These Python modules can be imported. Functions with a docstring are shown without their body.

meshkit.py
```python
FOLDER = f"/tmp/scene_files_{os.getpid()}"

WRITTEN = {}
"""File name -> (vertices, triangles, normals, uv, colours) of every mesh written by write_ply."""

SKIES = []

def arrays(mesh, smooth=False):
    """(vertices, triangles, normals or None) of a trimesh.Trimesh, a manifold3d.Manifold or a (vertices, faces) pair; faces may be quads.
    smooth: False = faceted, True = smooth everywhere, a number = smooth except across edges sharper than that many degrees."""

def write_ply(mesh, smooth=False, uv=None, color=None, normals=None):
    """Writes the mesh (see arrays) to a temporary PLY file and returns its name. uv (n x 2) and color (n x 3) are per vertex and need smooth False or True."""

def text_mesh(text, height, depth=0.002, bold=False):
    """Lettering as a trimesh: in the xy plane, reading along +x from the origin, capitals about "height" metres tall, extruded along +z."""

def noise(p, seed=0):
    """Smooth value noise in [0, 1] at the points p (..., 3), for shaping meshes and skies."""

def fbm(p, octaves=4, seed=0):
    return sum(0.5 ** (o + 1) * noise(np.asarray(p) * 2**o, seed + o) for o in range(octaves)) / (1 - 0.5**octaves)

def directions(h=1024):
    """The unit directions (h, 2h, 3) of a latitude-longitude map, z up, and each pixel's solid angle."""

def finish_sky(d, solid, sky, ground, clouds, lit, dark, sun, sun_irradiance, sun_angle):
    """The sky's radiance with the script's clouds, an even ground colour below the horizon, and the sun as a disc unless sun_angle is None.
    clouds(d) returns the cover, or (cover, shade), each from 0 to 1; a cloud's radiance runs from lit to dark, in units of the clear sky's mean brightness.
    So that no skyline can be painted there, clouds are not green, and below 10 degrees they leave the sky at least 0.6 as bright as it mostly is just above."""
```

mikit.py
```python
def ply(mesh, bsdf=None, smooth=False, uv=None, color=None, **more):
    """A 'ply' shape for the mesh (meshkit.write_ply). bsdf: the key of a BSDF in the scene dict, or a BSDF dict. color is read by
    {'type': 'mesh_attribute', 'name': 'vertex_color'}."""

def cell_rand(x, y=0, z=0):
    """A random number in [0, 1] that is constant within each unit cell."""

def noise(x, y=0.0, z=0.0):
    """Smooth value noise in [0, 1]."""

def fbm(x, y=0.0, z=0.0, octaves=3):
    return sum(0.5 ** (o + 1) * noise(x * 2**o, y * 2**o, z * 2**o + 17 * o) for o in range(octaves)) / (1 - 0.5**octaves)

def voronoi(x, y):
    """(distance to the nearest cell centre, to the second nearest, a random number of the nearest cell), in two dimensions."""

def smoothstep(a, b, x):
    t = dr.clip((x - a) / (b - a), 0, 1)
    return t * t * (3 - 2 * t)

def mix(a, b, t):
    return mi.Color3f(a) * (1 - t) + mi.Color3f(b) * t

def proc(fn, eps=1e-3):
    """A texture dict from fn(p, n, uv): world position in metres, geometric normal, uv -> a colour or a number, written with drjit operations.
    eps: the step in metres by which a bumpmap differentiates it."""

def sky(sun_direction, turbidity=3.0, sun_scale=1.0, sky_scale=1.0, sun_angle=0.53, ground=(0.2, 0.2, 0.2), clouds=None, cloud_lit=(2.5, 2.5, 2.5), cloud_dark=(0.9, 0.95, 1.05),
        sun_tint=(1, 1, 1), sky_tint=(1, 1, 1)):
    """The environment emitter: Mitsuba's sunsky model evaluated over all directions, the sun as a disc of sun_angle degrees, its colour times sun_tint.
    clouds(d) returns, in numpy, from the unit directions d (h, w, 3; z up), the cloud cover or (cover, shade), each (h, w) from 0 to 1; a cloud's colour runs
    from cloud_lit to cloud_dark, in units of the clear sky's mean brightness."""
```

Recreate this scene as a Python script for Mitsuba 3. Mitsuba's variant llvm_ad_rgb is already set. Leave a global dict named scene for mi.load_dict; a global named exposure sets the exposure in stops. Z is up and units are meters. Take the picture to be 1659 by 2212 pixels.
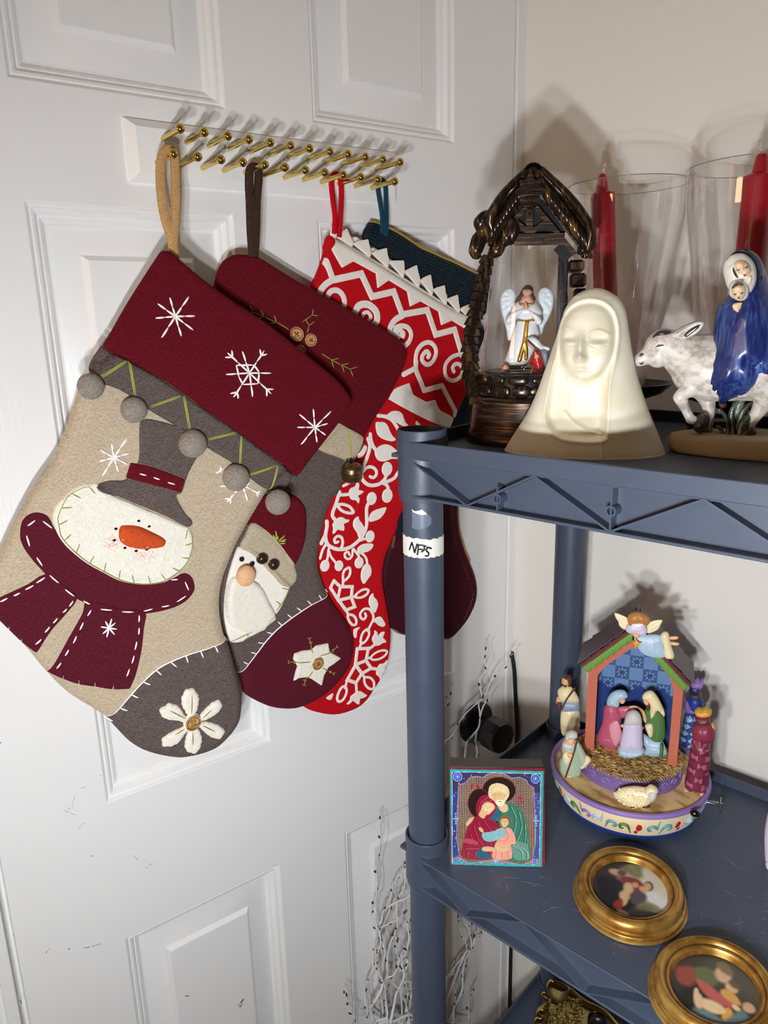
import math, random
import numpy as np, trimesh, shapely
import drjit as dr, mitsuba as mi, mikit, meshkit
import manifold3d as m3
from shapely.geometry import Polygon, LineString, Point
from shapely.ops import unary_union
from shapely import affinity
from scipy.spatial import Delaunay, cKDTree
from mikit import proc, ply, fbm, noise, voronoi, cell_rand, smoothstep, mix
random.seed(7); RNG = np.random.default_rng(7)
T = mi.ScalarTransform4f
scene, labels = {}, {}
exposure = 0.22
# ---------------------------------------------------------------- camera (calibrated from the door's lines)
CAM = np.array([-0.156227, -0.791479, 1.534507])
ROT = np.array([[0.8141757, -0.5800845, -0.0248986], [-0.1651111, -0.1902026, -0.9677610], [0.5566474, 0.7920385, -0.2506367]])
FPX = 1591.4
scene['camera'] = {'type': 'perspective', 'fov': 2 * math.degrees(math.atan(829.5 / FPX)), 'fov_axis': 'x', 'near_clip': 0.01, 'far_clip': 50.0,
    'to_world': T().look_at(origin=CAM.tolist(), target=(CAM + ROT[2]).tolist(), up=(-ROT[1]).tolist())}
# ---------------------------------------------------------------- lights: a three-headed white work lamp low on the left, a warm floor lamp farther left, by the door's wall
LAMP_HEADS = [(-0.262, -0.800, 1.272), (-0.200, -0.800, 1.352), (-0.300, -0.740, 1.340)]
LAMP_AIM = np.array([0.56, -0.28, 1.05])
LAMP_RGB, LAMP_R = [900.0, 935.0, 975.0], 0.017
WARM_AT, WARM_R, WARM_H, WARM_RGB = (-1.15, -0.42), 0.16, (1.50, 1.84), [5.0, 3.0, 1.45]


# ---------------------------------------------------------------- helpers
def rgb(*c):
    return {'type': 'rgb', 'value': [float(x) for x in c]}


def srgb(r, g, b):
    return [((x / 255 + 0.055) / 1.055) ** 2.4 if x > 10 else x / 255 / 12.92 for x in (r, g, b)]


def mat(name, color=None, rough=0.5, spec=0.5, bump=None, bump_scale=0.001, **more):
    """A principled material under the key name; color: a linear rgb list, a proc texture dict, or 'vertex'."""
    c = {'type': 'mesh_attribute', 'name': 'vertex_color'} if color == 'vertex' else (color if isinstance(color, dict) else rgb(*color))
    d = {'type': 'principled', 'base_color': c, 'roughness': rough, 'specular': spec, **more}
    if bump is not None:
        d = {'type': 'bumpmap', 'arbitrary': bump, 'scale': bump_scale, 'bsdf': d}
    scene[name] = {'type': 'twosided', 'bsdf': d}


def tag(key, label=None, category=None, group=None, kind=None):
    labels[key] = {k: v for k, v in (('label', label), ('category', category), ('group', group), ('kind', kind)) if v}


def numbered(key):
    if key not in scene:
        return key
    n = 1
    while f'{key}_{n:03d}' in scene:
        n += 1
    return f'{key}_{n:03d}'


THINGS = set()


def thing(name):
    """A new top-level name."""
    k, n = name, 0
    while k in THINGS:
        n += 1; k = f'{name}_{n:03d}'
    THINGS.add(k)
    return k


def add(key, mesh, bsdf, smooth=35, label=None, **kw):
    key = numbered(key)
    if isinstance(mesh, (list, tuple)) and len(mesh) and isinstance(mesh[0], trimesh.Trimesh):
        mesh = trimesh.util.concatenate(mesh)
    scene[key] = ply(mesh, bsdf, smooth=smooth, **kw)
    if label:
        labels[key] = {'label': label}
    return key


def ray(x, y):
    return ROT.T @ np.array([(x - 829.5) / FPX, (y - 1106) / FPX, 1.0])


def on_plane(px, pt, n):
    r = ray(*px)
    return CAM + ((np.asarray(pt) - CAM) @ n) / (r @ n) * r


def dxz(px, y):
    """The photograph's point px as (x, z) on a plane parallel to the door, at that y."""
    return np.array([on_plane(p, (0, y, 0), np.array([0, 1.0, 0]))[[0, 2]] for p in np.atleast_2d(px)])


def zm(pts, ox, oy, s):
    """Points measured on an enlargement of the photograph (origin ox, oy; s times) as photograph points."""
    return [(ox + p[0] / s, oy + p[1] / s) for p in pts]


# the shelf's own axes: U along its front towards the camera, W towards the wall; the origin is the axis of the front post by the door
P1 = np.array([0.298123, -0.214831, 0.0])
U, Wd = np.array([0.205285, -0.978702, 0.0]), np.array([0.978702, 0.205285, 0.0])
ZT, ZL, ZB = 1.406, 0.9445, 0.483      # floors of the three shelves


def sh(u, w, z):
    return P1 + u * U + w * Wd + np.array([0, 0, z])


SHM = np.eye(4); SHM[:3, 0] = U; SHM[:3, 1] = Wd; SHM[:3, 3] = P1


def to_shelf(mesh):
    m = mesh.copy(); m.apply_transform(SHM); return m


def spline(pts, closed=True, n=5):
    """Catmull-Rom through pts; a repeated point is a corner."""
    P = [np.asarray(p, float) for p in pts]
    m = len(P)
    out = []
    for i in range(m if closed else m - 1):
        p1, p2 = P[i], P[(i + 1) % m]
        if np.allclose(p1, p2):
            continue
        p0 = P[(i - 1) % m] if (closed or i > 0) else p1
        p3 = P[(i + 2) % m] if (closed or i + 2 < m) else p2
        for k in range(n):
            t = k / n
            out.append(0.5 * ((2 * p1) + (p2 - p0) * t + (2 * p0 - 5 * p1 + 4 * p2 - p3) * t * t + (-p0 + 3 * p1 - 3 * p2 + p3) * t ** 3))
    if not closed:
        out.append(P[-1])
    return np.array(out)


def poly(pts):
    p = Polygon(pts)
    if not p.is_valid:
        p = p.buffer(0)
    if p.geom_type == 'MultiPolygon':
        p = max(p.geoms, key=lambda g: g.area)
    return p


def fill_points(P, step, ring=None):
    """Points covering a polygon: its outline, rings just inside, a grid."""
    pts = []
    offs = [0.0] + list(ring or [])
    for d in offs:
        q = P.buffer(-d) if d else P
        for g in getattr(q, 'geoms', [q]):
            if g.is_empty:
                continue
            for rg in [g.exterior] + list(g.interiors):
                k = max(6, int(rg.length / step) + 1)
                pts += [rg.interpolate(i / k, normalized=True).coords[0] for i in range(k)]
    x0, y0, x1, y1 = P.bounds
    gx, gy = np.meshgrid(np.arange(x0, x1, step), np.arange(y0, y1, step * 0.87))
    gx[1::2] += step / 2
    g = np.stack([gx.ravel(), gy.ravel()], 1)
    q = P.buffer(-(offs[-1] + step * 0.55))
    if not q.is_empty:
        g = g[shapely.contains_xy(q, g[:, 0], g[:, 1])]
        pts = np.vstack([np.array(pts), g]) if len(g) else np.array(pts)
    return np.unique(np.round(np.array(pts), 6), axis=0)


def puff(P, height, edge=0.002, step=0.003, base=None, sink=0.0006, y=0.0, noise_amp=0.0, noise_freq=300.0, profile=None, back=True):
    """A cushion over the polygon P of the (x, z) plane: it stands 'height' out of its base (towards -y), rounded over 'edge' at its rim.
    base(xz): where the surface below it lies. Returns a mesh and the outward heights."""
    meshes = []
    for G in getattr(P, 'geoms', [P]):
        if G.is_empty or G.area < 1e-9:
            continue
        pts = fill_points(G, step, [edge * 0.12, edge * 0.4, edge] if edge > 0.0008 else [edge * 0.5])
        tri = Delaunay(pts).simplices
        c = pts[tri].mean(1)
        tri = tri[shapely.contains_xy(G.buffer(1e-7), c[:, 0], c[:, 1])]
        a = pts[tri]
        area = np.cross(a[:, 1] - a[:, 0], a[:, 2] - a[:, 0])
        tri = tri[np.abs(area) > 1e-12]
        area = area[np.abs(area) > 1e-12]
        tri[area < 0] = tri[area < 0][:, ::-1]
        d = shapely.distance(shapely.points(pts), G.boundary)
        t = np.clip(d / edge, 0, 1)
        h = height * np.sqrt(np.clip(1 - (1 - t) ** 2, 0, 1)) if profile is None else profile(pts, d)
        if noise_amp:
            h = h + noise_amp * (meshkit.fbm(np.c_[pts * noise_freq, np.full(len(pts), 3.3)], 3) - 0.5) * np.clip(t * 1.5, 0, 1)
        b = base(pts) if base is not None else 0.0
        front = np.c_[pts[:, 0], y - (b + h), pts[:, 1]]
        n = len(pts)
        V, F = [front], [tri]                      # (x, z) counter-clockwise seen from -y
        if back:
            V.append(np.c_[pts[:, 0], y - (b - sink) * np.ones(n), pts[:, 1]])
            F.append(tri[:, ::-1] + n)
            e = np.sort(np.vstack([tri[:, [0, 1]], tri[:, [1, 2]], tri[:, [2, 0]]]), axis=1)
            ed = np.vstack([tri[:, [0, 1]], tri[:, [1, 2]], tri[:, [2, 0]]])
            _, inv, cnt = np.unique(e, axis=0, return_inverse=True, return_counts=True)
            ed = ed[cnt[inv.ravel()] == 1]
            F.append(np.vstack([np.c_[ed[:, 1], ed[:, 0], ed[:, 0] + n], np.c_[ed[:, 1], ed[:, 0] + n, ed[:, 1] + n]]))
        meshes.append(trimesh.Trimesh(np.vstack(V), np.vstack(F), process=False))
    return trimesh.util.concatenate(meshes)


def tube(path, r, sides=8, caps=True, closed=False):
    """A round tube along a 3-D path; r: a number or one per point."""
    p = np.asarray(path, float)
    r = np.broadcast_to(np.asarray(r, float), (len(p),))
    t = np.gradient(p, axis=0) if not closed else np.roll(p, -1, 0) - np.roll(p, 1, 0)
    t /= np.maximum(np.linalg.norm(t, axis=1, keepdims=True), 1e-12)
    n = np.cross(t[0], [0.3, 0.2, 0.9] if abs(t[0][2]) < 0.8 else [1, 0.1, 0.2]); n /= np.linalg.norm(n)
    ns = []
    for k in t:
        n = n - k * (n @ k); n /= np.linalg.norm(n); ns.append(n)
    ns = np.array(ns); bs = np.cross(t, ns)
    a = np.arange(sides) * 2 * np.pi / sides
    v = p[:, None] + r[:, None, None] * (np.cos(a)[None, :, None] * ns[:, None] + np.sin(a)[None, :, None] * bs[:, None])
    m, F = len(p), []
    for i in range(m if closed else m - 1):
        j = (i + 1) % m
        for k in range(sides):
            l = (k + 1) % sides
            F += [[i * sides + k, i * sides + l, j * sides + l], [i * sides + k, j * sides + l, j * sides + k]]
    V = v.reshape(-1, 3)
    if caps and not closed:
        V = np.vstack([V, p[:1], p[-1:]])
        for k in range(sides):
            l = (k + 1) % sides
            F += [[m * sides, l, k], [m * sides + 1, (m - 1) * sides + k, (m - 1) * sides + l]]
    return trimesh.Trimesh(V, F, process=False)


def lathe(prof, n=48, at=(0, 0, 0), close=False):
    """(r, z) profile, from the bottom up along the outside, around the vertical axis."""
    prof = np.asarray(prof, float)
    a = np.arange(n) * 2 * np.pi / n
    V = np.stack([prof[:, None, 0] * np.cos(a), prof[:, None, 0] * np.sin(a), np.repeat(prof[:, 1:2], n, 1)], -1).reshape(-1, 3)
    F, m = [], len(prof)
    for i in range(m if close else m - 1):
        j = (i + 1) % m
        for k in range(n):
            l = (k + 1) % n
            F += [[i * n + k, i * n + l, j * n + l], [i * n + k, j * n + l, j * n + k]]
    t = trimesh.Trimesh(V + np.asarray(at), F, process=False)
    t.update_faces(t.nondegenerate_faces(height=1e-9))
    return t


def box(x0, x1, y0, y1, z0, z1, r=0.0):
    """A box, its edges chamfered by r."""
    if r <= 0:
        return trimesh.creation.box(bounds=[[x0, y0, z0], [x1, y1, z1]])
    pts = []
    for a in (0, 1):
        for b in (0, 1):
            for c in (0, 1):
                p = np.array([(x0, x1)[a], (y0, y1)[b], (z0, z1)[c]], float)
                s = np.array([1 - 2 * a, 1 - 2 * b, 1 - 2 * c]) * r
                for k in range(3):
                    q = p + s; q[k] = p[k]
                    pts.append(q)
    return trimesh.convex.convex_hull(np.array(pts))


def ball(c, r, sub=2, scale=(1, 1, 1)):
    m = trimesh.creation.icosphere(subdivisions=sub, radius=1.0)
    m.vertices = m.vertices * (np.asarray(scale) * r) + np.asarray(c)
    return m


def hull(balls, seg=16):
    """manifold3d hull of spheres [(point, radius), ...]."""
    parts = [m3.Manifold.sphere(float(r), seg).translate([float(x) for x in p]) for p, r in balls]
    return m3.Manifold.batch_hull(parts)


def blend(chains, length=0.003, lamb=0.5, it=12, seg=18):
    """One continuous body from chains of (point, radius): every link is the hull of its two spheres; joined, refined, smoothed."""
    links = []
    for ch in chains:
        if len(ch) == 1:
            links.append(m3.Manifold.sphere(float(ch[0][1]), seg).translate([float(x) for x in ch[0][0]]))
        for a, b in zip(ch[:-1], ch[1:]):
            links.append(hull([a, b], seg))
    m = m3.Manifold.batch_boolean(links, m3.OpType.Add).refine_to_length(length).to_mesh()
    t = trimesh.Trimesh(m.vert_properties[:, :3], m.tri_verts, process=True)
    if it:
        trimesh.smoothing.filter_taubin(t, lamb=lamb, nu=lamb + 0.02, iterations=it)
    return t


def manifold_mesh(m):
    q = m.to_mesh()
    return trimesh.Trimesh(q.vert_properties[:, :3], q.tri_verts, process=False)


def extr(P, h):
    """A polygon extruded along +z."""
    return trimesh.util.concatenate([trimesh.creation.extrude_polygon(g, h, engine='earcut') for g in getattr(P, 'geoms', [P])])


def frame(mesh, o, ex, ey, ez):
    """mesh coordinates -> o + x ex + y ey + z ez."""
    m = mesh.copy(); M = np.eye(4)
    M[:3, 0], M[:3, 1], M[:3, 2], M[:3, 3] = ex, ey, ez, o
    m.apply_transform(M)
    if np.linalg.det(M[:3, :3]) < 0:
        m.invert()
    return m
# ================================================================ the room
def _paint_wall(p, n, uv):
    return fbm(p.x * 420, p.y * 420, p.z * 420, octaves=2) * 0.6 + fbm(p.x * 60, p.y * 60, p.z * 60, octaves=2) * 0.4


def _door_grain(p, n, uv):
    """Embossed grain: upright on the stiles and panels, level on the two rails."""
    rail = (((p.z > 1.655) & (p.z < 1.752)) | ((p.z > 0.820) & (p.z < 1.004))) & (p.x > -0.004) & (p.x < 0.53)
    a = dr.select(rail, p.z, p.x)
    b = dr.select(rail, p.x, p.z)
    w = fbm(a * 30, b * 3.0, 1.7, octaves=2)
    g = noise(a * 950 + w * 9, b * 22, 0.3) * 0.6 + noise(a * 480 + w * 6, b * 11, 5.3) * 0.5
    return g + 0.25 * noise(a * 2400, b * 160, 2.1)


mat('wall_paint', srgb(226, 221, 212), 0.62, 0.35, proc(_paint_wall), 0.00025)
mat('trim_paint', srgb(232, 231, 228), 0.35, 0.5)
mat('door_paint', srgb(233, 232, 230), 0.36, 0.5, proc(_door_grain), 0.00016)
mat('floor_wood', srgb(92, 70, 52), 0.5, 0.4)
mat('scuff', srgb(52, 50, 50), 0.7, 0.2)

XS, ZS = [(0.0, 0.2098), (0.3152, 0.5266)], [(1.754, 1.985), (1.0062, 1.652), (0.235, 0.8173)]
DX0, DX1, DZ0, DZ1 = -0.1128, 0.6318, 0.008, 2.03
# rim of a moulded panel, from its outer edge inwards: (distance, depth below the door's face)
_P0 = [(0, 0), (0.0012, 0.0004), (0.0030, 0.0024), (0.0045, 0.0030), (0.0055, 0.0026), (0.0080, 0.0030), (0.0105, 0.0052), (0.0115, 0.0068), (0.0130, 0.0066),
        (0.0155, 0.0076), (0.0180, 0.0098), (0.0190, 0.0100), (0.0215, 0.0100), (0.0470, 0.0046), (0.0478, 0.0042), (0.0520, 0.0012), (0.0530, 0.0010)]
PROF = [(d, 1.45 * y) for d, y in _P0]


def door_mesh():
    V, F = [], []

    def quad(a, b, c, d):
        k = len(V); V.extend([a, b, c, d]); F.extend([[k, k + 1, k + 2], [k, k + 2, k + 3]])
    xs = [DX0] + [v for s in XS for v in s] + [DX1]
    zs = [DZ0] + sorted(v for s in ZS for v in s) + [DZ1]
    for i in range(len(xs) - 1):
        for j in range(len(zs) - 1):
            if i % 2 == 1 and j % 2 == 1:
                continue
            quad((xs[i], 0, zs[j]), (xs[i + 1], 0, zs[j]), (xs[i + 1], 0, zs[j + 1]), (xs[i], 0, zs[j + 1]))
    e, th = 0.0015, 0.035
    for (a, b) in (((DX0, DZ0), (DX0, DZ1)), ((DX0, DZ1), (DX1, DZ1)), ((DX1, DZ1), (DX1, DZ0)), ((DX1, DZ0), (DX0, DZ0))):
        quad((a[0], 0, a[1]), (b[0], 0, b[1]), (b[0], th, b[1]), (a[0], th, a[1]))
    quad((DX0, th, DZ0), (DX0, th, DZ1), (DX1, th, DZ1), (DX1, th, DZ0))
    return trimesh.Trimesh(np.array(V, float), F, process=False)


def panel_mesh(x0, x1, z0, z1):
    V, F = [], []
    for d, y in PROF:
        V += [(x0 + d, y, z0 + d), (x1 - d, y, z0 + d), (x1 - d, y, z1 - d), (x0 + d, y, z1 - d)]
    for i in range(len(PROF) - 1):
        for k in range(4):
            l = (k + 1) % 4
            F += [[4 * i + k, 4 * i + l, 4 * i + 4 + l], [4 * i + k, 4 * i + 4 + l, 4 * i + 4 + k]]
    b = 4 * (len(PROF) - 1)
    F += [[b, b + 1, b + 2], [b, b + 2, b + 3]]
    return trimesh.Trimesh(np.array(V, float), F, process=False)


add('door_1', door_mesh(), 'door_paint', smooth=False)
tag('door_1', 'white six-panel door with embossed wood grain behind the stockings', kind='structure')
for z0, z1 in ZS:
    for x0, x1 in XS:
        add('door_1__panel', panel_mesh(x0, x1, z0, z1), 'door_paint', smooth=18)
# dark scuffs on the door: short strokes of worn paint (photograph points of their ends)
_scuffs = []
for a, b, w in [((99, 2058), (108, 2048), 1.6), ((143, 2054), (152, 2048), 1.8), ((177, 2048), (194, 2046), 1.5), ((196, 2045), (214, 2040), 1.6), ((216, 2040), (219, 2038), 1.4),
                ((400, 2151), (412, 2153), 1.8), ((515, 2172), (527, 2158), 3.6), ((518, 2176), (524, 2168), 2.6), ((138, 1752), (152, 1746), 0.8), ((155, 1745), (163, 1712), 0.6),
                ((165, 1705), (186, 1700), 0.7), ((138, 1751), (168, 1763), 0.8), ((168, 1790), (186, 1776), 0.7), ((192, 1849), (206, 1849), 1.0), ((216, 1676), (226, 1673), 0.9),
                ((316, 1875), (320, 1870), 1.2), ((323, 1868), (331, 1865), 1.2), ((286, 1846), (302, 1862), 0.6), ((0, 1604), (7, 1606), 1.6), ((29, 2019), (31, 2020), 1.8), ((44, 2160), (47, 2168), 1.4),
                ((330, 440 + 0), (332, 441), 0.5)]:
    A, B = dxz([a, b], 0)
    d = (B - A); L = np.linalg.norm(d); d /= L; nn = np.array([-d[1], d[0]]) * w * 0.00028
    k = max(2, int(L / 0.0018))
    for i in range(k):
        if RNG.random() < 0.72:
            q0, q1 = A + d * L * i / k, A + d * L * (i + 0.8) / k
            hw = nn * RNG.uniform(0.5, 1.2)
            _scuffs.append(extr(Polygon([q0 - hw, q1 - hw * 0.6, q1 + hw * 0.7, q0 + hw]), 0.00012))
_s = trimesh.util.concatenate(_scuffs)
_s.vertices = np.c_[_s.vertices[:, 0], -_s.vertices[:, 2] - 0.00001, _s.vertices[:, 1]]; _s.invert()
add('door_1__scuff_marks', _s, 'scuff', smooth=False); labels['door_1__scuff_marks'] = {'label': 'dark scuffs in the white paint', 'kind': 'stuff'}

# right jamb strip beside the door, then the wall the shelf stands along
CORNER = np.array([0.6485, 0.0, 0.0])
_b = box(0.6338, 0.660, -0.0035, 0.05, 0, 2.06, 0.0012)
add('trim_1', _b, 'trim_paint', smooth=30); tag('trim_1', 'narrow white strip of door jamb in the corner by the wall', kind='structure')
_w = trimesh.creation.box(extents=(3.8, 0.1, 2.44))
add('wall_right', frame(_w, CORNER + U * 1.86 + Wd * 0.0505 + np.array([0, 0, 1.22]), U, Wd, np.array([0, 0, 1.0])), 'wall_paint', smooth=False)
tag('wall_right', 'plain off-white wall behind the plastic shelf', kind='structure')
# the left jamb and its casing
for i, (x0, x1, y) in enumerate([(-0.1345, -0.1215, -0.003), (-0.1215, -0.1128, 0.022), (-0.1500, -0.1345, 0.006), (-0.205, -0.1500, -0.006)]):
    k = 'trim_2' if i == 0 else 'trim_2__strip'
    add(k, box(x0, x1, y, 0.05, 0, 2.06, 0.001), 'trim_paint', smooth=30)
tag('trim_2', 'stepped white door casing at the left edge', kind='structure')
add('trim_3', box(-0.205, 0.66, -0.006, 0.05, 2.034, 2.09, 0.001), 'trim_paint'); tag('trim_3', 'white casing above the door', kind='structure')
add('wall_back', [box(-2.3, -0.205, 0.0, 0.1, 0, 2.44), box(-0.205, 0.70, 0.0, 0.1, 2.09, 2.44)], 'wall_paint', smooth=False); tag('wall_back', 'off-white wall around the door', kind='structure')
mat('wall_tan', srgb(150, 134, 116), 0.7, 0.3)
add('wall_left', box(-2.4, -2.3, -3.6, 0.1, 0, 2.44), 'wall_tan', smooth=False); tag('wall_left', 'tan wall left of the door', kind='structure')
add('wall_front', box(-2.4, 1.6, -3.7, -3.6, 0, 2.44), 'wall_tan', smooth=False); tag('wall_front', 'tan wall opposite the door', kind='structure')
add('floor', box(-2.4, 1.6, -3.7, 0.1, -0.05, 0.0), 'floor_wood', smooth=False); tag('floor', 'brown wooden floor', kind='structure')
add('ceiling', box(-2.4, 1.6, -3.7, 0.1, 2.44, 2.5), 'wall_paint', smooth=False); tag('ceiling', 'off-white ceiling', kind='structure')

# the lamps (both outside the frame)
mat('lamp_plastic', srgb(40, 40, 42), 0.4)
_ctr = np.mean(LAMP_HEADS, axis=0)
_fw = LAMP_AIM - _ctr; _fw /= np.linalg.norm(_fw)
_ex = np.cross(_fw, [0, 0, 1.0]); _ex /= np.linalg.norm(_ex); _ey = np.cross(_fw, _ex)
for i, h in enumerate(LAMP_HEADS):
    add('work_lamp__housing', frame(lathe([(0.001, -0.03), (0.018, -0.03), (0.0205, -0.026), (0.0205, 0.001), (LAMP_R + 0.001, 0.001), (LAMP_R + 0.001, -0.002), (0.001, -0.002)], 32), np.array(h), _ex, _ey, _fw), 'lamp_plastic')
    k = numbered('work_lamp__led')
    scene[k] = ply(frame(lathe([(LAMP_R, 0.0), (0.0002, 0.0)], 32), np.array(h), _ex, _ey, _fw), 'lamp_plastic')
    v, f = meshkit.WRITTEN[scene[k]['filename']][:2]
    if np.cross(v[f[0][1]] - v[f[0][0]], v[f[0][2]] - v[f[0][0]]) @ _fw < 0:
        scene[k] = ply(trimesh.Trimesh(v, f[:, ::-1], process=False), 'lamp_plastic')
    scene[k]['emitter'] = {'type': 'area', 'radiance': rgb(*LAMP_RGB)}
_c3 = _ctr - _fw * 0.02
add('work_lamp__bracket', [tube([np.array(h) - _fw * 0.02, _c3], 0.006) for h in LAMP_HEADS] + [tube([_c3, _c3 - _fw * 0.02, (_c3[0], _c3[1] - 0.02, 0.02)], 0.008), box(_c3[0] - 0.12, _c3[0] + 0.12, _c3[1] - 0.14, _c3[1] + 0.10, 0.0, 0.02, 0.004)], 'lamp_plastic')
tag('work_lamp', 'black three-headed work lamp on a stand left of the camera', 'lamp')
_lx, _ly = WARM_AT
_sh = lathe([(WARM_R * 0.999, WARM_H[0]), (WARM_R * 0.85, WARM_H[1])], 40, (_lx, _ly, 0))
add('floor_lamp__shade', _sh, 'trim_paint')
scene['floor_lamp__shade']['emitter'] = {'type': 'area', 'radiance': rgb(*WARM_RGB)}
add('floor_lamp__pole', [tube([(_lx, _ly, 0.01), (_lx, _ly, WARM_H[0] + 0.1)], 0.012), tube([(_lx - WARM_R * 0.95, _ly, WARM_H[0] + 0.02), (_lx + WARM_R * 0.95, _ly, WARM_H[0] + 0.02)], 0.004)], 'lamp_plastic')
add('floor_lamp__base', lathe([(0.001, 0), (0.15, 0), (0.15, 0.02), (0.02, 0.03), (0.001, 0.03)], 40, (_lx, _ly, 0)), 'lamp_plastic')
tag('floor_lamp', 'warm floor lamp with a drum shade left of the door', 'lamp')
# ================================================================ the peg rack on the door
mat('brass', srgb(214, 186, 98), 0.17, 0.5, metallic=1.0)
mat('rack_paint', srgb(240, 239, 236), 0.33, 0.5)
mat('cap_plastic', srgb(226, 216, 200), 0.3, 0.5)
RX0, RX1, RZ0, RZ1, RT, RI = 0.0995, 0.4285, 1.6748, 1.7332, 0.0125, 0.0085


def rack_mesh():
    V, F = [], []
    for d, y in [(0, 0.0), (0, -0.0035), (0.0006, -0.0042), (RI - 0.0008, -RT + 0.0008), (RI, -RT)]:
        V += [(RX0 + d, y, RZ0 + d), (RX1 - d, y, RZ0 + d), (RX1 - d, y, RZ1 - d), (RX0 + d, y, RZ1 - d)]
    for i in range(4):
        for k in range(4):
            l = (k + 1) % 4
            F += [[4 * i + k, 4 * i + l, 4 * i + 4 + l], [4 * i + k, 4 * i + 4 + l, 4 * i + 4 + k]]
    F += [[16, 17, 18], [16, 18, 19], [0, 2, 1], [0, 3, 2]]
    return trimesh.Trimesh(np.array(V, float), F, process=False)


add('peg_rack__backboard', rack_mesh(), 'rack_paint', smooth=False)
tag('peg_rack', 'white board with two rows of brass pegs screwed to the door', 'peg rack')
PEG_L = 0.049
_prof = [(0.0026, 0), (0.0026, PEG_L - 0.0075), (0.0030, PEG_L - 0.0070), (0.0030, PEG_L - 0.0062), (0.0022, PEG_L - 0.0058)]
_prof += [(0.0046 * math.cos(a), PEG_L - 0.0018 + 0.0046 * math.sin(a)) for a in np.linspace(-1.05, math.pi / 2 - 0.02, 14)] + [(0.00001, PEG_L + 0.0028)]
_peg = lathe(_prof, 24)
_peg = frame(_peg, np.array([0, 0, 0]), np.array([1, 0, 0.0]), np.array([0, 0, 1.0]), np.array([0, -1.0, 0]))
_pegd = ply(_peg, 'brass', smooth=40)
_h1, _h2 = [391, 443, 494, 539.5, 586, 630, 671, 715, 754, 792, 830, 867], [377, 429, 479, 526.5, 574, 618, 662, 704, 744, 782, 819, 855.4]
_y1, _y2 = np.interp(_h1, [391, 586, 867], [276.5, 306.5, 349]), np.interp(_h2, [377, 574, 855], [331, 355, 391])
PEGS = []
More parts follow.
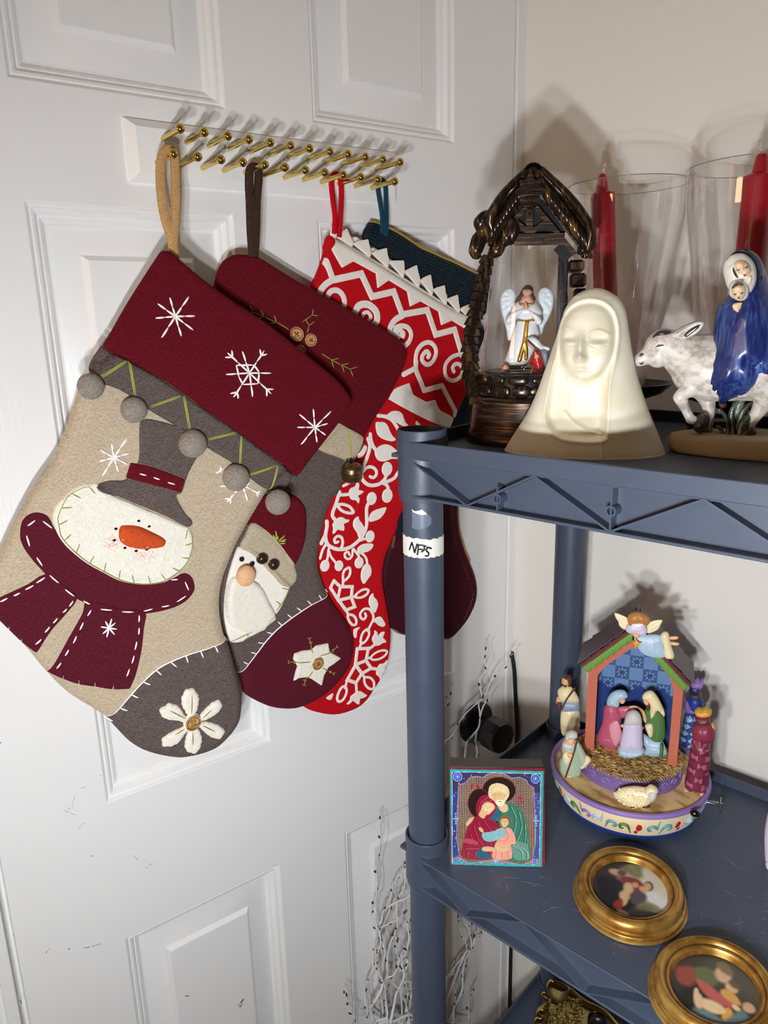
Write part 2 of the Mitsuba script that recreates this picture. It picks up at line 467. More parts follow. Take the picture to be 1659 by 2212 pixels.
for hx, hy in list(zip(_h1, _y1)) + list(zip(_h2, _y2)):
    q = dxz((hx, hy), -RT - PEG_L)[0]
    k = numbered('peg_rack__peg')
    scene[k] = {**_pegd, 'to_world': T().translate([float(q[0]), -RT + 0.001, float(q[1])])}
    PEGS.append(q)
labels['peg_rack__peg'] = {'label': 'brass peg with a round head'}
q = dxz((803, 379), -RT)[0]
add('peg_rack__screw_cap', ball((q[0], -RT, q[1]), 0.0062, 3, (1, 0.6, 1)), 'cap_plastic', smooth=True)
labels['peg_rack__screw_cap'] = {'label': 'round cream screw cap'}
# ================================================================ the blue-grey plastic shelf
def _plastic(p, n, uv):
    return fbm(p.x * 900, p.y * 900, p.z * 900, octaves=2)


def _plastic_rough(p, n, uv):
    return 0.36 + 0.2 * fbm(p.x * 35, p.y * 35, p.z * 35, octaves=3)


mat('shelf_plastic', srgb(60, 69, 85), proc(_plastic_rough), 0.5, proc(_plastic), 0.00008)
mat('tape_paper', srgb(222, 220, 208), 0.8, 0.2)
mat('tape_clear', srgb(104, 114, 130), 0.25, 0.5)
mat('marker_ink', srgb(24, 24, 26), 0.5, 0.3)
mat('scratch', srgb(128, 138, 152), 0.6, 0.3)
SL, SW = 0.60, 0.313               # distances between post axes
PR, SR = 0.0208, 0.0250            # post and sleeve radii
POSTS = [(0, 0), (0, SW), (SL, 0), (SL, SW)]
for i, (u, w) in enumerate(POSTS):
    for z0, z1 in [(0.0, ZB - 0.048), (ZB + 0.014, ZL - 0.048), (ZL + 0.014, ZT - 0.046)]:
        a, b = z0 - (0.01 if z0 > 0.1 else 0), z1 + 0.01
        add('shelving_unit__post', to_shelf(lathe([(PR - 0.003, a), (PR, a), (PR, b), (PR - 0.003, b), (PR - 0.003, a)][:4], 48, (u, w, 0))), 'shelf_plastic', smooth=50)
labels['shelving_unit__post'] = {'label': 'round hollow post'}
tag('shelving_unit', 'blue-grey plastic shelf with round posts and zigzag braced aprons', 'shelf')


def rib(a, b, w0, w1, t=0.0018):
    """A web from point a to point b of the (u, z) plane, standing out from w0 to w1 (front aprons: w1 < w0)."""
    a, b = np.asarray(a, float), np.asarray(b, float)
    d = (b - a) / np.linalg.norm(b - a); nn = np.array([-d[1], d[0]]) * t / 2
    P = Polygon([a - nn, b - nn, b + nn, a + nn])
    m = extr(P, abs(w1 - w0))
    return frame(m, np.array([0, min(w0, w1), 0]), np.array([1.0, 0, 0]), np.array([0, 0, 1.0]), np.array([0, 1.0, 0]))


def shelf_level(z, front_rim, rim=0.014):
    """One shelf: tray, rims, aprons with zigzag ribs, four sleeves."""
    root = add('shelving_unit__shelf', to_shelf(box(-0.0225, SL + 0.0225, -0.0215, SW + 0.0225, z - 0.004, z, 0)), 'shelf_plastic', smooth=False)
    ah = 0.042
    zb = z - ah
    # front apron (recessed web), its lower flange, its upper band
    ms = [box(0.0, SL, -0.0135, -0.0115, zb, z - 0.001)]
    ms.append(box(0.002, SL - 0.002, -0.0245, -0.0115, zb, zb + 0.0028, 0.0006))
    ms.append(box(0.0, SL, -0.0252, -0.0222, z - 0.0022, z + (rim if front_rim else 0), 0.0006))
    ms.append(box(0.002, SL-0.002, -0.0235, -0.0115, z - 0.0030, z - 0.0005))
    bay = 0.0712
    xs = [0.0015 + bay * k for k in range(int(SL / bay) + 1)]
    zz = [(z - 0.003) if k % 2 == 0 else (zb + 0.002) for k in range(len(xs))]
    for k in range(len(xs) - 1):
        ms.append(rib((xs[k], zz[k]), (xs[k + 1], zz[k + 1]), -0.0120, -0.0240))
    add(root + '__front_apron', to_shelf(trimesh.util.concatenate(ms)), 'shelf_plastic', smooth=False)
    # bosses: a hollow round post on an upright web
    for u, z0, z1, zc in [(0.1065, zb + 0.002, z - 0.017, zb + 0.0135), (0.2150, zb + 0.002, z - 0.003, zb + 0.0190), (0.356, zb + 0.002, z - 0.003, zb + 0.0190), (0.467, zb + 0.002, z - 0.017, zb + 0.0135)]:
        if not front_rim:
            continue
        bs = [rib((u, z0), (u, z1), -0.0120, -0.0235, 0.0016)]
        c = lathe([(0.0030, -0.0118), (0.0047, -0.0118), (0.0047, -0.0242), (0.0030, -0.0242), (0.0030, -0.0150), (0.0001, -0.0150)], 28)
        bs.append(frame(c, np.array([u, 0, zc]), np.array([1.0, 0, 0]), np.array([0, 0, 1.0]), np.array([0, 1.0, 0])))
        add(root + '__boss', to_shelf(trimesh.util.concatenate(bs)), 'shelf_plastic', smooth=30)
    # rear and side aprons, raised rims
    rr = [box(0.0, SL, SW + 0.0225, SW + 0.0255, zb, z + rim, 0.0006), box(-0.0255, -0.0225, 0.0, SW, zb, z + rim, 0.0006), box(SL + 0.0225, SL + 0.0255, 0.0, SW, zb, z + rim, 0.0006)]
    add(root + '__rim', to_shelf(trimesh.util.concatenate(rr)), 'shelf_plastic', smooth=False)
    for u, w in POSTS:
        top = z + rim + 0.010 if front_rim else z + rim + 0.002
        pr = [(PR + 0.0008, zb - 0.006), (SR - 0.0012, zb - 0.006), (SR - 0.0008, zb), (SR, zb + 0.0002)]
        pr += [(SR, z - 0.0022), (SR + 0.0005, z - 0.0020), (SR + 0.0005, z + rim), (SR, z + rim + 0.0002)] if front_rim else []
        pr += [(SR, top - 0.001), (SR - 0.0006, top), (SR - 0.0022, top), (SR - 0.0024, top - 0.001), (PR + 0.0004, z - 0.02)]
        add(root + '__sleeve', to_shelf(lathe(pr, 56, (u, w, 0))), 'shelf_plastic', smooth=40)
    return root


for z, fr in ((ZT, True), (ZL, False), (ZB, False)):
    shelf_level(z, fr)

# the strip of paper tape lettered NFS, wrapped round the front post, and a torn scrap of clear tape above it
def on_post(pts, r, z0):
    """(arc length, height) -> the post's surface; arc 0 faces the camera."""
    d = CAM - P1; a0 = math.atan2(d @ Wd, d @ U)
    p = np.asarray(pts, float)
    a = a0 + p[:, 0] / PR
    return sh(0, 0, 0) + np.outer((r if np.ndim(r) == 0 else 1.0) * np.cos(a), U) * (1 if np.ndim(r) == 0 else r[:, None]) + np.outer(np.sin(a) * (r if np.ndim(r) == 0 else 1.0), Wd) * (1 if np.ndim(r) == 0 else r[:, None]) + np.c_[np.zeros((len(p), 2)), z0 + p[:, 1]]


def post_patch(P, z0, lift, thick, step=0.0012):
    m = puff(P, thick, thick * 0.5, step)          # in (x, -, z): y holds -height
    h = -m.vertices[:, 1]
    v = on_post(m.vertices[:, [0, 2]], PR + lift + h, z0)
    return trimesh.Trimesh(v, m.faces[:, ::-1] if _flip else m.faces, process=False)


_flip = False
_ang = np.linspace(-0.0345, 0.0345, 40)
_zt = pr_z = None
# height of the tape: photograph y 1153..1207 at the post's front
_f = lambda y: on_plane((915, y), sh(0.0152, -0.0142, 0), np.array([0.45, 0.78, 0.0]) / math.hypot(0.45, 0.78))[2]
zt1, zt0 = _f(1166), _f(1206)
_top = [(a, 0.0006 * math.sin(a * 700) + (0.0012 if a < 0 else 0)) for a in _ang]
_rag = [(0.0345 + 0.0010 * (k % 2), -0.002 - k * (zt1 - zt0 - 0.003) / 7) for k in range(8)]
_bot = [(a, -(zt1 - zt0) + 0.0005 * math.sin(a * 900 + 1)) for a in _ang[::-1]]
_rag2 = [(-0.0345 - 0.0010 * (k % 2), -(zt1 - zt0) + 0.002 + k * (zt1 - zt0 - 0.003) / 7) for k in range(8)]
add('shelving_unit__label_tape', post_patch(Polygon(_top + _rag + _bot + _rag2), zt1, 0.0002, 0.00025), 'tape_paper', smooth=True)
labels['shelving_unit__label_tape'] = {'label': 'strip of white paper tape lettered NFS'}
# hand-drawn letters, traced on an enlargement (origin 860, 1100; 3.77 times)
_str = [[(95, 328), (112, 276), (116, 276), (128, 318), (136, 352), (146, 318), (156, 283)], [(166, 288), (164, 325), (158, 368)], [(166, 290), (196, 292), (224, 300)], [(166, 325), (190, 326), (208, 329)],
        [(268, 318), (240, 309), (236, 312), (230, 338), (246, 352), (246, 372), (232, 382), (222, 378)], [(212, 306), (214, 330), (190, 346)]]
_ink = []
for s in _str:
    pp = zm(s, 860, 1100, 3.77)
    q = []
    for a in pp:       # the ray meets the post
        r = ray(*a); o = CAM - P1
        A = r[0] ** 2 + r[1] ** 2; B = o[0] * r[0] + o[1] * r[1]; Cc = o[0] ** 2 + o[1] ** 2 - PR ** 2
        t = (-B - math.sqrt(max(0, B * B - A * Cc))) / A; X = CAM + t * r
        d = CAM - P1; a0 = math.atan2(d @ Wd, d @ U)
        q.append(((math.atan2((X - P1) @ Wd, (X - P1) @ U) - a0) * PR, X[2] - zt1))
    _ink.append(LineString(spline(q, closed=False, n=4)).buffer(0.00085))
add('shelving_unit__label_tape__lettering', post_patch(unary_union(_ink), zt1, 0.0005, 0.0001, 0.0006), 'marker_ink', smooth=True)
zc1, zc0 = _f(1102), _f(1146)
_cl = [(-0.0120, 0), (-0.0095, -0.002), (-0.006, -0.0025), (-0.0045, -0.0005), (0.0015, -0.0010), (0.0085, -0.0085), (0.0080, -0.0150), (0.0015, -(zc1 - zc0) + 0.0015), (-0.0040, -(zc1 - zc0)), (-0.0120, -(zc1 - zc0) + 0.002), (-0.0115, -0.010)]
add('shelving_unit__tape_scrap', post_patch(Polygon(_cl), zc1, 0.0002, 0.00025), 'tape_clear', smooth=True)
labels['shelving_unit__tape_scrap'] = {'label': 'torn scrap of clear tape'}
_cl2 = [(-0.0120, 0.0005), (-0.0085, -0.0012), (-0.0045, -0.0005), (-0.0010, 0.0008), (0.0020, -0.0018), (0.0040, -0.0045), (-0.0015, -0.0050), (-0.0060, -0.0040), (-0.0100, -0.0025)]
add('shelving_unit__tape_scrap__torn_edge', post_patch(Polygon(_cl2), zc1, 0.0006, 0.00025), 'tape_paper', smooth=True)
# fine scratches and scuffs on the lower shelf's floor (stuff: nobody could count them)
_sc = []
for k in range(150):
    c = np.array([RNG.uniform(0.03, 0.42), RNG.uniform(-0.01, 0.25)]); a = RNG.normal(0.9, 0.8); L = RNG.exponential(0.006) + 0.002
    d = np.array([math.cos(a), math.sin(a)]) * L / 2; nn = np.array([-d[1], d[0]]) / L * 2 * RNG.uniform(0.00008, 0.00020)
    bend = np.array([-d[1], d[0]]) * RNG.normal(0, 0.25)
    _sc.append(extr(Polygon([c - d, c + bend - nn, c + d, c + bend + nn]).buffer(0.00003), 0.00006))
_sc = trimesh.util.concatenate(_sc); _sc.vertices[:, 2] += ZL + 0.00002
add('shelving_unit__scratches', to_shelf(_sc), 'scratch', smooth=False); labels['shelving_unit__scratches'] = {'label': 'fine pale scratches on the shelf floor', 'kind': 'stuff'}
# ================================================================ the four stockings
def felt(c1, c2, fine=2100.0):
    a, b = srgb(*c1), srgb(*c2)

    def f(p, n, uv):
        t = 0.62 * noise(p.x * fine, p.y * fine * 0.5, p.z * fine) + 0.38 * fbm(p.x * 620, p.y * 300, p.z * 620, octaves=2)
        return mix(a, b, smoothstep(0.18, 0.84, t))
    return proc(f)


def _felt_bump(p, n, uv):
    return 0.6 * noise(p.x * 1900, p.y * 900, p.z * 1900) + 0.4 * fbm(p.x * 640, p.y * 300, p.z * 640, octaves=2)


FB = proc(_felt_bump, 0.0004)


def fabric(name, c1, c2, bump=0.0004, **kw):
    mat(name, felt(c1, c2), 0.95, 0.12, FB, bump, sheen=0.35, sheen_tint=0.7, **kw)


fabric('felt_taupe', (160, 142, 118), (206, 190, 164))
fabric('felt_burgundy', (72, 8, 18), (112, 22, 34))
fabric('felt_plum', (68, 16, 30), (100, 30, 44))
fabric('felt_grey', (62, 52, 50), (118, 104, 98))
fabric('felt_cream', (226, 220, 202), (248, 243, 230), 0.0014)
fabric('felt_white', (226, 218, 206), (246, 240, 230))
fabric('felt_red', (168, 6, 16), (206, 22, 32))
fabric('felt_pompom', (118, 108, 98), (164, 154, 142), 0.0012)
fabric('felt_tan', (168, 128, 82), (204, 164, 112))
fabric('felt_brown', (46, 30, 24), (78, 56, 46))
fabric('felt_skin', (210, 160, 118), (236, 192, 150))
fabric('felt_orange', (176, 62, 28), (212, 92, 48))
mat('thread_white', srgb(246, 242, 240), 0.55, 0.4)
mat('thread_green', srgb(138, 146, 62), 0.6, 0.3)
mat('thread_lime', srgb(164, 176, 78), 0.6, 0.3)
mat('thread_gold', srgb(176, 138, 70), 0.35, 0.5, metallic=0.8)
mat('cord_gold', srgb(206, 176, 84), 0.28, 0.5, metallic=0.9)
mat('bead_black', srgb(14, 14, 16), 0.12, 0.6)
mat('bell_bronze', srgb(122, 98, 66), 0.32, 0.5, metallic=0.9)
mat('bell_dark', srgb(72, 58, 48), 0.3, 0.5, metallic=0.75)
mat('blush', srgb(232, 176, 168), 0.9, 0.1)


def _wood(p, n, uv):
    r = fbm(p.x * 90, p.z * 900, p.y * 90, octaves=2)
    return mix(srgb(150, 108, 62), srgb(206, 164, 108), smoothstep(0.3, 0.7, r))


mat('button_wood', proc(_wood), 0.45, 0.4)
mat('button_ring', srgb(72, 46, 24), 0.5, 0.3)

# enlargements the outlines were measured on: (origin x, origin y, scale)
ZA, ZB2, ZC, ZD, ZE, ZF, ZG, ZH = (690, 870, 8.295), (670, 1090, 8.295), (650, 1280, 7.9), (660, 460, 4.1475), (460, 1060, 6.145), (780, 460, 5.53), (820, 1080, 6.9125), (820, 680, 6.9125)
Z4, Z5, Z6, Z7 = (0, 520, 2.127), (0, 1000, 2.9625), (440, 480, 2.592), (440, 1000, 2.592)


class Stocking:
    """A stocking hanging flat before the door: back, the distance of its back from the door; thick, how far its front stands out.
    A height map over (x, z) keeps how high the cloth laid so far stands."""
    CELL = 0.0007

    def __init__(self, root, back, thick, edge):
        self.root, self.back, self.thick, self.edge = root, back, thick, edge
        self.yf = -(back + thick)
        self.map = None

    def pts(self, p, z=None):
        """Measured points -> (x, z) on this stocking's front plane."""
        return dxz(zm(p, *z) if z else p, self.yf)

    def shape(self, p, z=None, smooth=True, n=4):
        q = self.pts(p, z)
        return poly(spline(q, n=n)) if smooth else poly(q)

    def H(self, xz):
        """Height of the outermost laid cloth above the back plane at (x, z)."""
        if self.map is None:
            return np.zeros(len(xz))
        f = (np.asarray(xz) - self.org) / self.CELL
        i = np.clip(f.astype(int), 0, np.array(self.map.shape) - 2)
        t = np.clip(f - i, 0, 1)
        m = self.map
        return (m[i[:, 0], i[:, 1]] * (1 - t[:, 0]) + m[i[:, 0] + 1, i[:, 1]] * t[:, 0]) * (1 - t[:, 1]) + (m[i[:, 0], i[:, 1] + 1] * (1 - t[:, 0]) + m[i[:, 0] + 1, i[:, 1] + 1] * t[:, 0]) * t[:, 1]

    def lay(self, name, P, th, m, edge=None, step=0.003, base=None, layer=True, parent=None, noise_amp=0.0, noise_freq=300.0, label=None, smooth=True, profile=None):
        edge = edge or min(0.0015, th)
        if self.map is None:
            x0, z0, x1, z1 = P.bounds
            self.org = np.array([x0 - 0.03, z0 - 0.03])
            self.map = np.zeros((int((x1 - x0 + 0.06) / self.CELL) + 2, int((z1 - z0 + 0.16) / self.CELL) + 2))
        bf = self.H if base is None else base
        mesh = puff(P, th, edge, step, bf, 0.0005, -self.back, noise_amp, noise_freq, profile)
        k = add(f'{parent or self.root}__{name}', mesh, m, smooth=40 if smooth is True else smooth, label=label)
        if layer:
            x0, z0, x1, z1 = P.bounds
            i0 = np.maximum(((np.array([x0, z0]) - self.org) / self.CELL).astype(int), 0)
            i1 = np.minimum(((np.array([x1, z1]) - self.org) / self.CELL).astype(int) + 2, np.array(self.map.shape))
            gx, gz = np.meshgrid(np.arange(i0[0], i1[0]), np.arange(i0[1], i1[1]), indexing='ij')
            q = np.stack([gx.ravel(), gz.ravel()], 1) * self.CELL + self.org
            shapely.prepare(P)
            ins = np.nonzero(shapely.contains_xy(P, q[:, 0], q[:, 1]))[0]
            q = q[ins]
            near = np.ones(len(q))
            core = P.buffer(-edge)
            rim = np.arange(len(q))
            if not core.is_empty:
                shapely.prepare(core)
                rim = np.nonzero(~shapely.contains_xy(core, q[:, 0], q[:, 1]))[0]
            near[rim] = np.clip(shapely.distance(shapely.points(q[rim]), P.boundary) / edge, 0, 1)
            h = bf(q) + th * np.sqrt(np.clip(1 - (1 - near) ** 2, 0, 1))
            gx, gz = gx.ravel()[ins], gz.ravel()[ins]
            self.map[gx, gz] = np.maximum(self.map[gx, gz], h)
        return k

    def thread(self, segs, r, lift=0.0003, n=7, sides=6):
        """Sewn stitches along (x, z) polylines, lying on the cloth: plump in the middle."""
        ms = []
        for s in segs:
            s = np.asarray(s, float)
            L = np.r_[0, np.cumsum(np.linalg.norm(np.diff(s, axis=0), axis=1))]
            t = np.linspace(0, 1, n) if len(s) == 2 else np.linspace(0, 1, max(n, 3 * len(s)))
            q = np.c_[np.interp(t * L[-1], L, s[:, 0]), np.interp(t * L[-1], L, s[:, 1])]
            h = self.H(q) + lift + r * 0.6 * np.sin(np.pi * t) ** 0.5
            ms.append(tube(np.c_[q[:, 0], -(self.back + h), q[:, 1]], r * (0.35 + 0.65 * np.sin(np.pi * np.clip(t, 0.02, 0.98)) ** 0.6), sides))
        return trimesh.util.concatenate(ms)


def rays(c, tips, k=2, v=()):
    """Straight stitches from a centre to its tips, k stitches each; v: tips that end in an arrow of two more."""
    c = np.asarray(c, float); out = []
    for i, t in enumerate(tips):
        t = np.asarray(t, float)
        for a in range(k):
            out.append([c + (t - c) * (a / k + 0.02), c + (t - c) * ((a + 1) / k)])
        if i in v:
            d = (t - c) * 0.24
            for s in (0.75, -0.75):
                R2 = np.array([[math.cos(s), -math.sin(s)], [math.sin(s), math.cos(s)]])
                b = c + (t - c) * 0.78
                out.append([b, b + R2 @ d])
    return out


def blanket(line, tick, every, flip=1):
    """A blanket stitch: the line itself and short ticks to one side."""
    L = LineString(line); out, n = [np.asarray(line)], int(L.length / every)
    for i in range(n + 1):
        s = min(L.length * 0.999, i * L.length / max(n, 1))
        p, q = np.array(L.interpolate(s).coords[0]), np.array(L.interpolate(min(L.length, s + 1e-4)).coords[0])
        d = (q - p) / max(np.linalg.norm(q - p), 1e-9)
        nn = np.array([-d[1], d[0]]) * flip
        out.append(np.array([p, p + (nn + d * 0.45 * RNG.uniform(0.3, 1.2)) * tick]))
    return out


def button(S, name, c, r, parent, thread_col, tilt=(0, 0), lift=0.0):
    """A round wooden button with a rim, a ring line, four holes crossed with thread."""
    x, z = c
    h = S.H(np.array([[x, z]]))[0] + lift
    o = np.array([x, -(S.back + h), z]); ez = np.array([tilt[0], -1.0, tilt[1]]); ez /= np.linalg.norm(ez)
    ex = np.cross([0, 0, 1.0], ez); ex /= np.linalg.norm(ex); ey = np.cross(ez, ex)
    b = lathe([(0.0001, 0), (r * 0.95, 0), (r, 0.0007), (r, 0.0016), (r * 0.93, 0.0023), (r * 0.86, 0.0023), (r * 0.80, 0.0018), (r * 0.74, 0.0016), (0.0001, 0.0016)], 36)
    k = add(parent + '__' + name, frame(b, o, ex, ey, ez), 'button_wood', smooth=35)
    if parent.count('__') < 1:
        ring = lathe([(r * 0.72, 0.00155), (r * 0.80, 0.00205), (r * 0.80, 0.0019), (r * 0.72, 0.0014)], 36, close=True)
        hs = [frame(lathe([(0.0001, 0.0017), (r * 0.10, 0.0017), (r * 0.10, 0.0012)][::-1], 10, (r * 0.2 * a, r * 0.2 * e, 0)), o, ex, ey, ez) for a in (-1, 1) for e in (-1, 1)]
        add(k + '__ring_line', frame(ring, o, ex, ey, ez), 'button_ring', smooth=False)
        add(k + '__holes', trimesh.util.concatenate(hs), 'button_ring', smooth=False)
        labels[k + '__holes'] = {'kind': 'stuff'}
        th = [tube([o + ex * r * 0.2 * a - ey * r * 0.2 + ez * 0.0018, o + ez * 0.0024, o - ex * r * 0.2 * a + ey * r * 0.2 + ez * 0.0018], r * 0.055, 6) for a in (-1, 1)]
        add(k + '__thread', trimesh.util.concatenate(th), thread_col, smooth=True)
    return k


def loop_strap(S, name, px, w, m, th, y, label=None):
    """A hanging strap: the stroke of the measured path, standing at the distance y from the door."""
    q = dxz(px, -y)
    P = LineString(spline(q, closed=False, n=5)).buffer(w / 2, cap_style='flat')
    mesh = puff(P, th, th * 0.8, 0.0018, lambda xz: np.zeros(len(xz)), th * 0.5, -y)
    return add(S.root + '__' + name, mesh, m, smooth=40, label=label)


# ---------------------------------------------------------------- 1: the taupe stocking with the snowman
S = S1 = Stocking('stocking', 0.046, 0.013, 0.011)
tag('stocking', 'taupe felt stocking with a burgundy cuff, grey pompoms and a snowman in a top hat', 'stocking', 'Christmas stockings hung from the peg rack')
_body = S.shape([(214, 790), (150, 925), (118, 1000), (72, 1067), (30, 1145), (0, 1209), (-24, 1262), (-27, 1310), (0, 1346), (54, 1398), (101, 1454), (142, 1496), (175, 1520), (229.5, 1553.6), (256, 1580),
                 (287, 1611), (324, 1631), (381, 1643), (422, 1639.7), (469, 1624), (500, 1597), (521, 1567), (527.6, 1536), (526.6, 1499), (516, 1455), (503, 1405), (491, 1374), (484, 1341), (481, 1304), (486, 1263), (500, 1223),
                 (516.5, 1182), (540, 1138), (562, 1101), (600, 1040), (640, 1000), (660, 960), (600, 820), (400, 720)], n=4)
S.lay('leg', _body, 0.013, 'felt_taupe', 0.011, 0.0045, base=lambda xz: np.zeros(len(xz)), noise_amp=0.0016, noise_freq=26)
_toe_line = S.pts([(680, 1640), (745, 1590), (815, 1510), (880, 1435), (945, 1370), (1020, 1308), (1120, 1258), (1215, 1222), (1315, 1192), (1415, 1155), (1462, 1128)], Z5)
_toe_line = spline(_toe_line, closed=False, n=4)
_far = S.pts([(620, 1340), (620, 1750), (180, 1750), (215, 1560)])
_toe = poly(list(_toe_line) + list(_far)).intersection(_body)
S.lay('toe_cap', _toe.buffer(-0.0002), 0.0012, 'felt_grey', 0.0012, 0.0035, label='dark grey felt toe')
_cl = spline(S.pts([(480, 485), (600, 560), (760, 650), (950, 785), (1090, 880), (1240, 990), (1372, 1082)], Z4), closed=False, n=4)
_cuff = poly(list(spline(S.pts([(480, 485), (520, 420), (600, 280), (735, 70), (752, 52), (775, 48), (800, 62), (920, 165), (1070, 275), (1230, 380), (1400, 515), (1540, 630), (1600, 700), (1612, 735), (1606, 765), (1560, 835), (1440, 990), (1372, 1082)], Z4), closed=False, n=4)) + list(_cl[::-1]))
_gl = list(_cl) + list(spline(S.pts([(1372, 1082), (1345, 1125), (1318, 1150), (1290, 1152), (1200, 1130), (1080, 1030), (950, 950), (820, 860), (680, 775), (560, 690), (460, 650), (425, 600), (438, 548), (480, 485)], Z4), closed=False, n=4))
_grey = poly(_gl)
S.lay('cuff_band', _grey, 0.0055, 'felt_grey', 0.003, 0.003, label='dark grey band under the cuff')
S.lay('cuff', _cuff.buffer(0.0008), 0.0075, 'felt_burgundy', 0.005, 0.0036, base=lambda xz: 0.008 + 0 * xz[:, 0], noise_amp=0.0015, noise_freq=24, label='burgundy felt cuff')
_lin = _cuff.buffer(-0.0005)
_lin = affinity.translate(_lin, 0.0012, 0.0016)
S.lay('lining', _lin, 0.006, 'felt_taupe', 0.002, 0.006, base=lambda xz: 0.002 + 0 * xz[:, 0], layer=False, label='taupe lining showing at the top edge')
# snowman
_hat = S.shape([(640, 850), (660, 820), (720, 825), (830, 860), (930, 925), (925, 960), (890, 1020), (860, 1080), (835, 1155), (812, 1165), (815, 1190), (850, 1250), (882, 1285), (877, 1310), (850, 1310), (760, 1265),
                (640, 1215), (540, 1175), (460, 1152), (440, 1125), (500, 1102), (580, 1095), (600, 1025), (632, 1022), (640, 960)], Z4, n=3)
_face_px = [(620, 128), (660, 170), (740, 215), (830, 250), (920, 290), (1010, 325), (1100, 365), (1200, 408), (1225, 440), (1235, 500), (1230, 560), (1200, 640), (1140, 705), (1060, 755), (960, 775), (860, 772), (760, 750), (660, 700),
            (560, 645), (480, 585), (420, 530), (375, 470), (345, 400), (335, 340), (360, 270), (420, 210), (490, 150), (560, 130)]
_face = S.shape(_face_px, Z5, n=4)
_scarf = S.shape([(130, 450), (150, 370), (200, 325), (255, 318), (310, 345), (350, 420), (430, 520), (600, 640), (800, 730), (1000, 745), (1100, 740), (1170, 705), (1220, 722), (1245, 780), (1235, 830), (1180, 890), (1080, 935), (920, 965), (760, 955), (640, 935),
                  (540, 895), (440, 835), (340, 760), (270, 690), (190, 600), (140, 520)], Z5, n=4)
_tailL = S.shape([(285, 712), (180, 775), (60, 830), (0, 858), (-40, 880), (-40, 880), (-62, 940), (-30, 1000), (0, 1018), (60, 1080), (60, 1080), (140, 1160), (140, 1160), (235, 1222), (235, 1222), (270, 1160), (330, 1070), (410, 980), (490, 880), (470, 830), (380, 760)], Z5, n=3)
_tailR = S.shape([(560, 880), (530, 960), (440, 1120), (380, 1230), (310, 1350), (310, 1350), (410, 1385), (500, 1415), (600, 1430), (720, 1448), (830, 1445), (830, 1445), (870, 1350), (905, 1200), (920, 1060), (925, 950), (760, 930)], Z5, n=3)
_slits = [Polygon(S.pts([(x - 5, y + 8), (x + 2, y - 40), (x + 5, y + 8)], Z5)) for x, y in [(405, 1388), (503, 1418), (607, 1434), (723, 1450), (64, 1084), (145, 1166)]]
_tails = unary_union([_tailL, _tailR]).difference(unary_union(_slits)).intersection(_body.buffer(0.001))
_ks = S.lay('scarf', _scarf, 0.0016, 'felt_plum', 0.0012, 0.003, label='plum felt scarf of the snowman')
for g in getattr(_tails, 'geoms', [_tails]):
    if g.area > 1e-5:
        S.lay('scarf_tail', g, 0.0013, 'felt_plum', 0.001, 0.003, parent=S.root, label='fringed plum felt scarf end')
_kf = S.lay('snowman_face', _face, 0.0045, 'felt_cream', 0.004, 0.0024, noise_amp=0.0016, noise_freq=260, label='fluffy cream snowman face')
S.lay('top_hat', _hat.difference(_cuff.buffer(0.001)), 0.0022, 'felt_grey', 0.0015, 0.003, label='grey felt top hat of the snowman')
S.lay('hat_band', S.shape([(600, 1020), (600, 1020), (700, 1040), (845, 1095), (845, 1095), (830, 1155), (830, 1155), (700, 1120), (578, 1088), (578, 1088)], Z4, n=3), 0.0012, 'felt_burgundy', 0.001, 0.003, label='burgundy band on the top hat')
S.lay('carrot_nose', S.shape([(752, 430), (765, 398), (810, 392), (880, 400), (950, 430), (1020, 465), (1047, 490), (1040, 520), (1010, 535), (920, 545), (830, 535), (770, 505), (752, 470)], Z5), 0.0085, 'felt_orange', 0.009, 0.0018, noise_amp=0.001, noise_freq=120, label='padded orange carrot nose')
for c, r in (((715, 505), 40), ((925, 585), 52)):
    q = S.pts([c], Z5)[0]; rr = np.linalg.norm(S.pts([(c[0] + r, c[1])], Z5)[0] - q)
    dots = [Point(q + RNG.normal(0, 0.55, 2) * rr).buffer(RNG.uniform(0.0003, 0.0008), 4) for _ in range(110)]
    S.lay('blush', unary_union(dots).intersection(_face), 0.0003, 'blush', 0.0003, 0.0012, layer=False, parent=_kf)
    labels[[k for k in scene if k.startswith(_kf + '__blush')][-1]] = {'label': 'pink blush dabbed on the cheek', 'kind': 'stuff'}
for c in [(878, 365), (945, 400), (733, 415), (723, 488), (790, 537), (862, 556), (930, 546)]:
    q = S.pts([c], Z5)[0]; h = S.H(np.array([q]))[0]
    add(_kf + '__knot', ball((q[0], -(S.back + h + 0.0004), q[1]), 0.00135, 2, (1.2, 0.8, 0.95)), 'bead_black', smooth=True)
labels[_kf + '__knot'] = {'label': 'black knotted stitch'}
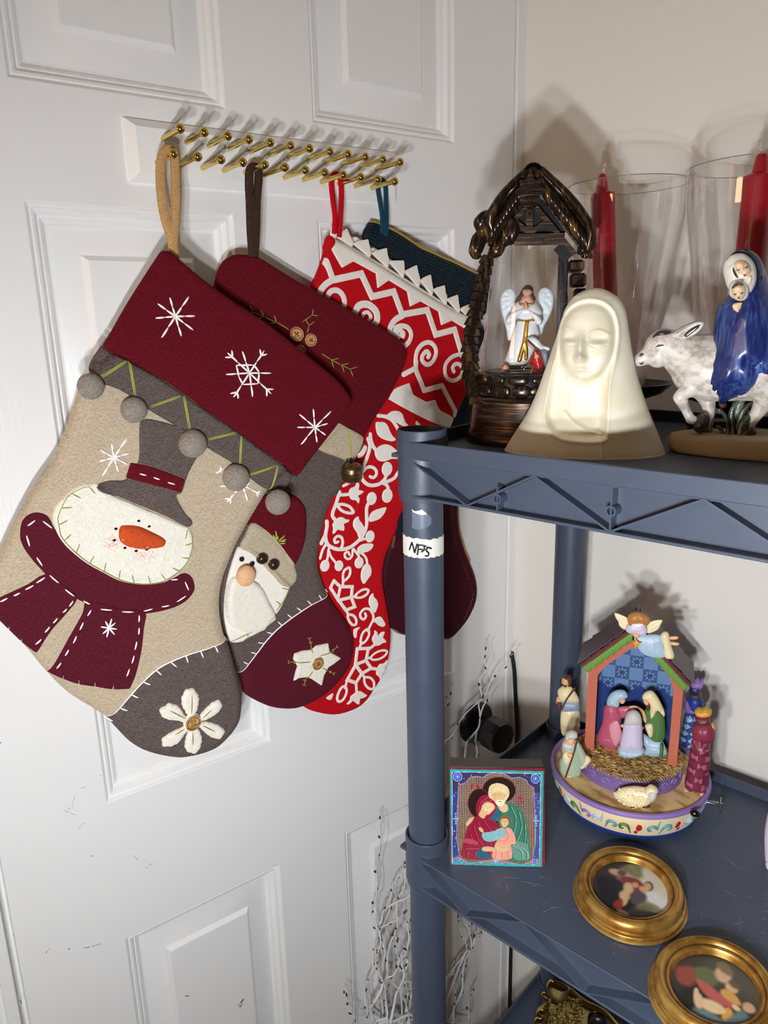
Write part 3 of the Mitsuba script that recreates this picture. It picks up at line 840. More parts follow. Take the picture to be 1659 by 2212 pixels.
# stitching
_fl = spline(S.pts([(1188, 425), (1215, 450), (1222, 500), (1217, 555), (1188, 630), (1130, 692), (1055, 742), (960, 765), (862, 764), (762, 740), (664, 690), (566, 636), (488, 576), (432, 523), (386, 464), (370, 400), (366, 330), (425, 215), (500, 165), (560, 145)], Z5), closed=False, n=3)
add(S.root + '__green_stitching', S.thread(blanket(_fl, 0.0085, 0.0165, -1), 0.00055), 'thread_green', smooth=True, label='green blanket stitch round the face')
_dash = [((175, 400), (222, 365)), ((272, 370), (330, 415)), ((167, 462), (187, 530)), ((232, 602), (268, 655)), ((315, 716), (370, 762)), ((412, 804), (470, 848)), ((530, 880), (570, 898)), ((638, 930), (710, 936)), ((775, 946), (848, 948)), ((915, 945), (972, 930)),
         ((1030, 918), (1080, 908)), ((1128, 885), (1185, 848)), ((1180, 758), (1203, 812)), ((1090, 745), (1135, 742)), ((285, 730), (230, 765)), ((212, 780), (160, 808)), ((125, 828), (85, 848)), ((45, 862), (0, 885)), ((465, 880), (440, 915)), ((425, 930), (400, 955)),
         ((365, 990), (338, 1022)), ((315, 1045), (285, 1082)), ((262, 1125), (225, 1158)), ((580, 938), (558, 975)), ((530, 1018), (508, 1065)), ((487, 1105), (466, 1150)), ((437, 1192), (415, 1230)), ((388, 1275), (360, 1312)), ((887, 972), (886, 1015)), ((887, 1052), (884, 1095)),
         ((872, 1140), (860, 1192)), ((855, 1230), (840, 1280)), ((825, 1315), (808, 1362))]
_dw = [S.pts(d, Z5) for d in _dash] + [S.pts(d, Z4) for d in (((636, 1068), (667, 1076)), ((700, 1085), (728, 1095)), ((765, 1108), (798, 1117)))]
add(S.root + '__running_stitch', S.thread(_dw, 0.0009), 'thread_white', smooth=True); labels[S.root + '__running_stitch'] = {'label': 'white running stitch along the scarf and hat band', 'kind': 'stuff'}
_fk = [rays((800, 348), [(775, 262), (862, 258), (720, 290), (710, 356), (890, 346), (738, 445), (828, 438), (882, 410)]),
       rays((1140, 607), [(1040, 515), (1108, 508), (1208, 505), (1033, 614), (1240, 608), (1068, 718), (1155, 716), (1240, 702)], 2, (0, 2, 5, 7)) + [[(1080, 572), (1160, 570)], [(1160, 570), (1186, 605)], [(1184, 605), (1180, 655)], [(1180, 656), (1112, 660)], [(1110, 660), (1092, 625)], [(1092, 625), (1080, 572)]],
       rays((1440, 856), [(1433, 772), (1515, 782), (1370, 797), (1360, 856), (1500, 838), (1377, 935), (1450, 925), (1490, 892)]),
       rays((522, 995), [(512, 932), (582, 908), (460, 962), (457, 1012), (592, 976), (470, 1080), (543, 1062), (586, 1028)]),
       rays((1112, 1120), [(1042, 1200), (1137, 1195), (1196, 1165), (1010, 1128)], 2, (0, 2)) + [[(1075, 1140), (1122, 1128)], [(1122, 1128), (1150, 1110)], [(1000, 1062), (1028, 1044)], [(990, 1066), (1020, 1056)], [(1012, 1036), (1014, 1062)]]]
for fl in _fk:
    k = add(S.root + '__snowflake', S.thread([S.pts(s, Z4) for s in fl], 0.00115), 'thread_white', smooth=True)
k = add(S.root + '__snowflake', S.thread([S.pts(s, Z5) for s in rays((693, 1052), [(712, 993), (735, 1020), (745, 1060), (730, 1095), (680, 1112), (655, 1090), (642, 1045), (672, 1010)], 1)], 0.0010), 'thread_white', smooth=True)
labels[S.root + '__snowflake'] = {'label': 'white stitched snowflake'}
_zg = [((455, 628), (580, 548)), ((585, 550), (612, 706)), ((685, 760), (820, 712)), ((835, 712), (862, 862)), ((945, 910), (1080, 878)), ((1098, 895), (1092, 1022)), ((1130, 1075), (1255, 1032)), ((1265, 1030), (1240, 1145))]
_zz = []
for a, b in _zg:
    q = S.pts([a, b], Z4); nn = np.array([-(q[1] - q[0])[1], (q[1] - q[0])[0]]); nn = nn / np.linalg.norm(nn) * 0.0007
    _zz += [np.linspace(q[0] + nn, q[1] + nn, 8), np.linspace(q[0] - nn, q[1] - nn, 8)]
add(S.root + '__zigzag_stitch', S.thread(_zz, 0.00065), 'thread_lime', smooth=True, label='lime zigzag stitching on the grey band')
for c, r in (((408, 668), 66), ((605, 775), 64), ((872, 928), 66), ((1070, 1083), 61), ((1262, 1195), 56)):
    q = S.pts([c], Z4)[0]; rr = np.linalg.norm(S.pts([(c[0] + r, c[1])], Z4)[0] - q) * 0.93
    m = ball((0, 0, 0), 1, 4)
    m.vertices *= (1 + 0.05 * (meshkit.fbm(m.vertices * 3.1 + c[0], 3) - 0.5) + 0.03 * (meshkit.noise(m.vertices * 16 + c[1]) - 0.5))[:, None] * rr
    m.vertices = m.vertices * [1, 0.85, 1] + [q[0], -(S.back + 0.013 + rr * 0.55), q[1]]
    add(S.root + '__pompom', m, 'felt_pompom', smooth=True)
labels[S.root + '__pompom'] = {'label': 'round grey felt pompom'}
add(S.root + '__blanket_stitch', S.thread(blanket(_toe_line, 0.0085, 0.0165, -1), 0.0009), 'thread_white', smooth=True, label='white blanket stitch along the toe')
_pet = [[(1185, 1590), (1160, 1540), (1165, 1480), (1200, 1440), (1240, 1445), (1268, 1490), (1265, 1540), (1250, 1590), (1220, 1640)], [(1275, 1610), (1320, 1560), (1370, 1520), (1410, 1520), (1412, 1560), (1380, 1600), (1310, 1640), (1230, 1660)],
        [(1290, 1650), (1360, 1660), (1420, 1690), (1430, 1730), (1385, 1762), (1330, 1740), (1280, 1695), (1225, 1650)], [(1200, 1710), (1180, 1780), (1185, 1830), (1225, 1855), (1265, 1835), (1288, 1770), (1275, 1715), (1230, 1650)],
        [(1180, 1680), (1110, 1710), (1040, 1755), (1035, 1800), (1070, 1812), (1130, 1790), (1170, 1740), (1230, 1660)], [(1185, 1620), (1140, 1555), (1080, 1535), (1025, 1570), (1020, 1600), (1060, 1635), (1130, 1645), (1175, 1655), (1230, 1660)]]
_pp = []
for p in _pet:
    q = np.array(spline(S.pts(p, Z5), n=8)); c = q.mean(0); a = np.arctan2(q[:, 1] - c[1], q[:, 0] - c[0])
    _pp.append(poly(c + (q - c) * (1 + 0.045 * np.sin(a * 11))[:, None]))
_fc = S.pts([(1225, 1652)], Z5)[0]
_flw = unary_union(_pp + [Point(_fc).buffer(0.010)])
_k = S.lay('felt_flower', _flw, 0.0042, 'felt_cream', 0.0035, 0.0016, noise_amp=0.0022, noise_freq=330, label='cream six-petalled felt snowflake on the toe')
add(_k + '__green_stitch', S.thread([S.pts(s, Z5) for s in [((1215, 1590), (1217, 1475)), ((1172, 1622), (1082, 1575)), ((1172, 1690), (1110, 1725)), ((1222, 1712), (1222, 1790)), ((1285, 1668), (1360, 1705)), ((1285, 1620), (1340, 1570))]], 0.0006), 'thread_green', smooth=True)
button(S, 'button', _fc, 0.0092, S.root, 'thread_green', (0.06, -0.05), -0.0005)
loop_strap(S, 'hanging_loop', [(378, 560), (372, 520), (357, 470), (349, 420), (347, 370), (351, 338), (363, 323), (376, 337), (379, 380), (380, 430), (378, 480), (374, 530), (377, 560)], 0.0092, 'felt_tan', 0.0032, 0.047, 'tan felt hanging loop')

# ---------------------------------------------------------------- 2: the grey stocking with the bearded face
S = S2 = Stocking('stocking_001', 0.024, 0.010, 0.009)
tag('stocking_001', 'grey felt stocking with a plum toe and a bearded face in a red hat', 'stocking', 'Christmas stockings hung from the peg rack')
_body = unary_union([S.shape([(905, 1200), (840, 1350), (800, 1450), (760, 1540), (760, 1540), (600, 1500), (250, 1300), (100, 900), (500, 900)], Z6, n=4),
                     S.shape([(795, 60), (760, 140), (720, 240), (690, 330), (670, 420), (655, 510), (655, 580), (670, 640), (700, 725), (740, 800), (800, 880), (835, 950), (850, 1020), (845, 1090), (820, 1160), (770, 1230), (710, 1290), (640, 1340), (560, 1375), (490, 1388), (400, 1380), (320, 1350), (240, 1300),
                              (225, 1240), (190, 1150), (120, 1060), (40, 980), (20, 860), (40, 700), (120, 500), (200, 300), (320, 60), (500, -60)], Z7, n=4)]).buffer(0.002).buffer(-0.002)
S.lay('leg', _body, 0.010, 'felt_grey', 0.009, 0.0045, base=lambda xz: np.zeros(len(xz)), noise_amp=0.0012, noise_freq=26)
_tl = spline(S.pts([(715, 733), (700, 742), (660, 765), (600, 795), (530, 840), (460, 890), (400, 940), (345, 1000), (300, 1060), (255, 1120), (205, 1185)], Z7), closed=False, n=4)
_toe = poly(list(_tl) + list(S.pts([(210, 1420), (920, 1420), (920, 760)], Z7))).intersection(_body)
S.lay('toe_cap', _toe, 0.0012, 'felt_plum', 0.0012, 0.0035, label='plum felt toe')
_cuff = S.shape([(62, 360), (75, 310), (95, 250), (130, 205), (180, 180), (240, 180), (300, 190), (340, 210), (500, 310), (680, 410), (850, 505), (1000, 590), (1080, 640), (1120, 680), (1135, 730), (1130, 790), (1080, 900), (1020, 1010), (960, 1100), (905, 1200), (905, 1200), (820, 1160), (735, 1120), (600, 1040), (300, 830), (60, 640), (20, 480)], Z6, n=3)
_band = S.shape([(735, 1110), (905, 1195), (905, 1195), (840, 1352), (840, 1352), (740, 1312), (640, 1272), (300, 1080), (100, 900), (60, 640), (300, 830)], Z6, n=3)
S.lay('cuff_band', _band, 0.0040, 'felt_taupe', 0.003, 0.003, label='taupe band under the cuff')
S.lay('cuff', _cuff, 0.0065, 'felt_burgundy', 0.0045, 0.0036, base=lambda xz: 0.006 + 0 * xz[:, 0], noise_amp=0.0015, noise_freq=24, label='burgundy felt cuff')
S.lay('lining', affinity.translate(_cuff.buffer(-0.0006), 0.0010, -0.0012), 0.004, 'felt_brown', 0.002, 0.006, base=lambda xz: 0.002 + 0 * xz[:, 0], layer=False, label='dark brown edge of the cuff')
# bearded face
_hatp = [(380, 150), (640, 60), (820, 30), (960, 15), (1060, 50), (1150, 120), (1215, 220), (1232, 330), (1232, 480), (1215, 640), (1170, 800), (1110, 930), (1070, 985), (1010, 930), (900, 760), (760, 600), (640, 490), (520, 420), (440, 440)]
S.lay('red_hat', S.shape(_hatp, ZE, n=3), 0.0055, 'felt_burgundy', 0.005, 0.0026, label='burgundy felt hat')
_fpoly = S.shape([(300, 800), (360, 740), (520, 800), (700, 960), (860, 1120), (1010, 1255), (1000, 1300), (960, 1400), (900, 1540), (830, 1635), (780, 1640), (700, 1750), (640, 1850), (560, 1900), (440, 1960), (380, 2000), (290, 2015), (210, 1990), (170, 1850), (140, 1600), (180, 1200)], ZE, n=3)
_kf = S.lay('face', _fpoly, 0.0040, 'felt_white', 0.003, 0.0026, label='white cloth face and body')
S.lay('hat_brim', S.shape([(350, 745), (420, 600), (515, 425), (640, 480), (760, 580), (880, 710), (980, 850), (1060, 960), (1105, 1080), (1100, 1180), (1040, 1255), (970, 1270), (880, 1235), (780, 1120), (690, 1030), (560, 880), (430, 790)], ZE, n=3), 0.0050, 'felt_taupe', 0.0045, 0.0024, label='taupe hat brim')
S.lay('beard', S.shape([(240, 1130), (180, 1240), (150, 1400), (150, 1560), (175, 1720), (260, 1810), (400, 1860), (540, 1860), (660, 1830), (750, 1760), (830, 1700), (830, 1700), (820, 1650), (740, 1500), (690, 1400), (630, 1280), (540, 1200), (480, 1160), (360, 1150)], ZE, n=3), 0.0065, 'felt_cream', 0.005, 0.0022, noise_amp=0.0016, noise_freq=260, label='fluffy cream beard')
q = S.pts([(375, 1095)], ZE)[0]
add(S.root + '__nose', ball((q[0], -(S.back + 0.0225), q[1]), 0.0118, 4, (0.98, 0.62, 1.06)), 'felt_skin', smooth=True, label='round tan felt nose')
for c in ((353, 893), (490, 953)):
    q = S.pts([c], ZE)[0]
    add(S.root + '__eye', ball((q[0], -(S.back + S.H(np.array([q]))[0] + 0.002), q[1]), 0.0029, 3), 'bead_black', smooth=True)
labels[S.root + '__eye'] = {'label': 'black bead eye'}
for c in ((618, 878), (770, 955)):
    q = S.pts([c], ZE)[0]; h = S.H(np.array([q]))[0]
    bl = lathe([(0.0001, -0.001), (0.0064, -0.001), (0.0069, 0.0), (0.0069, 0.0009), (0.0066, 0.0012), (0.0069, 0.0015), (0.0068, 0.003), (0.0060, 0.0052), (0.0042, 0.0068), (0.0018, 0.0075), (0.0008, 0.0074), (0.0001, 0.0070)], 32)
    ez = np.array([0.15, -1, -0.35]); ez /= np.linalg.norm(ez); ex = np.cross([0, 0, 1.0], ez); ex /= np.linalg.norm(ex)
    add(S.root + '__jingle_bell', frame(bl, np.array([q[0], -(S.back + h), q[1]]), ex, np.cross(ez, ex), ez), 'bell_dark', smooth=40)
labels[S.root + '__jingle_bell'] = {'label': 'small dark metal bell on the hat brim'}
add(S.root + '__sprig', S.thread([S.pts(s, ZE) for s in [((815, 640), (772, 578)), ((820, 635), (800, 520)), ((825, 640), (828, 590)), ((840, 650), (925, 578)), ((850, 665), (940, 625)), ((865, 690), (930, 680)), ((880, 660), (935, 650))]], 0.0010), 'thread_lime', smooth=True, label='lime stitched sprig on the hat')
_el = S.pts([(1000, 1275), (960, 1390), (870, 1510), (820, 1580)], ZE)
_e2 = S.pts([(230, 1985), (330, 1940), (430, 1890), (500, 1865)], ZE)
add(S.root + '__green_stitching', S.thread([_el, _e2] + [S.pts(s, ZE) for s in [((890, 1278), (985, 1300)), ((815, 1455), (870, 1490)), ((440, 1890), (445, 1925)), ((860, 1490), (870, 1525))]], 0.0006), 'thread_green', smooth=True, label='green stitches at the edge of the face')
add(S.root + '__mouth', S.thread([S.pts([(495, 1185), (550, 1215), (600, 1250)], ZE)], 0.0006), 'blush', smooth=True, label='thin pink mouth line')
# cuff trimmings
for c, r in (((513, 627), 42), ((592, 660), 38), ((530, 722), 36)):
    q = S.pts([c], Z6)[0]
    button(S, 'button', q, 0.0083 * r / 42, S.root, 'felt_red', (RNG.normal(0, 0.08), RNG.normal(0, 0.08)))


def fern(pts, z, leaf):
    """A stitched sprig: the stem's stitches and pairs of small leaves."""
    p = [np.array(a, float) for a in pts]; out = []
    for a, b in zip(p[:-1], p[1:]):
        out.append([a, b]); d = b - a
        for s in (0.75, -0.75):
            R2 = np.array([[math.cos(s), -math.sin(s)], [math.sin(s), math.cos(s)]])
            e = R2 @ d / np.linalg.norm(d) * leaf
            out.append([b, b + e])
    return [S.pts(s, z) for s in out]


_fr = fern([(652, 735), (708, 770), (765, 800), (812, 822)], Z6, 44) + fern([(572, 620), (582, 578)], Z6, 40) + fern([(600, 520), (545, 560)][::-1], Z6, 34) + fern([(470, 600), (400, 560), (330, 530), (270, 505)], Z6, 40)
add(S.root + '__fern_stitch', S.thread(_fr, 0.0007), 'thread_green', smooth=True, label='green fern stitching on the cuff')
add(S.root + '__zigzag_stitch', S.thread([np.linspace(*S.pts(s, ZA), 6) for s in [((360, 420), (0, 790)), ((490, 470), (560, 1040)), ((482, 470), (535, 1010))]], 0.0006), 'thread_lime', smooth=True, label='lime zigzag stitching on the taupe band')
q = S.pts([(505, 1225)], ZA)[0]
bl = lathe([(0.0001, -0.0128), (0.006, -0.0126), (0.0105, -0.0108), (0.0128, -0.007), (0.0132, -0.0012), (0.0132, -0.0004), (0.0126, 0.0), (0.0132, 0.0004), (0.0132, 0.0012), (0.0128, 0.006), (0.0105, 0.0096), (0.006, 0.0116), (0.0001, 0.012)], 40)
ez = np.array([-0.08, -0.1, 1.0]); ez /= np.linalg.norm(ez); ex = np.cross([0, 1.0, 0], ez); ex /= np.linalg.norm(ex)
_bc = np.array([q[0], -(S.back + 0.020), q[1]])
_k = add(S.root + '__bell', frame(bl, _bc, ex, np.cross(ez, ex), ez), 'bell_bronze', smooth=40, label='round bronze jingle bell hanging at the cuff')
add(_k + '__tie', [tube([_bc + ez * 0.0115, _bc + ez * 0.016 + np.array([dx, 0.002, 0.001])], 0.0008, 6) for dx in (-0.006, -0.002, 0.001, 0.005)], 'bead_black', smooth=True)
# toe flower
_st = [(505, 1065), (550, 1050), (598, 1045), (625, 1022), (692, 1008), (700, 1055), (762, 1090), (725, 1120), (692, 1140), (668, 1185), (655, 1242), (600, 1205), (575, 1195), (530, 1200), (500, 1215), (512, 1165), (522, 1135), (498, 1095)]
_k = S.lay('felt_flower', poly(S.pts(_st, Z7)).buffer(0.001).buffer(-0.0006), 0.0032, 'felt_cream', 0.0025, 0.0016, noise_amp=0.0016, noise_freq=330, label='cream felt star on the toe')
_fs = fern([(640, 1075), (715, 1050), (740, 1030)], Z7, 14) + fern([(655, 1140), (700, 1165), (722, 1175)], Z7, 14) + fern([(600, 1060), (596, 1010), (590, 985)], Z7, 14) + fern([(590, 1108), (510, 1112), (478, 1112)], Z7, 14) + fern([(600, 1160), (565, 1210), (560, 1235)], Z7, 14)
add(_k + '__green_stitch', S.thread(_fs, 0.0007), 'thread_green', smooth=True)
button(S, 'button', S.pts([(630, 1117)], Z7)[0], 0.0086, S.root, 'felt_red', (0.05, -0.05), -0.0005)
add(S.root + '__blanket_stitch', S.thread(blanket(_tl, 0.0075, 0.0150, -1), 0.0009), 'thread_white', smooth=True, label='white blanket stitch along the toe')
loop_strap(S, 'hanging_loop', [(546, 556), (542, 500), (540, 440), (538, 395), (540, 368), (549, 360), (558, 368), (558, 395), (554, 440), (553, 500), (550, 556)], 0.0085, 'felt_brown', 0.0032, 0.034, 'dark brown felt hanging loop')
# ---------------------------------------------------------------- 3: the red stocking with white embroidery
S = S3 = Stocking('stocking_002', 0.013, 0.008, 0.007)
tag('stocking_002', 'bright red felt stocking embroidered all over with white scrolls and leaves', 'stocking', 'Christmas stockings hung from the peg rack')
_bp = zm([(270, 222), (600, 420), (1000, 670), (1300, 850), (1490, 940)], *ZD) + zm([(1500, 530), (1492, 600), (1490, 800), (1500, 900), (1480, 960), (1440, 1050), (1395, 1145)], *Z6)[1:] + [(945, 985), (905, 1055), (868, 1116)]
_bp += zm([(1095, 370), (1060, 450), (1030, 520), (1015, 600), (1015, 680), (1030, 770), (1045, 850), (1055, 940), (1055, 1030), (1040, 1120), (1010, 1200), (960, 1280), (910, 1350), (840, 1395), (740, 1420), (640, 1405), (580, 1380), (480, 1300), (420, 1180), (480, 1050), (600, 900), (640, 760), (600, 640), (610, 520), (640, 400), (690, 250), (740, 120)], *Z7)
_bp += zm([(860, 1180), (600, 700), (600, 420), (640, 310), (680, 200), (705, 85)], *Z6)
_body = S.shape(_bp, n=3)
S.lay('leg', _body, 0.008, 'felt_red', 0.007, 0.0042, base=lambda xz: np.zeros(len(xz)), noise_amp=0.0010, noise_freq=28)
S.lay('edge_tab', S.shape([(205, 240), (225, 200), (270, 215), (250, 300), (185, 320)], ZD, n=3), 0.0022, 'felt_red', 0.0015, 0.002)
_back = [[(430, 215), (500, 205), (520, 240), (455, 270)], [(590, 310), (650, 306), (667, 338), (605, 355)], [(748, 378), (785, 378), (792, 428), (755, 435)], [(896, 445), (925, 458), (927, 512), (895, 520)], [(1018, 530), (1045, 540), (1047, 595), (1022, 595)], [(1272, 720), (1310, 724), (1312, 772), (1278, 775)], [(335, 112), (362, 112), (378, 142), (345, 165)]]
for b in _back:
    m = puff(poly(S.pts(b, ZD)), 0.0012, 0.0008, 0.002, lambda xz: np.zeros(len(xz)), 0.0005, -0.0115)
    add(S.root + '__back_edge', m, 'felt_white')
labels[S.root + '__back_edge'] = {'label': 'white point of the rear edge'}
_topw = [(235, 330), (325, 490), (430, 432), (630, 542), (645, 672), (745, 602), (910, 702), (935, 837), (1030, 790), (1190, 882), (1215, 1005), (1310, 962), (1436, 1040), (1446, 1150), (1500, 1180), (1560, 1040), (1495, 940), (1160, 730), (790, 500), (420, 285), (272, 218), (262, 270)]
_k = S.lay('white_edging', poly(S.pts(_topw, ZD)).buffer(0.0004), 0.0018, 'felt_white', 0.0014, 0.0026, label='white felt edging cut in points')
_base = [(300, 215), (420, 290), (600, 402), (760, 500), (900, 586), (1040, 675), (1160, 752), (1290, 835), (1400, 905), (1500, 965)]
_peaks = [[(238, 192), (246, 130), (270, 100), (296, 84), (304, 130), (302, 190), (280, 225), (262, 215)], [(296, 215), (320, 180), (388, 138), (405, 185), (450, 272), (430, 296)], [(445, 275), (480, 250), (575, 234), (590, 300), (606, 355), (590, 395)], [(610, 358), (650, 335), (742, 313), (750, 370), (765, 435), (752, 492)], [(760, 434), (800, 425), (896, 425), (900, 470), (902, 525), (890, 578)],
          [(902, 522), (940, 500), (1012, 467), (1022, 520), (1046, 605), (1030, 668)], [(1044, 602), (1080, 575), (1136, 551), (1146, 610), (1160, 690), (1148, 742)], [(1158, 686), (1200, 665), (1262, 648), (1268, 700), (1285, 775), (1276, 826)], [(1282, 772), (1320, 755), (1380, 732), (1388, 800), (1400, 866), (1392, 898)], [(1398, 862), (1430, 840), (1490, 818), (1498, 880), (1510, 965)]]
for pk in _peaks:
    m = puff(poly(S.pts(pk, ZD)).buffer(0.0004), 0.0018, 0.0012, 0.0018, lambda xz: 0.004 + 0 * xz[:, 0], 0.0008, -S.back)
    add(_k + '__point', m, 'felt_white')
# embroidery: strokes (path, width, enlargement) and filled outlines
def strokes(lst):
    return [LineString(spline(S.pts(p, z), closed=False, n=4) if sm else S.pts(p, z)).buffer(w / z[2] * 0.00054 * 0.5, join_style=('mitre' if not sm else 'round'), cap_style='round') for p, w, z, sm in lst]


def loops_(lst):
    out = []
    for p, w, z in lst:
        q = spline(S.pts(p, z), n=4)
        out.append(LineString(np.vstack([q, q[:1]])).buffer(w / z[2] * 0.00027))
    return out


_emb = strokes([
    ([(185, 430), (245, 595)], 62, ZD, False), ([(245, 600), (500, 545), (595, 750), (790, 705), (865, 910), (1090, 870), (1165, 1090), (1335, 1045), (1400, 1270), (1480, 1260)], 64, ZD, False),
    ([(250, 595), (180, 640), (130, 710), (150, 790), (230, 900)], 60, ZD, True), ([(200, 740), (230, 700), (290, 695), (340, 750), (345, 830), (300, 870), (240, 850), (215, 800)], 52, ZD, True),
    ([(440, 900), (480, 830), (560, 820), (630, 880), (640, 960), (600, 1010), (540, 1000)], 68, ZD, True), ([(505, 950), (520, 900), (560, 890), (585, 930), (560, 970)], 36, ZD, True),
    ([(870, 920), (800, 960), (755, 1040), (780, 1120), (860, 1190)], 62, ZD, True), ([(230, 300), (240, 200), (320, 165), (420, 190), (470, 290), (440, 400), (370, 470)], 85, ZH, True), ([(290, 340), (260, 280), (310, 235), (360, 270), (350, 330), (320, 300)], 62, ZH, True),
    ([(545, 800), (535, 690), (560, 540), (640, 440), (740, 410), (820, 470), (842, 580), (790, 700), (710, 745), (640, 690), (640, 610), (700, 545), (740, 590), (725, 630)], 80, ZH, True),
    ([(1190, 590), (1080, 630), (990, 730), (975, 850), (1010, 950), (1100, 985), (1200, 930), (1240, 830), (1200, 745), (1130, 735), (1090, 790), (1110, 850)], 74, ZH, True),
    ([(360, 890), (530, 800), (665, 1130), (930, 1060), (1130, 1440), (1120, 1500)], 92, ZH, False), ([(540, 800), (545, 700)], 85, ZH, False),
    ([(1050, 230), (1180, 245), (1290, 300), (1360, 390), (1430, 510), (1500, 600)], 78, ZA, True), ([(910, 560), (925, 680), (975, 800), (1050, 880)], 78, ZA, True),
    ([(870, 640), (905, 760), (885, 880), (830, 1040), (780, 1150), (750, 1260), (770, 1370), (850, 1455), (950, 1480), (1070, 1455), (1160, 1380), (1205, 1280), (1215, 1200)], 80, ZA, True),
    ([(780, 1230), (850, 1160), (940, 1150), (1010, 1205), (1020, 1280), (970, 1340), (905, 1320)], 70, ZA, True), ([(1140, 1440), (1210, 1480), (1240, 1560), (1235, 1620)], 70, ZA, True), ([(1160, 1430), (1270, 1390), (1350, 1340), (1400, 1260), (1460, 1200)], 78, ZA, True),
    ([(430, 1490), (520, 1440), (600, 1360)], 62, ZA, True), ([(380, 1650), (550, 1640)], 70, ZA, True), ([(360, 1600), (330, 1700), (290, 1830), (240, 1960), (240, 2040), (310, 2130)], 78, ZA, True),
    ([(1090, -80), (1040, -20), (1010, 70), (1010, 200), (1015, 300), (1000, 420), (960, 520), (910, 600), (830, 680), (740, 750), (620, 795), (500, 800), (400, 770), (320, 720), (285, 640), (275, 540), (300, 400), (300, 300)], 80, ZB2, True),
    ([(980, 610), (900, 640)], 60, ZB2, True), ([(560, 770), (585, 680), (560, 585), (490, 565), (435, 620), (450, 680), (500, 665)], 62, ZB2, True), ([(760, 810), (750, 920), (690, 975), (625, 940), (625, 870), (685, 850), (705, 900)], 54, ZB2, True),
    ([(780, 800), (860, 900), (880, 980)], 60, ZB2, True), ([(860, 840), (960, 900), (1010, 980), (1020, 1070)], 56, ZB2, True), ([(330, 800), (315, 930), (290, 1030)], 60, ZB2, True), ([(335, 830), (380, 940), (460, 1040)], 55, ZB2, True),
    ([(290, 690), (220, 820), (180, 960)], 62, ZB2, True), ([(270, 560), (200, 690)], 90, ZB2, True),
    ([(425, 1360), (365, 1490), (490, 1690)], 72, ZB2, False), ([(425, 1365), (540, 1470), (495, 1690)], 72, ZB2, False), ([(540, 1470), (755, 1470), (735, 1660), (500, 1715)], 74, ZB2, False), ([(735, 1660), (800, 1830), (640, 1890), (510, 1715)], 74, ZB2, False), ([(590, 1360), (585, 1460)], 62, ZB2, False),
    ([(735, 1660), (820, 1630)], 55, ZB2, True), ([(640, 1890), (680, 1960)], 60, ZB2, True), ([(1130, 1900), (1060, 1870), (970, 1870), (900, 1945), (905, 2020), (960, 2055), (1000, 2000), (985, 1950)], 60, ZB2, True), ([(1060, 1870), (1120, 1950), (1130, 2050), (1080, 2160), (1030, 2260)], 60, ZB2, True),
    ([(1030, 850), (1000, 950)], 60, ZC, True), ([(960, 960), (1150, 950), (1110, 1160), (930, 1230), (960, 960)], 74, ZC, False), ([(1110, 1160), (1200, 1290), (1040, 1380), (930, 1230)], 74, ZC, False), ([(1040, 1380), (940, 1540), (790, 1490), (930, 1240)], 74, ZC, False),
    ([(1270, 880), (1160, 965)], 70, ZC, True), ([(1190, 1290), (1320, 1310)], 70, ZC, True), ([(940, 1540), (950, 1700)], 64, ZC, True), ([(785, 1500), (755, 1630)], 58, ZC, True), ([(1130, 1120), (1190, 1110)], 60, ZC, True), ([(1040, 1390), (1090, 1450)], 58, ZC, True)])
_emb += loops_([([(330, 1830), (430, 1820), (540, 1860), (605, 1945), (590, 1975), (480, 1965), (380, 1915)], 64, ZA), ([(700, 1130), (718, 1210), (690, 1290), (625, 1355), (592, 1340), (588, 1250), (622, 1170)], 60, ZB2), ([(800, 1640), (880, 1560), (970, 1517), (1042, 1532), (1020, 1600), (940, 1655), (850, 1668)], 56, ZB2),
               ([(800, 390), (880, 382), (940, 450), (940, 540), (880, 548), (822, 480)], 56, ZC), ([(1152, 625), (1160, 720), (1110, 820), (1042, 870), (1018, 830), (1040, 720), (1090, 650)], 58, ZC), ([(1190, 1110), (1270, 1030), (1380, 988), (1470, 1002), (1430, 1078), (1330, 1135), (1235, 1145)], 52, ZC),
               ([(1085, 1455), (1180, 1452), (1245, 1530), (1240, 1635), (1165, 1638), (1095, 1560)], 56, ZC), ([(765, 1620), (780, 1700), (722, 1825), (645, 1860), (618, 1790), (660, 1670), (715, 1605)], 60, ZC)])
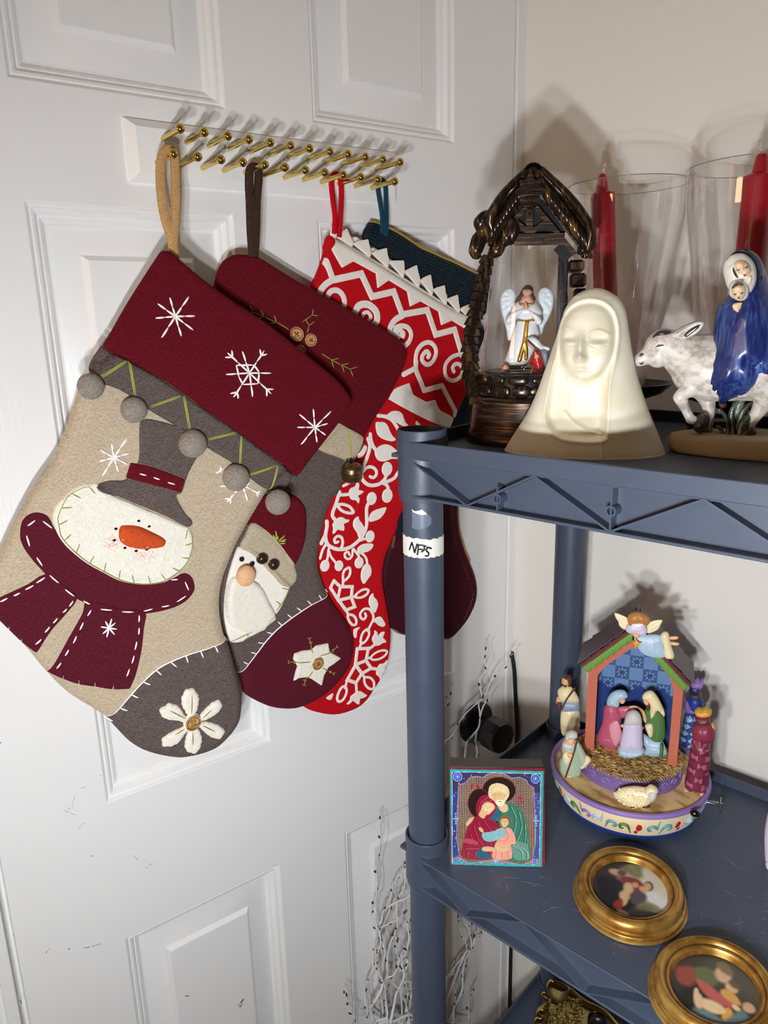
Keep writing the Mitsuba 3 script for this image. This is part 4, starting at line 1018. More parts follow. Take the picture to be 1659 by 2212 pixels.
_fills = [([(1180, 230), (1210, 210), (1300, 150), (1410, 145), (1480, 190), (1510, 270), (1545, 350), (1592, 400), (1540, 422), (1480, 410), (1400, 365), (1310, 300)], ZA), ([(1010, 350), (1080, 340), (1160, 345), (1220, 400), (1260, 500), (1310, 590), (1372, 652), (1320, 690), (1220, 680), (1120, 640), (1040, 570), (1008, 460)], ZA),
          ([(1010, 830), (1080, 770), (1180, 740), (1280, 765), (1360, 830), (1440, 900), (1440, 1000), (1300, 1005), (1220, 1035), (1140, 1055), (1050, 1030), (1000, 950), (990, 870)], ZA), ([(690, 1000), (780, 950), (840, 850), (850, 780), (790, 760), (700, 880)], ZA),
          ([(525, 1600), (560, 1530), (640, 1490), (670, 1420), (715, 1460), (700, 1560), (700, 1560), (795, 1585), (740, 1640), (690, 1665), (690, 1665), (720, 1720), (700, 1805), (650, 1750), (580, 1740), (540, 1690)], ZA), ([(440, 290), (500, 230), (580, 222), (640, 260), (704, 268), (680, 312), (600, 345), (600, 345), (615, 410), (600, 470), (540, 460), (490, 448), (490, 448), (440, 512), (398, 522), (412, 420), (395, 360)], ZB2),
          ([(1050, 270), (1060, 200), (1120, 120), (1220, 75), (1355, 42), (1362, 80), (1320, 170), (1250, 250), (1150, 295), (1070, 310)], ZB2), ([(862, 205), (880, 270), (940, 350), (970, 430), (950, 520), (900, 600), (860, 580), (840, 510), (780, 420), (765, 340), (790, 260)], ZB2), ([(840, 800), (880, 740), (960, 700), (1060, 690), (1132, 710), (1110, 780), (1040, 840), (950, 860), (880, 850)], ZB2),
          ([(1000, 1060), (1060, 1070), (1095, 1150), (1090, 1250), (1030, 1340), (965, 1422), (920, 1370), (905, 1280), (920, 1170), (960, 1090)], ZB2), ([(1130, 1583), (1140, 1640), (1190, 1700), (1217, 1780), (1200, 1860), (1160, 1940), (1120, 1890), (1070, 1830), (1045, 1740), (1070, 1640)], ZB2), ([(1235, 500), (1250, 460), (1290, 420), (1360, 408), (1410, 470), (1442, 550), (1390, 587), (1320, 560), (1280, 520)], ZC),
          ([(895, 640), (950, 600), (1012, 590), (960, 660), (950, 760), (905, 765)], ZC), ([(1250, 640), (1300, 670), (1322, 740), (1322, 740), (1360, 680), (1432, 668), (1400, 762), (1400, 762), (1460, 842), (1400, 862), (1340, 900), (1270, 905), (1215, 830), (1215, 760), (1250, 700)], ZC),
          ([(1300, 1290), (1340, 1220), (1420, 1200), (1475, 1143), (1480, 1220), (1430, 1285), (1430, 1285), (1482, 1320), (1430, 1350), (1390, 1395), (1390, 1395), (1372, 1512), (1330, 1440), (1278, 1390)], ZC), ([(880, 1740), (950, 1690), (1020, 1680), (1080, 1720), (1132, 1755), (1060, 1800), (1010, 1808), (1010, 1808), (990, 1912), (930, 1880), (885, 1845), (885, 1845), (820, 1905), (772, 1902), (830, 1830), (840, 1770)], ZC),
          ([(428, 1802), (500, 1740), (552, 1718), (510, 1832)], ZC), ([(545, 1580), (575, 1600), (612, 1645), (540, 1645)], ZH), ([(130, 1260), (130, 1260), (190, 1150), (250, 1090), (440, 1018), (440, 1018), (500, 1190), (500, 1190), (700, 1302), (700, 1302), (830, 1268), (830, 1268), (900, 1420), (1095, 1540), (1050, 1690), (1050, 1690), (850, 1630), (600, 1515), (350, 1385)], ZH)]
_emb += [poly(spline(S.pts(p, z), n=4)) for p, z in _fills]
for c, r, z in [((1210, 1185), 98, ZA), ((1215, 1665), 98, ZA), ((935, 1715), 92, ZA), ((1070, 570), 86, ZB2), ((875, 1040), 83, ZB2), ((262, 1095), 88, ZB2), ((515, 1095), 80, ZB2)]:
    q = S.pts([c], z)[0]; rr = np.linalg.norm(S.pts([(c[0] + r, c[1])], z)[0] - q)
    _emb.append(affinity.scale(Point(q).buffer(rr * 0.98), 0.98, 1.1))
_emb = unary_union(_emb).intersection(_body.buffer(-0.0008)).buffer(0.0003).buffer(-0.0003)
for g in getattr(_emb, 'geoms', [_emb]):
    if g.area > 2e-6:
        S.lay('embroidery', g, 0.0012, 'felt_white', 0.0011, 0.0020, layer=False)
labels[S.root + '__embroidery'] = {'label': 'white appliqued scroll or leaf'}
# the pale stitches along the motifs' rims
_sts = []
for g in getattr(_emb, 'geoms', [_emb]):
    i = g.buffer(-0.0011)
    for h in getattr(i, 'geoms', [i]):
        for rg in ([] if h.is_empty else [h.exterior] + list(h.interiors)):
            n = int(rg.length / 0.0021)
            for k in range(n):
                a, b = (np.array(rg.interpolate((k + o) / n, normalized=True).coords[0]) for o in (0.1, 0.62))
                _sts.append(np.c_[[a, b]])
mat('thread_pearl', srgb(255, 252, 246), 0.4, 0.5)
_ms = []
for s in _sts:
    d = s[1] - s[0]; L = np.linalg.norm(d)
    if L < 1e-5:
        continue
    nn = np.array([-d[1], d[0]]) / L * 0.00027; y = -(S.back + S.H(s)[:, None].mean() + 0.0012)
    _ms.append(np.array([[s[0][0], y, s[0][1]], [(s[0] + s[1])[0] / 2 - nn[0], y + 0.0001, (s[0] + s[1])[1] / 2 - nn[1]], [s[1][0], y, s[1][1]], [(s[0] + s[1])[0] / 2 + nn[0], y + 0.0001, (s[0] + s[1])[1] / 2 + nn[1]], [(s[0] + s[1])[0] / 2, y - 0.00032, (s[0] + s[1])[1] / 2]]))
V = np.array(_ms).reshape(-1, 3); n = len(_ms)
F = (np.array([[0, 1, 4], [1, 2, 4], [2, 3, 4], [3, 0, 4]])[None] + 5 * np.arange(n)[:, None, None]).reshape(-1, 3)
add(S.root + '__rim_stitches', trimesh.Trimesh(V, F, process=False), 'thread_pearl', smooth=False); labels[S.root + '__rim_stitches'] = {'label': 'pearly stitches round the white motifs', 'kind': 'stuff'}
loop_strap(S, 'hanging_loop', [(722, 505), (724, 470), (719, 430), (716, 395), (722, 377), (732, 380), (737, 400), (737, 440), (735, 475), (733, 512)], 0.0058, 'felt_red', 0.0026, 0.020, 'red felt hanging loop')

# ---------------------------------------------------------------- 4: the dark velvet stocking
def _velvet(c1, c2, kx, kz, f):
    a, b = srgb(*c1), srgb(*c2)

    def fn(p, n, uv):
        w = p.x * kx + p.z * kz + 0.0006 * fbm(p.x * 60, p.z * 60, 0.0, octaves=2)
        r = 0.5 + 0.5 * dr.sin(w * f)
        return mix(a, b, r * (0.45 + 0.55 * noise(p.x * 900, p.z * 900, 0.0)))
    return proc(fn)


mat('velvet_navy', _velvet((4, 16, 26), (14, 46, 62), 0.5, 0.866, 2600.0), 0.7, 0.2, FB, 0.0004, sheen=0.5, sheen_tint=0.8)
mat('velvet_wine', _velvet((40, 4, 16), (82, 16, 34), 0.05, 1.0, 2300.0), 0.75, 0.2, FB, 0.0005, sheen=0.5, sheen_tint=0.8)
mat('ribbon_teal', srgb(12, 62, 82), 0.7, 0.25, FB, 0.0003)
S = S4 = Stocking('stocking_003', 0.003, 0.007, 0.006)
tag('stocking_003', 'dark velvet stocking with gold cord edges half hidden behind the red one and the post', 'stocking', 'Christmas stockings hung from the peg rack')
_cuffp = zm([(85, 145), (120, 108), (200, 122), (330, 180), (450, 240), (560, 310), (650, 370), (740, 430), (860, 480), (1000, 545), (1110, 590), (1250, 660), (1400, 735), (1500, 800), (1560, 900), (1540, 1060), (1460, 1240)], *ZF)
_right = [(1038, 760), (1030, 800), (1026, 846), (1020, 911), (1006, 1000), (994, 1070), (992, 1110), (994, 1140), (999, 1164), (1008, 1193), (1016.7, 1213), (1028, 1243.5), (1032.6, 1268), (1032.6, 1288), (1028, 1308.6), (1015, 1336), (998, 1359), (979, 1378), (960, 1381.6)]
_bl = _right + [(920, 1380), (874, 1371.5), (859, 1363.5), (846, 1357.8), (830, 1340), (822, 1300), (826, 1240), (840, 1180), (850, 1120), (850, 1000), (820, 850), (800, 700), (900, 650)]
_body = S.shape([(1045, 700)] + _bl, n=3)
S.lay('leg', _body, 0.007, 'velvet_navy', 0.006, 0.004, base=lambda xz: np.zeros(len(xz)), noise_amp=0.0006, noise_freq=30)
_toe = _body.intersection(Polygon(S.pts([(780, 1152), (900, 1150), (960, 1020), (1060, 1040), (1060, 1420), (780, 1420)])))
S.lay('toe_cap', _toe, 0.0010, 'velvet_wine', 0.0010, 0.0030, label='wine red ribbed velvet foot')
_cuff = S.shape(_cuffp + zm([(1200, 1140), (900, 940), (500, 640), (200, 420), (30, 300)], *ZF), n=3)
S.lay('cuff', _cuff, 0.0045, 'velvet_navy', 0.0035, 0.003, base=lambda xz: 0.0035 + 0 * xz[:, 0], label='navy velvet cuff')


def on_cloth(pp, r):
    return np.c_[pp[:, 0], -(S.back + S.H(pp) + r), pp[:, 1]]


_top = spline(S.pts(_cuffp[:13]), closed=False, n=6)
_gl, _d = [], S.pts([(0, 0), (1000, 545)], ZF)
for k in range(13):
    off = 0.0035 + 0.0040 * k
    base = _top[4:].copy(); base[:, 1] -= off * 0.92; base[:, 0] -= off * 0.42
    Ls = LineString(base).intersection(_cuff.buffer(-0.001))
    for g in getattr(Ls, 'geoms', [Ls]):
        if g.is_empty or g.length < 0.004:
            continue
        n = int(g.length / 0.0030)
        for i in range(n):
            if RNG.random() < 0.86:
                a, b = (np.array(g.interpolate(min(g.length, (i + o) * 0.0030)).coords[0]) for o in (0.1, RNG.uniform(0.55, 0.95)))
                if np.linalg.norm(b - a) > 1e-4:
                    _gl.append(tube(on_cloth(np.array([a, b]), 0.0001), RNG.uniform(0.00012, 0.00026), 4, caps=False))
add(S.root + '__cuff__gold_stripes', _gl, 'thread_gold', smooth=False); labels[S.root + '__cuff__gold_stripes'] = {'label': 'broken gold thread stripes', 'kind': 'stuff'}


def cord(path, r, turns):
    """Two strands twisted round each other."""
    L = np.r_[0, np.cumsum(np.linalg.norm(np.diff(path, axis=0), axis=1))]
    n = int(L[-1] / 0.0006); t = np.linspace(0, L[-1], n)
    c = np.c_[[np.interp(t, L, path[:, k]) for k in range(3)]].T
    d = np.gradient(c, axis=0); d /= np.linalg.norm(d, axis=1, keepdims=True)
    e1 = np.cross(d, [0, 1.0, 0]); e1 /= np.linalg.norm(e1, axis=1, keepdims=True); e2 = np.cross(d, e1)
    return trimesh.util.concatenate([tube(c + r * 0.55 * (np.cos(t * turns + p)[:, None] * e1 + np.sin(t * turns + p)[:, None] * e2), r * 0.62, 6) for p in (0, math.pi)])


_tp = spline(S.pts(_cuffp[1:13]), closed=False, n=6)
add(S.root + '__gold_cord', cord(np.c_[_tp[:, 0], -S.back - 0.005 + 0 * _tp[:, 0], _tp[:, 1] + 0.0006], 0.0019, 1500), 'cord_gold', smooth=True)
_tp = spline(S.pts([(1034, 780)] + _right[1:11]), closed=False, n=6)
add(S.root + '__gold_cord', cord(np.c_[_tp[:, 0] + 0.0006, -S.back - 0.0035 + 0 * _tp[:, 0], _tp[:, 1]], 0.0017, 1500), 'cord_gold', smooth=True)
_tp = spline(S.pts(_right[11:] + [(874, 1372), (850, 1360)]), closed=False, n=6)
add(S.root + '__gold_cord', cord(np.c_[_tp[:, 0], -S.back - 0.003 + 0 * _tp[:, 0], _tp[:, 1]], 0.0008, 1500), 'thread_gold', smooth=True)
labels[S.root + '__gold_cord'] = {'label': 'twisted gold cord along the edge'}
_in = spline(S.pts([(1012, 846), (1006, 911), (990, 1000), (975, 1080), (976, 1130), (986, 1180), (1000, 1220), (1014, 1255), (1020, 1285), (1012, 1315), (1000, 1340), (980, 1362)]), closed=False, n=5)
_L = LineString(_in); _zp = []
for i in range(int(_L.length / 0.0042)):
    p = np.array(_L.interpolate(i * 0.0042).coords[0]); q = np.array(_L.interpolate(i * 0.0042 + 0.0005).coords[0]); d = (q - p) / np.linalg.norm(q - p)
    _zp.append(p + np.array([-d[1], d[0]]) * 0.0021 * (1 if i % 2 else -1))
_zp = np.array(_zp)
add(S.root + '__zigzag_stitch', tube(on_cloth(_zp, 0.0001), 0.00022, 5), 'thread_gold', smooth=True, label='fine gold zigzag stitch')
add(S.root + '__gold_tab', puff(poly(S.pts([(165, 712), (200, 718), (232, 520), (205, 540)], ZG)), 0.001, 0.0007, 0.002, S.H, 0.0004, -S.back), 'thread_gold', label='small gold ribbon tab')
loop_strap(S, 'hanging_loop', [(826, 505), (826, 470), (820, 430), (816, 402), (820, 390), (828, 391), (833, 405), (834, 440), (835, 475), (834, 510)], 0.0062, 'ribbon_teal', 0.0014, 0.017, 'teal ribbon hanging loop')
# ================================================================ figurines: rounded bodies from measured outlines, each at its own depth
class Fig:
    """A figurine standing at the world point O (on its shelf). Its pieces are measured on the upright plane through O that faces the camera."""

    def __init__(self, root, O, n=None):
        self.root, self.O = root, np.asarray(O, float)
        n = CAM - self.O if n is None else np.array(n, float); n[2] = 0; self.n = n / np.linalg.norm(n)
        self.ex = np.cross([0, 0, 1.0], self.n)

    def pts(self, p, z=None, dy=0.0):
        out = []
        for a in (zm(p, *z) if z else p):
            X = on_plane(a, self.O + self.n * dy, self.n)
            out.append([(X - self.O) @ self.ex, X[2] - self.O[2]])
        return np.array(out)

    def world(self, mesh):
        return frame(mesh, self.O, self.ex, -self.n, np.array([0, 0, 1.0]))

    def at(self, px, dy=0.0, z=None):
        q = self.pts([px], z, dy)[0]
        return np.array([q[0], -dy, q[1]])

    def pillow(self, P, depth, dy=0.0, R=None, step=0.0016, grooves=(), back=1.0, lean=0.0, flat=1.0, bumps=None):
        """A rounded solid over the polygon: half its thickness is 'depth', reached R inside its rim. grooves: (polyline, width, depth) carved in front."""
        out = []
        for G in getattr(P, 'geoms', [P]):
            if G.is_empty or G.area < 1e-8:
                continue
            inr = R or max(0.0005, shapely.maximum_inscribed_circle(G).length)
            pts = fill_points(G, step, [inr * 0.06, inr * 0.22, inr * 0.5] if inr * 0.06 > 4e-5 else [inr * 0.3])
            tri = Delaunay(pts).simplices
            c = pts[tri].mean(1)
            tri = tri[shapely.contains_xy(G.buffer(1e-7), c[:, 0], c[:, 1])]
            a = pts[tri]; area = np.cross(a[:, 1] - a[:, 0], a[:, 2] - a[:, 0])
            tri = tri[np.abs(area) > 1e-13]; area = area[np.abs(area) > 1e-13]
            tri[area < 0] = tri[area < 0][:, ::-1]
            d = shapely.distance(shapely.points(pts), G.boundary)
            t = np.clip(d / inr, 0, 1)
            h = depth * np.sqrt(np.clip(1 - (1 - t) ** 2, 0, 1)) ** flat
            hb = h.copy() * back
            for line, w, dp in grooves:
                L = LineString(line)
                h = h - dp * np.exp(-(shapely.distance(shapely.points(pts), L) / w) ** 2) * np.clip(t * 4, 0, 1)
            if bumps is not None:
                h = h + bumps(pts) * np.clip(t * 3, 0, 1)
            y0 = -dy - lean * pts[:, 1]
            n = len(pts)
            rim = d < 1e-6
            idx = np.where(rim, np.arange(n), np.arange(n) + n)
            V = np.vstack([np.c_[pts[:, 0], y0 - h, pts[:, 1]], np.c_[pts[:, 0], y0 + hb, pts[:, 1]]])
            F = np.vstack([tri, idx[tri][:, ::-1]])
            out.append(trimesh.Trimesh(V, F, process=False))
        m = trimesh.util.concatenate(out)
        m.remove_unreferenced_vertices()
        return m

    def solid(self, name, p, m, depth, z=None, dy=0.0, n=4, grooves=(), parent=None, label=None, sm=True, smooth=True, raw=None, **kw):
        q = self.pts(p, z, dy) if raw is None else None
        P = (poly(spline(q, n=n)) if sm else poly(q)) if raw is None else raw
        g = [(spline(self.pts(a, z, dy), closed=False, n=4), w, d) for a, w, d in grooves]
        mesh = self.pillow(P, depth, dy, grooves=g, **kw)
        return add((parent or self.root) + '__' + name, self.world(mesh), m, smooth=smooth, label=label)

    def put(self, name, mesh, m, parent=None, label=None, smooth=True):
        """A mesh in the figurine's own axes (x right, y away from the camera, z up)."""
        if isinstance(mesh, (list, tuple)):
            mesh = trimesh.util.concatenate(mesh)
        return add((parent or self.root) + '__' + name, self.world(mesh), m, smooth=smooth, label=label)


def stroke(path, w0, w1=None):
    """A tapering band as a polygon."""
    p = np.asarray(path, float); w1 = w0 if w1 is None else w1
    d = np.gradient(p, axis=0); d /= np.maximum(np.linalg.norm(d, axis=1, keepdims=True), 1e-9)
    nn = np.c_[-d[:, 1], d[:, 0]] * np.linspace(w0, w1, len(p))[:, None] / 2
    return poly(np.vstack([p + nn, (p - nn)[::-1]]))


class Print:
    """A flat picture as colours on a fine grid of its own surface; shapes are filled one over the other in the picture's own coordinates."""

    def __init__(self, xs, ys):
        self.X, self.Y = np.meshgrid(xs, ys); self.q = np.stack([self.X.ravel(), self.Y.ravel()], 1)
        self.c = np.ones((len(self.q), 3)) * 0.5

    def fill(self, P, col, alpha=1.0, soft=0.0, grain=0.0):
        P = P if hasattr(P, 'geom_type') else poly(spline(P, n=4))
        if soft:
            d = shapely.distance(shapely.points(self.q), P.boundary) * np.where(shapely.contains_xy(P, self.q[:, 0], self.q[:, 1]), 1, -1)
            a = alpha * np.clip(0.5 + d / soft, 0, 1)[:, None]
        else:
            a = alpha * shapely.contains_xy(P, self.q[:, 0], self.q[:, 1])[:, None]
        k = np.array(srgb(*col))[None] * (1 + grain * (RNG.random((len(self.q), 1)) - 0.5))
        self.c = self.c * (1 - a) + k * a

    def line(self, pts, w, col, alpha=1.0, inside=None):
        L = LineString(spline(pts, closed=False, n=4)).buffer(w / 2)
        if inside is not None:
            L = L.intersection(inside)
        if not L.is_empty:
            self.fill(L, col, alpha)

    def mesh(self, fn):
        """fn maps picture points to 3-D points; returns (mesh, colours)."""
        h, w = self.X.shape
        i = np.arange(h * w).reshape(h, w)
        F = np.vstack([np.c_[i[:-1, :-1].ravel(), i[:-1, 1:].ravel(), i[1:, 1:].ravel()], np.c_[i[:-1, :-1].ravel(), i[1:, 1:].ravel(), i[1:, :-1].ravel()]])
        return trimesh.Trimesh(fn(self.q), F, process=False), self.c
# ================================================================ on the top shelf
# ---------------------------------------------------------------- the white veiled bust
def _bust_tone(p, n, uv):
    t = fbm(p.x * 40, p.y * 40, p.z * 26, octaves=3)
    return mix(srgb(216, 207, 180), srgb(228, 221, 200), smoothstep(0.3, 0.65, t))


mat('bust_glaze', proc(_bust_tone), 0.42, 0.45)
F1 = Fig('bust', sh(0.150, 0.104, ZT))
tag('bust', 'cream ceramic bust of a veiled woman with closed eyes', 'bust')
_Lp = F1.pts([(1278, 622.5), (1262, 626), (1239.5, 640), (1221, 664), (1211, 695), (1202, 728), (1189, 765), (1174, 807.5), (1159, 849), (1138, 894), (1111, 936), (1086, 976), (1077, 992), (1072, 1002)])
_Rp = F1.pts([(1278, 622.5), (1300, 624), (1317, 628.5), (1341, 646), (1354, 673), (1359, 712), (1365, 754), (1374, 801.5), (1388.7, 849), (1403.6, 891), (1421.5, 936), (1436, 972), (1441, 989), (1441, 1000)])
_zb = np.concatenate([np.linspace(0, 0.01, 8), np.linspace(0.0113, 1.0, 190)[:-30], 1 - (np.linspace(math.sqrt(1 - (np.linspace(0.0113, 1.0, 190)[-30])), 0, 40)[1:]) ** 2])
_top = _Lp[0, 1]
_zs = _zb * _top
_order = np.argsort(_Lp[:, 1]); _xl = np.interp(_zs, _Lp[_order, 1], _Lp[_order, 0]); _order = np.argsort(_Rp[:, 1]); _xr = np.interp(_zs, _Rp[_order, 1], _Rp[_order, 0])
# round the crown: near the top the half-width follows an arc
_near = _zs > _top * 0.955
_k = np.sqrt(np.clip((_top - _zs) / (_top * 0.045), 0, 1))
_i0 = np.argmax(_near); _mx = 0.5 * (_xl[_i0] + _xr[_i0]); _hw = 0.5 * (_xr[_i0] - _xl[_i0])
_xl = np.where(_near, _mx - _hw * _k, _xl); _xr = np.where(_near, _mx + _hw * _k, _xr)
from scipy.ndimage import gaussian_filter1d
_xl[:-25] = gaussian_filter1d(_xl, 4)[:-25]; _xr[:-25] = gaussian_filter1d(_xr, 4)[:-25]
NPH = 300
_ph = np.arange(NPH) * 2 * np.pi / NPH
_cx, _hw = 0.5 * (_xl + _xr), 0.5 * (_xr - _xl)
_dep = np.interp(_zs / _top, [0, 0.15, 0.35, 0.6, 0.8, 1.0], [0.60, 0.62, 0.72, 0.88, 0.92, 0.95])
_X = _cx[:, None] + _hw[:, None] * np.cos(_ph); _Y = -_hw[:, None] * _dep[:, None] * np.sin(_ph); _Z = np.repeat(_zs[:, None], NPH, 1)
ZBU = (1180, 610, 3.175)


def _ln(p):
    return LineString(spline(F1.pts(p, ZBU, 0.03), closed=False, n=5))


def _dist(g, q):
    return shapely.distance(shapely.points(q), g)


_q = np.stack([_X.ravel(), _Z.ravel()], 1); _front = (np.sin(_ph)[None] * np.ones_like(_X)).ravel()
_S = 0.00055 / 3.175 * 1.0            # metres per enlargement pixel, about
_u = lambda k: k * (F1.pts([(100, 0), (0, 0)], ZBU)[0, 0] - F1.pts([(100, 0), (0, 0)], ZBU)[1, 0]) / 100


def _g(c, sx, sz, a, rot=0.0):
    """A soft bump at a measured point, sx by sz measured pixels, a metres high."""
    p = F1.pts([c], ZBU, 0.03)[0]; d = _q - p
    ca, sa = math.cos(rot), math.sin(rot)
    e = d @ np.array([[ca, -sa], [sa, ca]])
    return a * np.exp(-(e[:, 0] / _u(sx)) ** 2 - (e[:, 1] / _u(sz)) ** 2)


_face = poly(spline(F1.pts([(285, 138), (370, 150), (435, 205), (466, 300), (468, 400), (450, 510), (410, 590), (350, 650), (250, 692), (180, 650), (130, 590), (102, 510), (93, 420), (100, 310), (140, 220), (205, 162)], ZBU, 0.03), n=6))
_sd = np.where(shapely.contains_xy(_face, _q[:, 0], _q[:, 1]), 1, -1) * _dist(_face.boundary, _q)      # > 0 inside the face
_hood = poly(spline(F1.pts([(285, 130), (380, 145), (448, 205), (478, 300), (478, 410), (455, 540), (425, 640), (410, 800), (400, 1000), (385, 1062), (200, 1062), (70, 1030), (5, 935), (18, 800), (50, 620), (80, 480), (84, 330), (130, 215), (200, 155)], ZBU, 0.03), n=6))
_sh = np.where(shapely.contains_xy(_hood, _q[:, 0], _q[:, 1]), 1, -1) * _dist(_hood.boundary, _q)
sg = lambda x, w: 1 / (1 + np.exp(-np.clip(x / w, -40, 40)))
_D = -0.0065 * sg(_sh, 0.0009)                                          # the opening of the veil lies deeper
_D += 0.0016 * np.exp(-((_sh + 0.0022) / 0.0018) ** 2)                  # its rolled edge
_chin = _g((250, 600), 190, 150, 1.0)
_inf = sg(_sd, 0.0016)
_fz = (_q[:, 1] - F1.pts([(0, 692)], ZBU, 0.03)[0, 1]) / _u(554)
_D += _inf * (0.0052 + 0.006 * np.clip(1 - np.abs(_fz - 0.45) / 0.6, 0, 1))        # the face stands out again
_D -= 0.0085 * sg(-_sd, 0.0014) * sg(_sh, 0.0012) * sg(F1.pts([(0, 600)], ZBU, 0.03)[0, 1] - _q[:, 1], 0.004) * sg(_q[:, 1] - F1.pts([(0, 1010)], ZBU, 0.03)[0, 1], 0.006)   # the neck
_D += _inf * (_g((236, 470), 30, 90, 0.0066) + _g((237, 508), 27, 26, 0.0060) + _g((208, 520), 16, 14, 0.0022) + _g((266, 521), 16, 14, 0.0020) + _g((236, 400), 22, 60, 0.0022)
              - _g((158, 385), 52, 30, 0.0040) - _g((356, 392), 56, 32, 0.0042) + _g((160, 408), 42, 21, 0.0032) + _g((360, 418), 44, 22, 0.0034)
              + _g((232, 588), 48, 10, 0.0022) + _g((234, 613), 40, 11, 0.0024) - _g((232, 560), 12, 14, 0.0008) + _g((240, 662), 50, 26, 0.0032) + _g((250, 230), 130, 70, 0.0022)
              + _g((150, 500), 50, 50, 0.0014) + _g((385, 505), 52, 52, 0.0016))
for p, w, a in (([(108, 392), (150, 430), (206, 428)], 3.5, -0.0012), ([(305, 432), (355, 446), (420, 428)], 3.5, -0.0013), ([(180, 598), (232, 601), (285, 598)], 3.2, -0.0020), ([(102, 322), (150, 314), (198, 345), (215, 400)], 9, 0.0011), ([(285, 385), (310, 345), (365, 330), (425, 352)], 9, 0.0011)):
    _D += _inf * a * np.exp(-(_dist(_ln(p), _q) / _u(w)) ** 2)
for p, w, a in (([(140, 640), (143, 760), (140, 860)], 7, 0.0016), ([(125, 895), (190, 965), (300, 1022), (376, 1040)], 8, 0.0022), ([(388, 640), (385, 800), (376, 1060)], 6, 0.0014), ([(382, 1060), (384, 1150), (388, 1240)], 5, 0.0012), ([(430, 640), (425, 760), (410, 900)], 7, 0.0012)):
    _D += a * np.exp(-(_dist(_ln(p), _q) / _u(w)) ** 2)
_D -= 0.0035 * sg(-_dist(_ln([(135, 700), (140, 880), (200, 960), (300, 1015), (372, 1030), (380, 800), (390, 660)]), _q) * np.where(shapely.contains_xy(poly(_ln([(135, 660), (135, 880), (200, 960), (300, 1015), (372, 1030), (380, 800), (390, 660)]).coords), _q[:, 0], _q[:, 1]), -1, 1), 0.001)
_Y = _Y - (_D * np.clip(_front * 3, 0, 1)).reshape(_Y.shape) * np.clip((_top - _Z) / 0.01, 0, 1)
_V = np.stack([_X, _Y, _Z], -1).reshape(-1, 3); _F = []
_nz = len(_zs)
_i, _j = np.meshgrid(np.arange(_nz - 1), np.arange(NPH), indexing='ij'); _i, _j = _i.ravel(), _j.ravel(); _l = (_j + 1) % NPH
_F = np.vstack([np.c_[_i * NPH + _j, _i * NPH + _l, (_i + 1) * NPH + _l], np.c_[_i * NPH + _j, (_i + 1) * NPH + _l, (_i + 1) * NPH + _j]])
_b = len(_V); _V = np.vstack([_V, [[_cx[0], 0, 0]]]); _F = np.vstack([_F, [[_b, (k + 1) % NPH, k] for k in range(NPH)]])
_m = trimesh.Trimesh(_V, _F, process=False)
_m.vertices[:NPH, 2] = 0
_m = F1.world(_m)
add('bust', _m, 'bust_glaze', smooth=60)
if _m.volume < 0:
    _m.invert(); scene['bust'] = ply(_m, 'bust_glaze', smooth=60)

# ---------------------------------------------------------------- two clear hurricane glasses on dark stands, each round a red candle
scene['clear_glass'] = {'type': 'thindielectric', 'int_ior': 1.5}
mat('glass_rim', srgb(112, 108, 104), 0.12, 0.8, clearcoat=1.0)
mat('candle_wax', srgb(158, 16, 34), 0.32, 0.5, clearcoat=0.4, clearcoat_gloss=0.9)
mat('wick', srgb(206, 192, 172), 0.9, 0.1)
mat('dark_metal', srgb(34, 30, 34), 0.3, 0.5, metallic=0.6)
ZR = 1.6733


